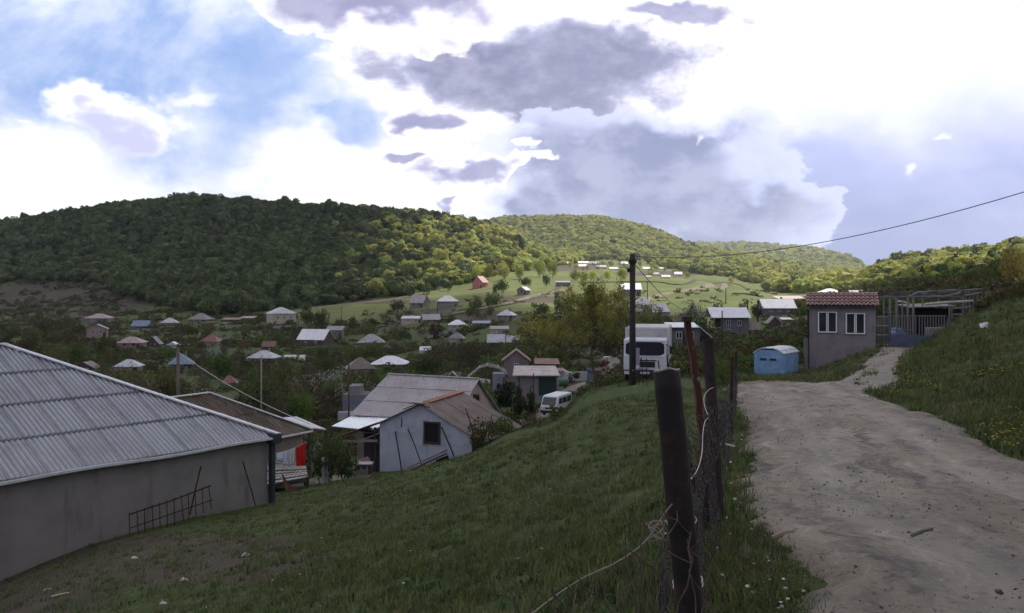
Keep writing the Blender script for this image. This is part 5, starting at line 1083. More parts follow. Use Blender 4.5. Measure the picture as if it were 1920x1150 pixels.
def kiosk():
    d = 50.5; p = at(1441, d); p.z = (HOR-707)/F*d; r = thing('blue_cabin', 'small weathered blue metal cabin with a rounded roof beside the road', 'cabin', p, R(-37)); RECTS.append((1414, 1499, 648, 706, 50))
    t = NT('blue_paint'); n1 = t.noise(2.2, 8, .75); n2 = t.noise(7, 7, .7); n3 = t.noise(.9, 4); c = t.mix(t.sm(n1, .4, .65), (.13, .25, .42), (.22, .35, .50)); c = t.mix(t.math('MULTIPLY', t.sm(n2, .56, .68), .75), c, (.035, .06, .12)); c = t.mix(t.math('MULTIPLY', t.sm(n3, .5, .7), .35), c, (.30, .38, .46)); t.col(c).set(.65)
    w, D, h = .86, 2.5, 1.36; m = MB(); pr = [(-w, .12), (w, .12), (w, h), (w*.78, h+.17), (-w*.78, h+.17), (-w, h)]; m.prism(pr, 0, D); m.build('body', t.m, r, bevel=.03)
    rt = flat_mat((.48, .52, .54), .5, dirt=.35, name='roof_tin'); m = MB(); arc = [(-w-.04, h), (-w*.72, h+.20), (-.3, h+.30), (.3, h+.30), (w*.72, h+.20), (w+.04, h)]
    vs = [(x, -.05, z) for x, z in arc]+[(x, D+.05, z) for x, z in arc]; lo = [(x*.985, y, z-.05) for x, y, z in vs]; n = 6
    m.add(vs+lo, [(i, i+1, i+1+n, i+n) for i in range(5)]+[(2*n+i, 2*n+i+n, 2*n+i+1+n, 2*n+i+1) for i in range(5)]+[(i, 2*n+i, 2*n+i+1, i+1) for i in range(5)]+[(n+i+1, 3*n+i+1, 3*n+i, n+i) for i in range(5)]+[(0, n, 3*n, 2*n), (n-1, 3*n-1, 4*n-1, 2*n-1)]); m.build('roof', rt, r)
    for x in (-.31, .25):
        v = MB().box(x-.19, x+.19, -.02, .01, .93, 1.06).build('vent', VOID, r); mm = MB()
        for k in range(3): mm.bar((x-.18, -.035, .95+k*.045), (x+.18, -.035, .95+k*.045), .015)
        mm.build('louvre', flat_mat((.06, .12, .22)), v)
    m = MB()
    for x, z, l in ((-.6, .5, .12), (-.2, .35, .2), (.1, .6, .1), (.35, .45, .16), (.5, .9, .1)): m.bar((x, -.012, z), (x+l, -.012, z+.05), .02, .01)
    m.build('scratches', flat_mat((.03, .05, .1)), r)
    MB().box(-w+.1, -w+.3, .1, D-.1, -.2, .12).box(w-.3, w-.1, .1, D-.1, -.2, .12).build('skid', DARKWOOD, r)
    m = MB(); 
    for i in range(6): m.box(w-.25, w+.01, .25+i*.36, .42+i*.36, h+.095, h+.13)
    m.build('roof_patch', flat_mat((.2, .22, .24)), r) if 0 else None
kiosk()

# ---------------------------------------------------------------- tiled gatehouse and gate
def gatehouse():
    d = 53.5; s = d/F; r = thing('gatehouse', 'small plastered gatehouse with red roof tiles and two white-framed windows', 'gatehouse', ((1579-CX)*s, d, (HOR-575)*s-3.6), R(-18.5)); RECTS.append((1510, 1645, 550, 690, 52))
    w = 117*s; t = NT('gatehouse_plaster'); a = t.noise(1.2, 7, .65); b = t.noise(.8, 4, .6, stretch=(1, 1, .4)); c = t.mix(t.sm(a, .38, .72), (.215, .19, .20), (.155, .135, .145)); c = t.mix(t.math('MULTIPLY', t.sm(b, .5, .7), .4), c, (.12, .10, .11)); t.col(c).set(.95, 0, .1); t.bump(t.noise(18, 6), .5, .02)
    MB().box(-w/2, w/2, 0, 3.4, -1.5, 3.58).build('wall', t.m, r)
    for cx_, lo in ((-.27*w+.18, 585), (.235*w-.14, 587)):
        z1 = 3.6-(lo-575)*s; z0 = z1-1.26; MB().box(cx_-.62, cx_+.62, -.015, .01, z0-.1, z1+.02).build('surround', flat_mat((.14, .125, .14)), r)
        f = MB(); W1, fw = 1.1, .075
        f.box(cx_-W1/2, cx_-W1/2+fw, -.07, .02, z0, z1).box(cx_+W1/2-fw, cx_+W1/2, -.07, .02, z0, z1).box(cx_-W1/2+fw, cx_+W1/2-fw, -.07, .02, z1-fw*.7, z1).box(cx_-W1/2+fw, cx_+W1/2-fw, -.07, .02, z0, z0+fw*.9).box(cx_-.07, cx_-.012, -.075, .02, z0+fw, z1-fw).box(cx_+.012, cx_+.07, -.075, .02, z0+fw, z1-fw)
        f = f.build('window', flat_mat((.62, .62, .62), .4, dirt=.1, name='white_window_frame'), r); MB().box(cx_-W1/2+.06, cx_+W1/2-.06, -.03, 0, z0+.05, z1-.05).build('pane', GLASS, f)
    tm = NT('glazed_red_tile'); n_ = tm.noise(3, 5, .6); tm.col(tm.mix(tm.sm(n_, .4, .65), (.20, .085, .075), (.13, .055, .05))).set(.25, 0, .9)
    m = MB(); nx, ny = 17, 4; W2 = w+.34; dep, ht = 1.15, .72; pr = []
    for j in range(ny):
        for i in range(nx):
            x0 = -W2/2+W2*i/nx; tw = W2/nx; segs = 7; rows = []
            for yy in (0.0, 1.06):
                y = -.32+dep*(j+yy)/ny; z = 3.62+ht*(j+yy)/ny+(.09 if yy == 0 else 0.0); rows.append([(x0+tw*k/segs, y, z+.085*math.sin(math.pi*k/segs)) for k in range(segs+1)])
            n0 = segs+1; vs = rows[0]+rows[1]+[(a, b, c-.05) for a, b, c in rows[0]]
            m.add(vs, [(k, k+1, n0+k+1, n0+k) for k in range(segs)]+[(2*n0+k, 2*n0+k+1, k+1, k) for k in range(segs)])
    rf = m.build('tile_roof', tm.m, r, True)
    MB().box(-W2/2+.02, W2/2-.02, -.22, .84, 3.585, 3.60).slab((-W2/2+.02, .84, 4.3), (W2/2-.02, .84, 4.3), (W2/2-.02, 3.6, 3.6), (-W2/2+.02, 3.6, 3.6), .06).build('roof_back', flat_mat((.1, .08, .08)), rf)
    MB().prism([(-.3, 3.60), (.84, 3.60), (.84, 4.28)], -W2/2+.03, -W2/2+.06).build('x', None, None) if 0 else None
    MB().box(-W2/2, W2/2, -.33, -.27, 3.56, 3.63).build('fascia', DARKWOOD, rf)
    m = MB(); 
    for i in range(nx): x = -W2/2+W2*(i+.5)/nx; m.tube([(x-W2/nx*.52, .84, 4.37), (x+W2/nx*.52, .84, 4.385)], .09, 8)
    m.build('ridge_tile', tm.m, rf)
    MB().tube([(-w/2-.06, -.06, -1.5), (-w/2-.06, -.06, 3.4)], .05, 8).build('downpipe', DRUST, r)
    x = MB().box(-.09, .09, -.09, .09, -.6, 1.95).build('wooden_post', wall_mat((.13, .12, .12), name='grey_post'), None, False, at(1511, 51.5)); tag(x, 'grey wooden post in front of the left corner of the tiled gatehouse', 'post')
gatehouse()
def gate():
    d = 55.0; s = d/F; ZB = (HOR-651)*s
    BL = flat_mat((.11, .125, .20), .6, dirt=.3, name='blue_grey_gate_paint'); PALE = wall_mat((.17, .165, .17), name='weathered_rail')
    def X(px): return (px-CX)*s
    def Z(row): return (HOR-row)*s-ZB
    def bars(m, pxs, r0, r1, w=.05, y=0):
        for p in pxs: m.box(X(p)-w/2-ox, X(p)+w/2-ox, y-.02, y+.02, Z(r0), Z(r1)+.03*math.sin(p*3.1))
    # narrow side gate
    ox = X(1654); r = thing('garden_gate', 'narrow pale barred gate directly right of the tiled gatehouse', 'gate', (ox, d, ZB)); m = MB()
    bars(m, np.linspace(1645, 1664, 8), 645, 592, .035); m.build('bars', PALE, r); m = MB()
    for rr in (594, 611, 628): m.box(X(1643.5)-ox, X(1665)-ox, -.04, -.021, Z(rr)-.03, Z(rr)+.03)
    m.build('rails', flat_mat((.3, .33, .28)), r); MB().box(X(1643)-ox, X(1665)-ox, -.06, .06, Z(648.5), Z(645.5)).build('threshold', flat_mat((.38, .30, .27)), r)
    # double yard gate with solid lower panels
    ox = X(1722); r = thing('yard_gate', 'wide double gate with blue-grey solid lower panels and upright bars above', 'gate', (ox, d, ZB))
    for a, b, tp in ((1668, 1720, 627), (1721.5, 1776, 630)):
        leaf = MB().box(X(a)-ox, X(b)-ox, -.03, .03, Z(650), Z(tp)).build('panel', BL, r); m = MB(); bars(m, np.arange(a+3, b-1, 5.2), tp-.2, 592+2*math.sin(a), .045, .05); m.build('bars', PALE, leaf)
        MB().box(X(a)-ox, X(b)-ox, .075, .11, Z(593.5), Z(591.5)).build('top_rail', PALE, leaf)
    MB().box(X(1664.5)-ox, X(1668)-ox, -.07, .07, -.5, Z(592)).build('gate_post', BL, r); MB().box(X(1776.5)-ox, X(1780)-ox, -.07, .07, -.5, Z(596)).build('gate_post', BL, r)
    # tall trellis behind
    d2 = 56.3; s = d2/F; ox = X(1690); r = thing('tall_trellis', 'tall open trellis of grey upright laths behind the left gate leaf', 'trellis', (ox, d2, ZB)); m = MB()
    for p, r0, w in ((1657, 650, .07), (1669, 645, .09), (1681, 648, .12), (1692, 640, .06), (1702, 640, .1), (1712, 648, .09)): m.box(X(p)-w/2-ox, X(p)+w/2-ox, -.03, .03, Z(r0)-.6, Z(559+2*math.sin(p)))
    m.build('uprights', PALE, r); m = MB(); m.box(X(1648)-ox, X(1800)-ox, -.05, -.031, Z(557), Z(555.5)).box(X(1655)-ox, X(1682)-ox, .031, .05, Z(586), Z(584.5)).box(X(1664)-ox, X(1716)-ox, .031, .06, Z(620), Z(618))
    m.build('crosspieces', PALE, r)
    # vine pergola
    d3 = 59; s = d3/F; ox = X(1770); g0 = gz(ox, d3); ZB = g0; r = thing('vine_pergola', 'ramshackle timber pergola with long pale poles behind the yard gate', 'pergola', (ox, d3, g0))
    m = MB()
    def P(px, row, y=0.0): return ((px-CX)*(d3+y)/F-ox, y, (HOR-row)*(d3+y)/F-ZB)
    for p, tp, y in ((1668, 556, 2), (1713, 555, 0), (1780, 566, 0), (1806, 555, 0), (1811, 558, 3), (1818, 553, 0), (1825, 552, 0), (1833, 551, 0), (1841, 545, 0), (1760, 550, 3.5), (1730, 548, 3.5)):
        a = P(p, tp, y); b = (a[0], a[1], gz(a[0]+ox, a[1]+d3)-.4-g0); m.tube([b, a], .055 if p != 1841 else .07, 6)
    m.build('posts', PALE, r); m = MB()
    for a, b, w in ((P(1705, 556), P(1722, 548), .07), (P(1722, 548), P(1738, 553), .06), (P(1706, 557), P(1766, 556), .06), (P(1766, 557), P(1800, 550), .06), (P(1808, 555), P(1841, 549), .07), (P(1798, 551), P(1801, 546), .09), (P(1812, 576), P(1848, 574.5), .07), (P(1785, 578), P(1812, 578), .06), (P(1784, 590), P(1808, 590), .06), (P(1784, 578), P(1785, 598), .06), (P(1795, 554), P(1808, 564), .04), (P(1722, 548, 0), P(1800, 543, 3.5), .05), (P(1760, 548, 3.5), P(1841, 542, 3.5), .05), (P(1718, 550, 2), P(1760, 546, 3), .05)): m.tube([a, b], w, 6)
    m.build('beams', PALE, r)
    MB().tube([P(1734, 571), P(1760, 568.5), P(1790, 566.5), P(1825, 564.5)], .09, 8).build('pale_pole', flat_mat((.40, .39, .36)), r)
    m = MB(); g = random.Random(5)
    for i in range(70):
        a = Vector(P(g.uniform(1680, 1835), g.uniform(546, 560), g.uniform(0, 3.5))); b = a+Vector((g.uniform(-1.6, 1.6), g.uniform(-.5, .5), g.uniform(-.25, .3))); c = b+Vector((g.uniform(-.8, .8), g.uniform(-.4, .4), g.uniform(-.5, .1))); m.tube([a, (a+b)/2+Vector((0, 0, .1)), b, c], [.025, .02, .016, .008], 4)
    m.build('vines', wall_mat((.09, .08, .085), name='bare_vine'), r)
    ox2 = (1745-CX)*62/F; sh = thing('low_shelter', 'dark open shelter under the pergola behind the gate', 'shelter', (ox2, 62, gz(ox2, 62))); s = 62/F
    MB().box(-1.3, 1.35, 0, 2, -.4, 1.75).build('dark_interior', VOID, sh); MB().slab((-1.5, -.4, 1.85), (1.6, -.4, 1.95), (1.6, 2.2, 2.1), (-1.5, 2.2, 2.0), .07).build('roof', roof_mat((.10, .09, .09)), sh)
    x = MB(); pts = [pix(1683+7*0, 575-8, 57.3), ]
    o = pix(1695, 566, 57.5); m = MB(); m.tube([pix(1683, 565, 57.5)-o, pix(1693, 566, 57.5)-o, pix(1702, 569, 57.5)-o, pix(1708, 573, 57.5)-o], .05, 6); tag(m.build('bent_pipe', flat_mat((.5, .5, .5)), None, True, o), 'bent whitish pipe curving behind the tall trellis', 'pipe')
    dq = 57.6; s = dq/F; pv = ((1690-CX)*s, dq, gz((1690-CX)*s, dq)); r = thing('blue_barrel_hood', 'pale blue rounded hood standing behind the bars of the gate', 'hood', pv, R(10))
    MB().prism([(-.32, .0), (.32, .0), (.38, .75), (.2, 1.05), (-.1, 1.12), (-.36, .8)], 0, .8).build('body', flat_mat((.16, .24, .42), .6, dirt=.35, name='pale_blue_tin'), r, bevel=.05); MB().box(-.25, .25, -.02, .01, .2, .7).build('door', flat_mat((.10, .16, .30)), r)
    tag(MB().box(-.75, .75, -.3, .3, -.2, .35).build('rubble_block', wall_mat((.25, .18, .18), .4), None, False, Vector(((1760-CX)*57/F, 57, gz((1760-CX)*57/F, 57))), bevel=.06), 'low pinkish masonry block seen between the gate bars', 'masonry')
gate()
def white_bag():
    p = at(1850, 36); m = MB(); m.add([(-.25,0,0),(.2,-.05,.0),(.3,.1,.14),(.05,.1,.24),(-.1,.05,.1),(-.22,.15,.16)], [(0,1,4),(1,2,3),(1,3,4),(4,3,5),(0,4,5),(3,2,5)])
    x = m.build('plastic_bag', flat_mat((.55, .55, .55), .6), None, False, p); md = x.modifiers.new('t', 'SOLIDIFY'); md.thickness = .02; tag(x, 'crumpled white plastic bag lying on the right hillside', 'bag')
white_bag()

# ---------------------------------------------------------------- utility poles and cables
WOODP = wall_mat((.035, .03, .03), .4, 5, 'tarred_timber')
def pole(px, top, base_d, wd, label, name='utility_pole', arm=None, mat=None, cat='pole', group=None, base=None):
    x = (px-CX)/F*base_d; b = Vector((x, base_d, gz(x, base_d))); h = (HOR-top)/F*base_d-b.z; r = thing(name, label, cat, b, 0, group)
    MB().tube([(0, 0, -.6), (0, 0, h*.5), (0, 0, h)], [wd/2*1.15, wd/2, wd/2*.9], 12).build('shaft', mat or WOODP, r, True)
    if arm:
        for z, hw in arm:
            a = MB().bar((-hw, -.1, h-z), (hw, -.1, h-z), .07).build('crossarm', WOODP, r)
            for sx in (-1, 1): MB().tube([(sx*hw*.85, -.1, h-z+.04), (sx*hw*.85, -.1, h-z+.11), (sx*hw*.85, -.1, h-z+.16)], [.02, .035, .02], 8).build('insulator', flat_mat((.35, .36, .36), .3), a)
    return r, b+Vector((0, 0, h))
r_, top_main = pole(1186, 476, 43.5, .30, 'tall tarred utility pole standing in front of the white box truck')
MB().box(-.17, .17, -.17, .17, 6.25, 6.44).build('pole_cap', WOODP, r_) if 0 else None
MB().box(.14, .32, -.2, -.12, 1.0, 1.85).build('sign_plate', flat_mat((.26, .22, .26), .6, dirt=.35, name='faded_plate'), r_)
MB().box(-.26, -.1, -.1, .1, 5.55, 5.75).box(-.18, .18, -.18, .18, 5.98, 6.16).build('bracket', DRUST, r_)
MB().tube([(-.17, -.02, .75), (0, -.18, .75), (.17, -.02, .75)], .012, 5).build('wire_tie', flat_mat((.4, .4, .4)), r_)
_, top_a = pole(334, 645, 66, .24, 'wooden pole with a short crossbar rising behind the big corrugated roof', arm=[(.15, .95)], mat=wall_mat((.12, .095, .085), name='brown_timber'))
pole(490, 668, 60, .10, 'thin grey metal lamp pole beside the bright green tree', mat=flat_mat((.2, .18, .17), .6), cat='pole')
r_, _ = pole(654, 682, 63, .11, 'thin rusty pole with a small box on top left of the large grey roof', mat=RUST)
MB().box(-.28, .12, -.12, .12, 5.1, 5.55).build('box', rust_mat((.07, .045, .04), (.13, .09, .08), 'rusty_box'), r_) if 0 else None
for px, tp, d, w, lb, g in ((1354, 583, 105, .16, 'slim dark pole in front of the two-storey block house', 0), (1214, 527, 330, .3, 'slim far pole just right of the tall tarred pole', 0), (1361, 540, 335, .35, 'far pole on the sunlit meadow ridge', 0), (1402, 562, 210, .35, 'short dark gatepost between the two white-roofed houses, left one', 0), (1421, 562, 210, .35, 'short dark gatepost between the two white-roofed houses, right one', 0), (1000, 700, 92, .12, 'thin bare pole among the small conifers by the valley road', 0)):
    pole(px, tp, d, w, lb)
def cable(label, a, b, sag, w=.02, mat=None, group=None):
    P = [a.lerp(b, t)-Vector((0, 0, sag*4*t*(1-t))) for t in np.linspace(0, 1, 26)]
    return rod('overhead_cable', label, P, w, mat or WOODP, 'cable', group, n=5)
cable('long dark overhead cable running from the tall pole to beyond the right edge', top_main-Vector((0, 0, .12)), pix(2200, 268, 22), .95, .014)
cable('dark overhead cable dropping from the tall pole to the bushes by the block house', top_main-Vector((0, 0, .35)), pix(1300, 580, 108), .9, .02)
cable('pale cable sagging from the crossbar pole down to the sheet roof shed', top_a-Vector((0, 0, .6)), pix(580, 795, 50), .35, .022, flat_mat((.4, .4, .4)))

# ---------------------------------------------------------------- fence in the foreground
def wob(pts, a, g): return [Vector(p)+Vector((g.uniform(-a, a), g.uniform(-a, a), g.uniform(-a, a))) for p in pts]
def fence():
    g = random.Random(3)
    # thick steel tube, open top
    b, t = pix(1302, 1230, 3.30), pix(1250, 697, 3.42); r = thing('steel_tube_post', 'thick rusty steel tube post with an open top in the foreground', 'fence post', b); ax = (t-b); u = ax.normalized()
    m = MB(); R0, R1 = .0515, .0445; n = 40; q = u.orthogonal().normalized(); w = u.cross(q); vs = []; fs = []
    segs = 14
    for k in range(segs+1):
        for i in range(n):
            a = 2*math.pi*i/n; rr = R0+.0006*math.sin(3*a+k)+g.uniform(-.0004, .0004); top_j = (.004*math.sin(2*a)+.003*math.sin(5*a+1)) if k == segs else 0
            vs.append(ax*(k/segs)+(q*math.cos(a)+w*math.sin(a))*rr+u*top_j)
    for k in range(5):
        for i in range(n):
            a = 2*math.pi*i/n; vs.append(ax-u*(.06*k)+(q*math.cos(a)+w*math.sin(a))*R1+u*((.004*math.sin(2*a)+.003*math.sin(5*a+1)) if k == 0 else 0))
    for k in range(segs):
        for i in range(n): fs.append((k*n+i, k*n+(i+1) % n, (k+1)*n+(i+1) % n, (k+1)*n+i))
    o0 = segs*n; i0 = (segs+1)*n
    for i in range(n): fs.append((o0+i, o0+(i+1) % n, i0+(i+1) % n, i0+i))
    for k in range(4):
        for i in range(n): fs.append((i0+k*n+i, i0+k*n+(i+1) % n, i0+(k+1)*n+(i+1) % n, i0+(k+1)*n+i))
    fs.append(tuple(i0+4*n+i for i in range(n))); m.add(vs, fs); m.build('tube', rust_mat((.009, .0075, .0075), (.03, .015, .012), 'blackened_rust'), r, True)
    m = MB(); P = [ax+(q*math.cos(a)+w*math.sin(a))*(R0-.003)+u*(.005+.004*math.sin(2*a)+.003*math.sin(5*a+1)) for a in np.linspace(0, 2*math.pi, 41)]; m.tube(P, .0032, 6, False); m.build('worn_rim', flat_mat((.34, .30, .27), .5, .4, dirt=.5, scale=14, name='bare_steel'), r, True)
    wire = flat_mat((.24, .19, .17), .6, .2, name='old_wire'); pale = flat_mat((.42, .36, .32), .6, name='bleached_wire')
    for row, mt in ((980, wire), (1092, pale), (1100, pale)):
        c = pix(1250+(row-697)*.0975+1, row, 3.37)-b; P = [c+(q*math.cos(a)+w*math.sin(a))*(R0+.004)+u*(.015*math.sin(a+1)+a*.0015) for a in np.linspace(0, 2*math.pi*1.1, 30)]; MB().tube(P, .0028, 6).build('wire_tie', mt, r, True)
    # second post, red angle iron leaning
    b2, t2 = pix(1322, 900, 6.6), pix(1287, 598, 6.7); r2 = thing('angle_iron_post', 'leaning reddish angle iron post with flaking paint behind the tube post', 'fence post', b2); a2 = t2-b2; m = MB()
    redp = NT('flaking_red_paint'); nn = redp.noise(16, 8, .75, stretch=(1, 1, .35)); n5 = redp.noise(5, 6, .6); c = redp.mix(redp.sm(n5, .4, .65), (.075, .022, .017), (.04, .018, .015)); c = redp.mix(redp.math('MULTIPLY', redp.sm(nn, .60, .68), .9), c, (.30, .24, .19)); redp.col(c).set(.75); redp.bump(nn, .5, .004)
    u2 = a2.normalized(); s1 = Vector((1, 0, 0)); s1 = (s1-u2*s1.dot(u2)).normalized(); s2 = u2.cross(s1); vs = []; sec = [(-.028, 0), (.028, 0), (.028, .006), (-.022, .006), (-.022, -.05), (-.028, -.05)]; K = 12
    for k in range(K+1):
        bend = .02*math.sin(k/K*3.1)+.006*math.sin(k*2.2)
        for x, y in sec: vs.append(a2*(k/K)+s1*(x+bend)+s2*y)
    fs = [(k*6+i, k*6+(i+1) % 6, (k+1)*6+(i+1) % 6, (k+1)*6+i) for k in range(K) for i in range(6)]+[(5, 4, 3, 2, 1, 0), tuple(K*6+i for i in range(6))]; m.add(vs, fs); m.build('angle_bar', redp.m, r2); MB().box(-.034, .034, -.04, .04, -.02, .02).build('cap', redp.m, r2, loc=a2)
    MB().tube([(0.02, .02, -.6), (0, 0, 0)], .03, 6).build('foot', DRUST, r2)
    # third post
    b3, t3 = pix(1349, 1172, 7.3), pix(1328, 636, 7.4); b3 = Vector((b3.x, b3.y, gz(b3.x, b3.y)-.2)); r3 = thing('timber_fence_post', 'dark square-topped fence post behind the leaning red angle iron', 'fence post', b3); a3 = t3-b3
    MB().tube([Vector(), a3*.5+Vector((.004, 0, 0)), a3*.96, a3], [.052, .049, .047, .049], 10).build('shaft', rust_mat((.02, .015, .016), (.045, .028, .026), 'dark_post_rust'), r3)
    # long pale wire twisting down between posts
    P = [pix(p, r_, d) for p, r_, d in ((1338, 727, 6.4), (1329, 731, 6.2), (1320, 745, 6.0), (1322, 765, 5.7), (1328, 782, 5.4), (1322, 790, 5.1), (1318, 812, 4.8), (1316, 850, 4.4), (1308, 880, 4.0), (1296, 898, 3.7), (1284, 915, 3.5))]
    rod('pale_wire', 'pale bent wire running down between the tube post and the dark post', smooth_path(P, .05), .0020, pale, 'wire'); 
    P = [pix(p, r_, d) for p, r_, d in ((980, 1165, 2.75), (1040, 1118, 2.9), (1100, 1080, 3.0), (1150, 1058, 3.1), (1196, 1028, 3.2), (1222, 1000, 3.25), (1240, 972, 3.3), (1256, 950, 3.32), (1262, 944, 3.33))]
    rod('fence_wire', 'thick pale wire running down left from the tube post through the torn mesh', smooth_path(P, .05), .0022, wire, 'wire')
    P = []
    for i in range(46): t = i/45; c = pix(1226+10*t, 1002-10*t, 3.25); P.append(c+Vector((.03*math.cos(t*30), .02*math.sin(t*30), .035*math.sin(t*17))))
    rod('wire_tangle', 'small tangle of rusty wire where the torn mesh meets the tube post', P, .0022, wire, 'wire', n=4)
    # chain link: along the fence, seen nearly edge on
    def chain(name, label, grid, nu, nv, w, mat, amp=.014, crump=0.0, gaps=0.0, seed=1):
        """grid(u, v) gives a point; diamonds nu x nv of bent wire"""
        gg = random.Random(seed); P = {}
        for i in range(nu*2+1):
            for j in range(nv*2+1):
                if (i+j) % 2 == 0:
                    P[i, j] = grid(i/(nu*2), j/(nv*2))+Vector((gg.uniform(-crump, crump), gg.uniform(-crump, crump), gg.uniform(-crump, crump)))
        m = MB(); o = grid(0, 0)
        for i in range(nu*2+1):
            for j in range(nv*2):
                for dd in (-1, 1):
                    if (i, j) in P and (i+dd, j+1) in P and gg.random() > gaps:
                        a, b_ = P[i, j]-o, P[i+dd, j+1]-o; mid = (a+b_)/2+Vector((gg.uniform(-crump, crump), gg.uniform(-crump, crump), gg.uniform(-crump, crump)))*.6; m.tube([a, mid, b_], w, 4, False)
        x = m.build(name, mat, None, True, o); return tag(x, label, 'wire mesh')
    dk = flat_mat((.035, .028, .028), .7, .3, name='dark_mesh_wire')
    A0, A1 = (.60, 3.42), (1.70, 7.35)
    def gr(u, v):
        x = A0[0]+(A1[0]-A0[0])*u; y = A0[1]+(A1[1]-A0[1])*u; top = -.62-.10*math.sin(u*9)-.18*u-.35*math.sin(u*math.pi)**2*.4; bot = gz(x, y)+.02
        return Vector((x+.05*math.sin(u*14+v*5)+.03*math.sin(v*9), y+.03*math.sin(v*8+u*20), top+(bot-top)*v))
    chain('chain_link_mesh', 'sagging chain link mesh along the roadside between the tube post and the dark post', gr, 44, 13, .0026, dk, crump=.012, gaps=.05)
    def gr2(u, v):
        x = 1.70+(4.9-1.70)*u; y = 7.4+(19.5-7.4)*u; bot = gz(x, y)+.02; top = bot+.95-.25*math.sin(u*3)-.2*math.sin(u*11)**2
        return Vector((x+.06*math.sin(u*20+v*4), y+.04*math.sin(v*8+u*30), top+(bot-top)*v))
    chain('chain_link_mesh', 'farther stretch of chain link mesh running on behind the dark post', gr2, 70, 8, .0028, dk, crump=.02, gaps=.08, seed=4)
    T = smooth_path([pix(p, r_, d) for p, r_, d in ((1288, 955, 3.36), (1225, 990, 3.22), (1150, 1040, 3.08), (1090, 1070, 2.96), (1010, 1100, 2.84), (940, 1130, 2.74))], .03)
    def gr3(u, v):
        p = T[min(int(u*(len(T)-1)), len(T)-1)]; g_ = gz(p.x, p.y); b_ = Vector((p.x+.12, p.y-.35, max(p.z-.75, g_+.02))); q_ = p.lerp(b_, v)
        q_.z += .05*math.sin(u*9+v*4); q_.y += .06*math.sin(u*13+1)*(1-v); return q_
    chain('torn_chain_link', 'torn rusty chain link mesh crumpled in the grass left of the tube post', gr3, 11, 6, .0026, rust_mat((.05, .036, .032), (.11, .07, .058), 'rusty_mesh'), crump=.022, gaps=.16, seed=9)
    # more posts further along the road
    for i, (x, y, h, lb) in enumerate(((3.3, 13.4, 1.15, 'short thin rusty post farther along the mesh, behind the dark post'), (4.9, 19.5, 1.1, 'last thin rusty post of the roadside mesh near the roadside shrub'))):
        rod('thin_post', lb, [(x, y, gz(x, y)-.3), (x+.03, y, gz(x, y)+h)], .026, DRUST, 'fence post')
    rod('fallen_stick', 'short pale stick poking out of the roadside grass right of the dark post', [pix(1350, 832, 9.3), pix(1365, 834, 9.25), pix(1377, 837, 9.2)], .01, pale, 'stick')
    # rusty bars sticking up by the truck
    for k, (p0, r0, p1, r1, w) in enumerate(((1198, 700, 1201, 672, .03), (1206, 702, 1203, 670, .03), (1213, 703, 1212, 672, .03), (1241, 706, 1234, 676, .045), (1254, 706, 1251, 666, .05), (1256, 704, 1262, 675, .03))):
        rod('rusty_bar', ['leftmost thin bar sticking up before the truck radiator','second thin bar from the pole before the truck radiator','third thin bar from the pole before the truck radiator','short thick leaning bar before the truck, left of the tallest one','tallest thick bar before the truck, right of its windscreen','thin slanting bar crossing the truck side, rightmost of the bars'][k], [pix(p0, r0+22, 38), pix(p1, r1, 38)], w*.6, DRUST, 'metal bar', 'rusty bars sticking up before the truck')
fence()

# ---------------------------------------------------------------- trees and shrubs, each its own object
PROTO = {}
def proto(kind, n=900, clumps=22, leaf=.12, shape='round', base=.2, h0=.5, r0=.03, limbs=8, variants=3, open_=0, mat=None):
    out = []
    for s in range(variants):
        cm, cs = crown_mesh(kind+'_crown', LEAF[mat or kind], n, 1.0, 1-base, clumps, leaf, hash_(kind)+s, shape, open_)
        co = np.zeros(len(cm.vertices)*3, np.float32); cm.vertices.foreach_get('co', co); co = co.reshape(-1, 3); co[:, 2] += base; cm.vertices.foreach_set('co', co.ravel())
        tm = trunk_mb([(c[0]*.8, c[1]*.8, c[2]+base) for c in cs], 1, r0, h0, 0, 6, limbs, s).mesh(kind+'_trunk', BARK)
        out.append((cm, tm))
    PROTO[kind] = out
def hash_(k): return sum(ord(c)*(i+3) for i, c in enumerate(k)) % 1000
proto('olive'); proto('brown', n=620, leaf=.085, open_=1, limbs=14); proto('green', n=1100); proto('forest', n=1200, clumps=24, leaf=.12)
proto('dark', n=1400, shape='cone', leaf=.11, base=.06, h0=.9, r0=.035, clumps=34); proto('white', n=600, leaf=.08, open_=1); proto('yellow', n=800, leaf=.1, open_=1); proto('red', n=700)
proto('young', n=1200, clumps=24)
LOOK = {'olive': 'dull olive-green tree', 'brown': 'brownish budding tree', 'green': 'fresh green tree', 'forest': 'dark green oak', 'dark': 'dark conifer', 'white': 'pale blossoming tree', 'yellow': 'yellowish leafy tree', 'red': 'dark reddish shrub', 'young': 'sunlit green oak'}
TREES = []
def tree(kind, x, y, h, w, label, group=None, name=None, cat='tree', dz=0.0, low=False):
    z = gz(x, y)+dz; r = thing(name or {'dark': 'conifer', 'forest': 'oak_tree', 'young': 'oak_tree'}.get(kind, 'broadleaf_tree'), label, cat, (x, y, z), rnd.uniform(0, 6.28), group)
    r.scale = (w/2, w/2, h); cm, tm = PROTO[kind][rnd.randrange(len(PROTO[kind]))]
    for nm, me in (('crown', cm), ('trunk', tm)): o = bpy.data.objects.new(nm, me); COL.objects.link(o); o.parent = r
    if low: r.location.z -= h*.2
    px = CX+F*x/y; s = F/y; TREES.append((px, (HOR-z*s), w*s, h*s, y)); return r
def treep(kind, px, d, hpx, wpx, label, **k): return tree(kind, (px-CX)/F*d, d, hpx*d/F, wpx*d/F, label, **k)
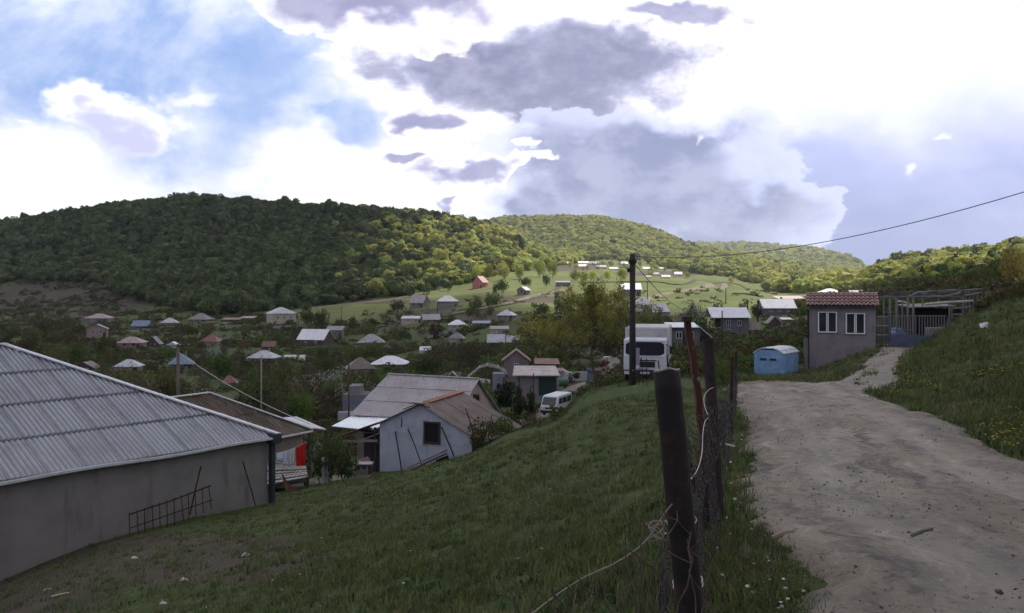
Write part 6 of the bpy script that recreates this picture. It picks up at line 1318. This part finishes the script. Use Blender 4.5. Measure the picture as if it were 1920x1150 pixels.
# oaks standing free in front of the forest edge
for i, (kind, px, base, hp, wp, lb) in enumerate([
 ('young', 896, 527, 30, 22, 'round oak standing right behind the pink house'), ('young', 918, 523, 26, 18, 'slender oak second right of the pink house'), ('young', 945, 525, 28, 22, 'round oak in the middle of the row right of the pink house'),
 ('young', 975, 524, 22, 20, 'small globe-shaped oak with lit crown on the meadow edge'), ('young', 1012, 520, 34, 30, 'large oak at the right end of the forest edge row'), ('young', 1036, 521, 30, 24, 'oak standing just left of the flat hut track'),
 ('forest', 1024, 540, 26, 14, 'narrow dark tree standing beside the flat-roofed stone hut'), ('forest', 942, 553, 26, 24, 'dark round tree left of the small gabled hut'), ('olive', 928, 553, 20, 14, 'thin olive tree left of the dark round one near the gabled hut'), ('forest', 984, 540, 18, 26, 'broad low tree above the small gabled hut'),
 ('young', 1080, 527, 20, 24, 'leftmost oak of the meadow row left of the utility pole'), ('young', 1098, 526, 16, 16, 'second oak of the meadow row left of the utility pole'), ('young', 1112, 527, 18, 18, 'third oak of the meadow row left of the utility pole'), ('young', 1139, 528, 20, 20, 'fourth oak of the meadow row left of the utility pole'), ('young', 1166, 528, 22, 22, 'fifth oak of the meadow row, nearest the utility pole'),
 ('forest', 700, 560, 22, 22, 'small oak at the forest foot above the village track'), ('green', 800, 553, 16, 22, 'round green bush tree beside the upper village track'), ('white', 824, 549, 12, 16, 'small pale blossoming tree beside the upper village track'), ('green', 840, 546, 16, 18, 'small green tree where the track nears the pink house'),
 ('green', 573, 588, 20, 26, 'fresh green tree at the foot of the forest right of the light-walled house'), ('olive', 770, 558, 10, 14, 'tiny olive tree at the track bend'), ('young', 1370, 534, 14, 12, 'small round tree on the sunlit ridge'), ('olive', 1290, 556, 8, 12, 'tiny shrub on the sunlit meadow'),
 ('green', 578, 618, 34, 30, 'left one of two tall fresh green trees in the middle of the valley'), ('green', 603, 620, 36, 28, 'right one of two tall fresh green trees in the middle of the valley'), ('green', 115, 596, 14, 18, 'round green tree on the bare brown slope'), ('brown', 98, 600, 12, 22, 'brown shrub on the bare brown slope'),
 ('forest', 1298, 606, 36, 18, 'slim dark tree behind the leaning red angle iron'), ('brown', 1310, 615, 40, 40, 'brownish bushy tree between the iron post and the block house'), ('brown', 1286, 612, 26, 30, 'brown leafless tree left of the slim dark tree'), ('forest', 1224, 636, 56, 50, 'large very dark tree below the mauve gabled house'), ('olive', 1256, 628, 30, 40, 'olive tree right of the large very dark tree'),
 ('forest', 1420, 600, 26, 26, 'dark tree between the two-storey block house and the long white-roofed house'), ('green', 1510, 596, 22, 30, 'green shrub right of the long white-roofed house'), ('olive', 1490, 580, 16, 30, 'olive tree at the end of the long white-roofed house')]):
    d = hit(px, base, {True: 150, False: 300}[px > 1180 and base > 570] if base > 560 else 330); treep(kind, px, d, hp, wp, lb)
# dark conifers and thin pines by the valley road
treep('dark', 945, 112, 66, 52, 'big black-green conifer in front of the plain pale roofs')
treep('dark', 975, 92, 84, 34, 'thin sparse pine, left of two by the valley road', group='two thin pines')
treep('dark', 993, 91, 66, 32, 'thin sparse pine, right of two by the valley road', group='two thin pines')
# shrubs on the slopes close by
for kind, px, d, hp, wp, lb in (('green', 480, 60, 74, 70, 'bright green tree behind the brown roof, left half'), ('green', 520, 61, 66, 66, 'bright green tree right of the thin lamp pole'), ('white', 542, 60, 50, 22, 'small blossoming tree right of the bright green one'),
  ('forest', 622, 45.5, 100, 92, 'dark dense bush between the washing line and the whitewashed shed'), ('white', 590, 46, 96, 34, 'shrub with white blossom above the washing line'), ('olive', 905, 49, 62, 60, 'leafy shrub at the right corner of the whitewashed shed'), ('green', 940, 50.5, 44, 50, 'low green shrub right of the leafy one by the shed roof'),
  ('olive', 975, 70, 50, 60, 'olive shrub left of the white minivan'), ('brown', 1008, 72, 40, 40, 'brownish shrub directly left of the white minivan'), ('red', 630, 118, 40, 40, 'dark reddish shrub left of the thin rusty pole'), ('red', 605, 114, 32, 34, 'second dark reddish shrub left of the thin rusty pole'),
  ('green', 1354, 26, 62, 44, 'leafy green shrub behind the dark fence post at the road edge'), ('olive', 1372, 27.5, 34, 40, 'low spreading shrub at the bend of the dirt road')):
    treep(kind, px, d, hp, wp, lb, cat='tree' if 'tree' in lb else 'shrub', name='shrub' if 'tree' not in lb else None, low='tree' not in lb)
g = random.Random(17)
for i in range(30):                                # gardens of the far hamlet
    px = g.uniform(1046, 1292); row = g.uniform(499, 524) if px > 1185 else g.uniform(499, 510)
    d = hit(px, row, 560); kd = g.choice(['young', 'yellow', 'brown', 'young'])
    treep(kd, px, d, g.uniform(8, 13), g.uniform(9, 15), {'young': 'small sunlit green tree', 'yellow': 'small yellowish tree', 'brown': 'small brownish tree'}[kd]+' among the roofs of the far hamlet', group='far hamlet trees, '+kd)
# the dark thicket behind the blue cabin
k = 0
for i in range(26):
    px = 1345+i*6.4+g.uniform(-5, 5); d = g.uniform(60, 84) if px < 1500 else g.uniform(64, 80)
    treep(g.choice(['forest', 'forest', 'green', 'dark' if 0 else 'olive']), px, d, g.uniform(26, 44), g.uniform(34, 56), 'dark green bush of the thicket behind the blue cabin', group='bushes of the thicket behind the blue cabin', name='bush', cat='bush', low=True)
# big walnut tree
def walnut():
    d = 59.0; x = (1118-CX)/F*d; z = gz(x, d); r = thing('walnut_tree', 'large spreading yellowish tree with bronze young leaves left of the truck', 'tree', (x, d, z-.1)); rng = np.random.default_rng(5); gg = random.Random(8)
    mb = MB(); T = [(.15, 0, -.5), (0, 0, .4), (-.22, 0, 1.3), (-.36, .05, 2.2), (-.34, .05, 3.2), (-.30, 0, 4.3), (-.28, 0, 5.4), (-.25, 0, 6.3)]; mb.tube(T, [.17, .15, .125, .11, .085, .06, .035, .012], 10)
    tips = []
    def branch(p, dv, ln, rad, lev):
        P = [p]; v = dv.normalized()
        for i in range(4): v = (v+Vector((gg.uniform(-.22, .22), gg.uniform(-.22, .22), gg.uniform(-.05, .2)))).normalized(); P.append(P[-1]+v*ln/4)
        mb.tube(P, [rad, rad*.8, rad*.6, rad*.42, rad*.2], 6 if lev < 2 else 4)
        if lev >= 3: tips.extend(P[2:]); return
        for i in range(4 if lev < 2 else 3):
            t = gg.choice([1, 2, 3, 4]); w = (v+Vector((gg.uniform(-1, 1), gg.uniform(-1, 1), gg.uniform(-.35, .7)))).normalized(); branch(P[t], w, ln*gg.uniform(.5, .72), rad*.5, lev+1)
    for i in range(19):
        t = gg.uniform(2.0, 5.6); j = min(range(len(T)), key=lambda k: abs(T[k][2]-t)); a = i*2.4; up = .1+.28*(t-2); ln = 3.9-.5*(t-2)
        branch(Vector(T[j]), Vector((math.cos(a), math.sin(a)*.9, up)), max(ln, 1.1), .055, 1)
    mb.build('trunk', wall_mat((.085, .07, .058), .4, 6, 'walnut_bark'), r, True)
    tp = np.array([tuple(t) for t in tips]); print('TIPS', len(tp))
    for nm, mt, n, seed in (('foliage', leaf_mat('walnut_leaves', (.21, .25, .05), (.40, .42, .11), .5, .02), 15000, 1), ('bronze_foliage', leaf_mat('bronze_leaves', (.16, .10, .04), (.26, .17, .07), .4, .02), 3200, 2)):
        q = np.random.default_rng(seed); c = tp[q.integers(0, len(tp), n)]+q.normal(0, .17, (n, 3)); V, Fq = leaf_quads(c, .145, q); o = bpy.data.objects.new(nm, np_mesh(nm, V, Fq, mt, False, {'shade': np.repeat(q.uniform(0, 1, n), 4)})); COL.objects.link(o); o.parent = r
    r.scale = (.84, .84, .80); TREES.append((1090, 722, 150, 180, d)); return r
walnut()
# shrubs on the right-hand ridge
for i, (kind, px, d, hp, wp, lb) in enumerate([
 ('yellow', 1905, 66, 100, 70, 'tall yellowish shrub reaching above the ridge at the right edge'), ('yellow', 1925, 58, 96, 60, 'yellowish leafy tree cut by the right edge of the picture'), ('green', 1885, 72, 66, 60, 'green shrub left of the tall yellowish one on the right ridge'), ('olive', 1862, 74, 50, 60, 'olive shrub on the right ridge above the pergola end'),
 ('brown', 1835, 78, 52, 60, 'brownish shrub above the right end of the pergola'), ('olive', 1800, 84, 56, 70, 'olive bush above the middle of the pergola'), ('brown', 1765, 88, 58, 66, 'brown bush above the pergola left of the olive one'), ('green', 1730, 90, 52, 60, 'green bush above the tall trellis'), ('forest', 1700, 96, 56, 60, 'dark bush above the tall trellis, rightmost of a dark pair'), ('forest', 1672, 104, 54, 56, 'dark bush right of the gatehouse roof, leftmost of a dark pair'),
 ('green', 1656, 72, 34, 30, 'light green bush directly right of the gatehouse roof'), ('brown', 1850, 62, 44, 50, 'brown twiggy shrub beside the pergola end post'), ('brown', 1880, 52, 40, 50, 'brown twiggy shrub on the bank under the yellowish one'), ('olive', 1910, 46, 40, 60, 'olive shrub low on the bank at the right edge')]):
    treep(kind, px, d, hp, wp, lb, name='shrub', cat='shrub', low=True)
# orchards and gardens of the village
LM = [(178,606,'the low pinkish hip-roofed house'),(262,618,'the bluish metal-roofed shed'),(314,611,'the small light grey hip roof'),(372,604,'the purple-grey house'),(240,654,'the pinkish low house'),(393,647,'the red-brown hip roof'),(235,698,'the pale hip roof above the corrugated roof'),
 (334,692,'the crossbar pole'),(426,728,'the small dark red hip roof'),(522,608,'the tall light-walled house'),(588,650,'the white-roofed timber house'),(693,648,'the greenish grey hip roof'),(490,682,'the pale lilac roof'),(672,702,'the brown hip roof'),(728,692,'the bright white hip roof'),(786,578,'the pair of grey houses'),
 (772,608,'the yellowish edged shed'),(857,622,'the cream pyramid-roofed house'),(950,604,'the white veranda house'),(856,642,'the dark hip roof with two windows'),(930,646,'the plain pale roofs'),(797,662,'the tiny white orchard shed'),(552,676,'the plastic tunnel'),(1207,588,'the two-storey grey hip-roofed house'),(1092,716,'the walnut tree'),(1370,630,'the two-storey block house'),(672,775,'the blue-banded shed'),(910,722,'the collapsed shed'),(848,716,'the ridge of the large grey roof'),(60,640,'the bare brown slope')]
def slope_row(px): return np.interp(px, [0, 12, 500, 560, 640, 730, 880, 946, 1040, 1110, 1180, 1300, 1340], [650, 650, 800, 790, 780, 705, 712, 775, 745, 722, 716, 720, 735])
made = 0; used = {}
for it in range(9000):
    if made >= 205: break
    px = g.uniform(-20, 1300); d = math.exp(g.uniform(math.log(92), math.log(430))); s = F/d; x = (px-CX)/s
    row = HOR-gz(x, d)*s; hh = g.uniform(3.0, 6.2); ww = hh*g.uniform(.9, 1.35); hp, wp = hh*s, ww*s
    if row-hp*.9 > slope_row(px) or row < 548: continue
    if 560 < px < 1120 and row < 612-(px-560)*.06 and g.random() < .93: continue           # open meadow
    if px > 1120 and (row < 600 or row > 720 or px > 1310): continue
    if 940 < px < 1180 and d < 140: continue
    if row < 600 and d > 330 and px < 560 and g.random() < .4: continue
    if any(abs(px-q[0]) < (wp+q[2])*.28 and abs(row-q[1]) < 9 for q in TREES): continue
    bad = False
    for (x0, x1, top, base, hd) in RECTS:
        if hd < 60: continue
        mid = top+(base-top)*.72
        if d < hd+8 and px+wp*.42 > x0 and px-wp*.42 < x1 and row > base-3 and row-hp < mid: bad = True; break
        if abs(d-hd) < 9 and px+wp*.3 > x0 and px-wp*.3 < x1: bad = True; break
    if bad: continue
    u = g.random(); kind = 'brown' if u < .36 else 'olive' if u < .64 else 'forest' if u < .80 else 'green' if u < .93 else 'white' if u < .97 else 'red'
    lm = min(LM, key=lambda l: (l[0]-px)**2+((l[1]-row)*1.6)**2); rel = ('left of' if px < lm[0]-14 else 'right of' if px > lm[0]+14 else ('below' if row > lm[1] else 'above'))
    lb = f"{LOOK[kind]} {rel} {lm[2]}"; used.setdefault(lb, []).append(tree(kind, x, d, hh, ww, lb)); made += 1
for lb, l in used.items():
    for o in l: o['group'] = ('trees: '+lb) if len(l) > 1 else 'trees of the village gardens'
print('TREES', len(TREES), made)

# ---------------------------------------------------------------- undergrowth of the valley (nobody could count it)
def tuft_mesh(name, mat, n, h, spread, wdt, seed, bend=.5, flat=0.0):
    rng = np.random.default_rng(seed); V = []; Fq = []; sh = []
    for i in range(n):
        a = rng.uniform(0, 6.28); rr = spread*math.sqrt(rng.uniform(0, 1)); x, y = rr*math.cos(a), rr*math.sin(a); b = rng.uniform(0, 6.28); hh = h*rng.uniform(.45, 1.1); bx, by = math.cos(b)*bend*hh*rng.uniform(.3, 1), math.sin(b)*bend*hh*rng.uniform(.3, 1)
        px_, py_ = -math.sin(b)*wdt/2, math.cos(b)*wdt/2; k = len(V)
        V += [(x-px_, y-py_, -.02), (x+px_, y+py_, -.02), (x+px_*.7+bx*.35, y+py_*.7+by*.35, hh*.6), (x-px_*.7+bx*.35, y-py_*.7+by*.35, hh*.6), (x+bx, y+by, hh), (x+bx*1.02+px_*.2, y+by*1.02+py_*.2, hh*.99)]
        Fq += [(k, k+1, k+2, k+3), (k+3, k+2, k+5, k+4)]; sh += [rng.uniform(0, 1)]*6
    return np_mesh(name, V, Fq, mat, False, {'shade': np.array(sh)})
GR = {'grass': leaf_mat('meadow_grass', (.042, .056, .019), (.112, .135, .046), .3, .035), 'dry': leaf_mat('dry_grass', (.10, .09, .055), (.20, .18, .12), .25, .01), 'clover': leaf_mat('clover', (.030, .055, .018), (.072, .110, .032), .3, .02), 'yel': leaf_mat('yellow_petals', (.30, .24, .02), (.42, .34, .04), .3, .01), 'seed': leaf_mat('dandelion_clock', (.35, .34, .32), (.5, .49, .46), .3, .0)}
def flower(name, mat, r, h, n, seed):
    rng = np.random.default_rng(seed); me = tuft_mesh(name, GR['grass'], 5, h, .05, .006, seed); me.materials.append(mat); bm = bmesh.new(); bm.from_mesh(me); lay = bm.verts.layers.float['shade']
    for i in range(n):
        c = Vector((rng.uniform(-.09, .09), rng.uniform(-.09, .09), h*rng.uniform(.75, 1.15))); res = bmesh.ops.create_icosphere(bm, subdivisions=1, radius=r, matrix=Matrix.Translation(c) @ Matrix.Diagonal((1, 1, .7, 1)))
        for v in res['verts']:
            v[lay] = .6
            for f_ in v.link_faces: f_.material_index = 1
    bm.to_mesh(me); bm.free(); return me
def scatter_grass():
    rng = np.random.default_rng(21); N = 62000
    u = rng.uniform(-.72, .66, N); d = np.exp(rng.uniform(math.log(2.2), math.log(62), N)); x = u*d; y = d
    rl = np.interp(y, [p[1] for p in ROAD_L[:10]], [p[0] for p in ROAD_L[:10]]); rr = np.interp(y, [p[1] for p in ROAD_R[:10]], [p[0] for p in ROAD_R[:10]])
    e = .20*vnoise(x, y, .6, 30)+.12*rng.normal(size=N); onroad = (x > rl+.05+e) & (x < rr-.05+e) & (y < 25.5); onroad |= (y >= 25.5) & (y < 45) & (x > -3+(41-y)*.5) & (x < 9.9) & (y < 45-x*.3)
    px = CX+F*u; gt = (y >= 24) & (px > np.interp(y, [24, 32, 42, 54], [1520, 1580, 1630, 1655])+6) & (px < np.interp(y, [24, 32, 42, 54], [1688, 1690, 1708, 1716])-8)
    house_ = (y > 28) & (px < 500) & (y > 37-(500-px)*.0165)
    yard = (y > 50) & (px < 900); yard |= (y > 43) & (px < 690)
    patch = vnoise(x, y, 1.7, 33)+.7*vnoise(x, y, .6, 34)
    thin = rng.uniform(0, 1, N) < np.clip(.55-patch*.6, .12, 1)*np.clip(1.25-((px < 560) & (y < 32) & (y > 8))*.7, 0, 1)
    gt &= rng.uniform(0, 1, N) > .25*np.exp(-((px-(np.interp(y, [24, 54], [1605, 1685])))/9.)**2); ok = ~onroad & ~gt & ~house_ & ~yard & (thin | (x > rr)); x, y, px, patch = x[ok], y[ok], px[ok], patch[ok]; z = ground(x, y); n = len(x); print('GRASS', n)
    kids = [loose(tuft_mesh('tuft', GR['grass'], 18, .085, .08, .0065, s, .8), 'a%02d' % s) for s in range(3)]+[loose(tuft_mesh('tuft', GR['clover'], 14, .05, .07, .013, 7+s, 1.1), 'b%02d' % s) for s in range(2)]+[loose(tuft_mesh('tuft', GR['dry'], 9, .10, .07, .005, 11), 'c')]
    kids += [loose(flower('flowers', GR['yel'], .0075, .10, 3, 3), 'd'), loose(flower('flowers', GR['seed'], .0095, .10, 1, 4), 'e')]
    q = rng.uniform(0, 1, n); right = x > np.interp(y, [p[1] for p in ROAD_R[:10]], [p[0] for p in ROAD_R[:10]]); left = ~right
    ix = np.where(q < .45, rng.integers(0, 3, n), np.where(q < .80, rng.integers(3, 5, n), 5)); ix = np.where((patch < -.5) & (q > .6), 5, ix)
    yz = right & (vnoise(x, y, 2.2, 40) > .05) & (q > .86) & (px > 1640) & (y < 32); ix = np.where(yz, 6, ix); ix = np.where(left & (q > .996), 7, ix); verge = left & (x > fence_x(y)-.1) & (y < 24); ix = np.where(verge & (q > .972), 7, ix)
    sc = rng.uniform(.7, 1.35, n)*(1+y*.022)*np.where(right, 1.5, 1.0)*(1+.25*patch); hgt = sc*rng.uniform(.75, 1.25, n)*np.where(right, .72, .72); hgt *= np.where(np.abs(x-fence_x(y)) < .35, 1.5, 1)
    S3 = np.stack([sc, sc, hgt], -1); rot = np.stack([rng.uniform(-.2, .2, n), rng.uniform(-.2, .2, n), rng.uniform(0, 6.28, n)], -1)
    instancer('meadow_grass', np.stack([x, y, z], -1), S3, rot, kids, 'rough meadow grass with yellow flowers and dandelion clocks', ix)
scatter_grass()
def scatter_scrub():
    rng = np.random.default_rng(5); N = 42000; px = rng.uniform(-60, 1960, N); d = np.exp(rng.uniform(math.log(52), math.log(430), N)); px2 = rng.uniform(-60, 620, 5000); d2 = rng.uniform(400, 760, 5000); px = np.concatenate([px, px2]); d = np.concatenate([d, d2]); N = len(px)
    x = (px-CX)/F*d; z = ground(x, d); row = HOR-F*z/d
    dens = np.clip(vnoise(x, d, 16, 50)*.9+.5*vnoise(x, d, 6, 51)+.5, 0, 1); meadow = ((px > 560) & (row < 612-(px-560)*.03) & (px < 1320)) | ((px > 1180) & (d > 230) & (px < 1480))
    ok = (rng.uniform(0, 1, N) < np.where(meadow, .045, dens*.85)) & ~((px > 1650) & (px < 1850) & (d < 66)) & (row > 500)
    for x0, x1, top, base, hd in RECTS: ok &= ~((px > x0-4) & (px < x1+4) & (d > hd-(3 if hd < 600 else 0)) & (d < hd+12))
    ok &= ~((px > 935) & (px < 1175) & (np.abs(d-np.interp(px, [935, 985, 1030, 1075, 1120, 1150, 1175], [84, 86, 94, 103, 108, 115, 125])) < 6))
    ok &= ~((px > 960) & (px < 1180) & (d < 128) & (rng.uniform(0, 1, N) < .85)); ok &= ~((px > 1400) & (px < 1520) & (d < 58)) & ~((px > 1150) & (px < 1280) & (d < 60)) & ~((px < 1000) & (d < 62))
    x, d, z, px = x[ok], d[ok], z[ok], px[ok]; n = len(x); print('SCRUB', n); kids = []
    for k, c in enumerate(('olive', 'brown', 'forest', 'green', 'brown')):
        me, _ = crown_mesh('scrub', LEAF[c], 170, 1, 1.2, 9, .24, 70+k, 'round', 1 if c == 'brown' else 0); kids.append(loose(me, 's%d' % k))
    r = rng.uniform(.5, 1.5, n)*(1+d/500)*np.where((px > 1550) & (d > 60), 1.5, 1)*np.where(d < 100, .62, 1); S3 = np.stack([r, r, r*rng.uniform(.45, 1.15, n)], -1); rot = np.stack([0*r, 0*r, rng.uniform(0, 6.28, n)], -1)
    instancer('scrub', np.stack([x, d, z-.25*r], -1), S3, rot, kids, 'low scrub and garden growth filling the valley')
scatter_scrub()
def stones():
    rng = np.random.default_rng(8); N = 16000; u = rng.uniform(-.6, .62, N); d = np.exp(rng.uniform(math.log(2.4), math.log(34), N)); x = u*d; y = d; px = CX+F*u
    rl = np.interp(y, [p[1] for p in ROAD_L[:10]], [p[0] for p in ROAD_L[:10]]); rr = np.interp(y, [p[1] for p in ROAD_R[:10]], [p[0] for p in ROAD_R[:10]]); road = (x > rl-.3) & (x < rr+.3) & (y < 26)
    pile = vnoise(x, y, 1.1, 60)+.6*vnoise(x, y, .35, 61); lit = (px < 620) & (y > 7) & (y < 30)
    ok = (road & (pile > -.05+rng.uniform(-.2, .6, N))) | (lit & (rng.uniform(0, 1, N) < .5)) | (rng.uniform(0, 1, N) < .04); ok &= ~((y > 27) & (px < 500))
    x, y = x[ok], y[ok]; n = len(x); rdm = road[ok]; kids = []
    for k, c in enumerate(((.10, .085, .078), (.20, .18, .16), (.055, .048, .045), (.30, .28, .25))):
        bm = bmesh.new(); bmesh.ops.create_icosphere(bm, subdivisions=2, radius=1)
        for v in bm.verts: v.co *= 1+mnoise.noise(v.co*1.3+Vector((k*7, 0, 0)))*.55; v.co.z *= .6
        me = bpy.data.meshes.new('stone'); bm.to_mesh(me); bm.free(); me.materials.append(flat_mat(c, .95, dirt=.4, scale=2, name='stone')); kids.append(loose(me, 'p%d' % k))
    sc = (.0030+.0075*rng.uniform(0, 1, n)**3)*(1+y*.03); sc = np.where(rng.uniform(0, 1, n) < .02, sc*2.2, sc); S3 = np.stack([sc, sc*rng.uniform(.6, 1.3, n), sc], -1)
    instancer('gravel', np.stack([x, y, ground(x, y)+np.where(rdm, .078, 0)], -1), S3, np.stack([rng.uniform(-.5, .5, n), rng.uniform(-.5, .5, n), rng.uniform(0, 6.28, n)], -1), kids, 'loose stones and clods on the road and slope', rng.choice(4, n, p=[.3, .38, .1, .22]))
stones()

# ---------------------------------------------------------------- garden fences and village poles
def garden_fences():
    wood = wall_mat((.17, .155, .14), .4, 3, 'grey_fence_timber'); tin = wall_mat((.26, .25, .25), .4, 2, 'tin_fence')
    for i, (px, row, ln, a, h, kd, lb) in enumerate([
      (205, 612, 14, .1, 1.2, 0, 'grey picket fence below the leftmost pinkish hip-roofed house'), (290, 622, 16, -.15, 1.1, 1, 'pale tin fence along the lower side of the village track'), (262, 660, 13, .2, 1.2, 0, 'grey picket fence below the dark narrow barn'),
      (545, 616, 15, -.05, 1.3, 1, 'pale tin fence right of the tall light-walled house'), (640, 655, 14, .1, 1.2, 0, 'grey picket fence right of the white-roofed timber house'), (700, 655, 12, .0, 1.1, 1, 'pale tin fence below the greenish grey hip roof'),
      (545, 690, 10, .25, 1.2, 0, 'grey picket fence below the plastic tunnel'), (830, 582, 18, -.05, 1.2, 0, 'grey picket fence in front of the pair of grey houses'), (980, 610, 16, -.1, 1.2, 0, 'grey picket fence right of the white veranda house'),
      (835, 628, 12, .05, 1.1, 1, 'pale tin fence below the cream pyramid-roofed house'), (890, 650, 12, .1, 1.1, 0, 'grey picket fence below the dark hip roof with two windows'), (1395, 640, 9, .1, 1.2, 0, 'grey picket fence in front of the reddish brown lean-to'),
      (1475, 618, 9, .12, 1.3, 1, 'pale tin fence right of the tumbledown barn'), (1150, 600, 9, 0, 1.2, 0, 'grey picket fence left of the grey hip-roofed houses'), (420, 640, 13, -.1, 1.2, 1, 'pale tin fence right of the red-brown hip roof'), (380, 700, 12, .15, 1.2, 0, 'grey picket fence right of the crossbar pole')]):
        d = hit(px, row, 95); x = (px-CX)/F*d; z0 = gz(x, d); r = thing('garden_fence', lb, 'fence', (x, d, z0), 0, 'garden fences of the village'); m = MB(); q = MB(); n = int(ln/(.28 if kd == 0 else 1.0))
        for k in range(n+1):
            t = (k/n-.5)*ln; X_, Y_ = t*math.cos(a), t*math.sin(a); z = gz(x+X_, d+Y_)-z0; hh = h*(1+.06*math.sin(k*2.7))
            if kd == 0: m.box(X_-.07, X_+.07, Y_-.02, Y_+.02, z-.2, z+hh)
            elif k < n: t2 = ((k+1)/n-.5)*ln; X2, Y2 = t2*math.cos(a), t2*math.sin(a); z2 = gz(x+X2, d+Y2)-z0; m.add([(X_, Y_, z-.3), (X2-.03, Y2, z2-.3), (X2-.03, Y2, z2+hh), (X_, Y_, z+hh), (X_, Y_+.03, z-.3), (X2-.03, Y2+.03, z2-.3), (X2-.03, Y2+.03, z2+hh), (X_, Y_+.03, z+hh)], [(0,1,2,3),(7,6,5,4),(0,4,5,1),(1,5,6,2),(2,6,7,3),(3,7,4,0)])
            if k % (6 if kd == 0 else 2) == 0: q.box(X_-.06, X_+.06, Y_+.035, Y_+.13, z-.4, z+h*.95)
        m.build('boards', wood if kd == 0 else tin, r); q.build('posts', DARKWOOD, r)
garden_fences()
for px, row, h, lb in ((225, 640, 8, 'village pole above the pinkish low house'), (340, 625, 8, 'village pole below the small light grey hip roof'), (640, 610, 8, 'village pole behind the white-roofed timber house'), (745, 640, 8, 'village pole right of the greenish grey hip roof'), (820, 600, 8, 'village pole below the pair of grey houses'), (915, 590, 8, 'village pole left of the white veranda house'), (560, 640, 8, 'village pole left of the white-roofed timber house')):
    d = hit(px, row, 100); pole(px, row-h*F/d, d, .22, lb, group='poles of the village')

def litter():
    g = random.Random(4)
    for i, (px, row, s, c, lb) in enumerate(((116, 1118, .16, (.42, .36, .28), 'pale splintered plank end lying on the bare soil at the bottom left'), (88, 1108, .06, (.5, .5, .48), 'small white scrap left of the splintered plank end'), (252, 1048, .07, (.5, .42, .36), 'pinkish scrap on the slope below the iron railing'), (462, 1044, .08, (.42, .45, .5), 'bluish crumpled scrap on the slope below the leaning rod'),
        (306, 1134, .045, (.38, .38, .38), 'grey flat stone chip near the bottom edge, leftmost of two'), (345, 1090, .06, (.5, .5, .5), 'tiny white scrap in the middle of the dry patch'), (1468, 1030, .09, (.25, .18, .13), 'short brown stick at the left edge of the road'), (1730, 1026, .10, (.10, .09, .08), 'dark bent twig lying on the road'))):
        d = hit(px, row, 3 if px < 1000 else 3); 
        if d > 40: d = 14
        zz = np.linspace(3, 34, 400); rr = HOR-F*ground((px-CX)/F*zz, zz)/zz; d = float(zz[np.argmin(np.abs(rr-row))]); p = at(px, d, .09 if px > 1450 else .02); m = MB()
        if 'stick' in lb or 'twig' in lb or 'plank' in lb: m.bar((-s, -s*.5, 0), (0, 0, .02), s*.22, .02).bar((0, 0, .02), (s*1.1, s*.9, .01), s*.18, .02)
        else: m.add([(-s,-s*.6,0),(s*.8,-s*.5,0),(s,s*.6,.0),(-s*.7,s*.7,0),(0,0,s*.6),(-s*.4,s*.2,s*.7)], [(0,1,4),(1,2,4),(2,3,5,4),(3,0,5),(0,4,5),(0,3,2,1)])
        tag(m.build('plank' if 'plank' in lb else 'twig' if 'twig' in lb else 'stick' if 'stick' in lb else 'stone_chip' if 'stone' in lb else 'scrap', flat_mat(c, .9, name='weathered_litter'), None, False, p), lb, 'wood' if ('stick' in lb or 'twig' in lb or 'plank' in lb) else 'stone' if 'stone' in lb else 'scrap')
litter()

# ---------------------------------------------------------------- valley air
def haze():
    mb = MB().box(-3300, 3300, -60, 4600, -60, 300); o = mb.build('haze', None); o.display_type = 'WIRE'
    m = bpy.data.materials.new('valley_air'); m.use_nodes = True; t = m.node_tree; t.nodes.clear(); out = t.nodes.new('ShaderNodeOutputMaterial'); v = t.nodes.new('ShaderNodeVolumePrincipled')
    v.inputs['Color'].default_value = (.80, .88, 1, 1); v.inputs['Density'].default_value = HAZE; v.inputs['Anisotropy'].default_value = .2
    t.links.new(v.outputs[0], out.inputs['Volume']); o.data.materials.append(m); tag(o, kind='stuff')
HAZE = .00007
haze()
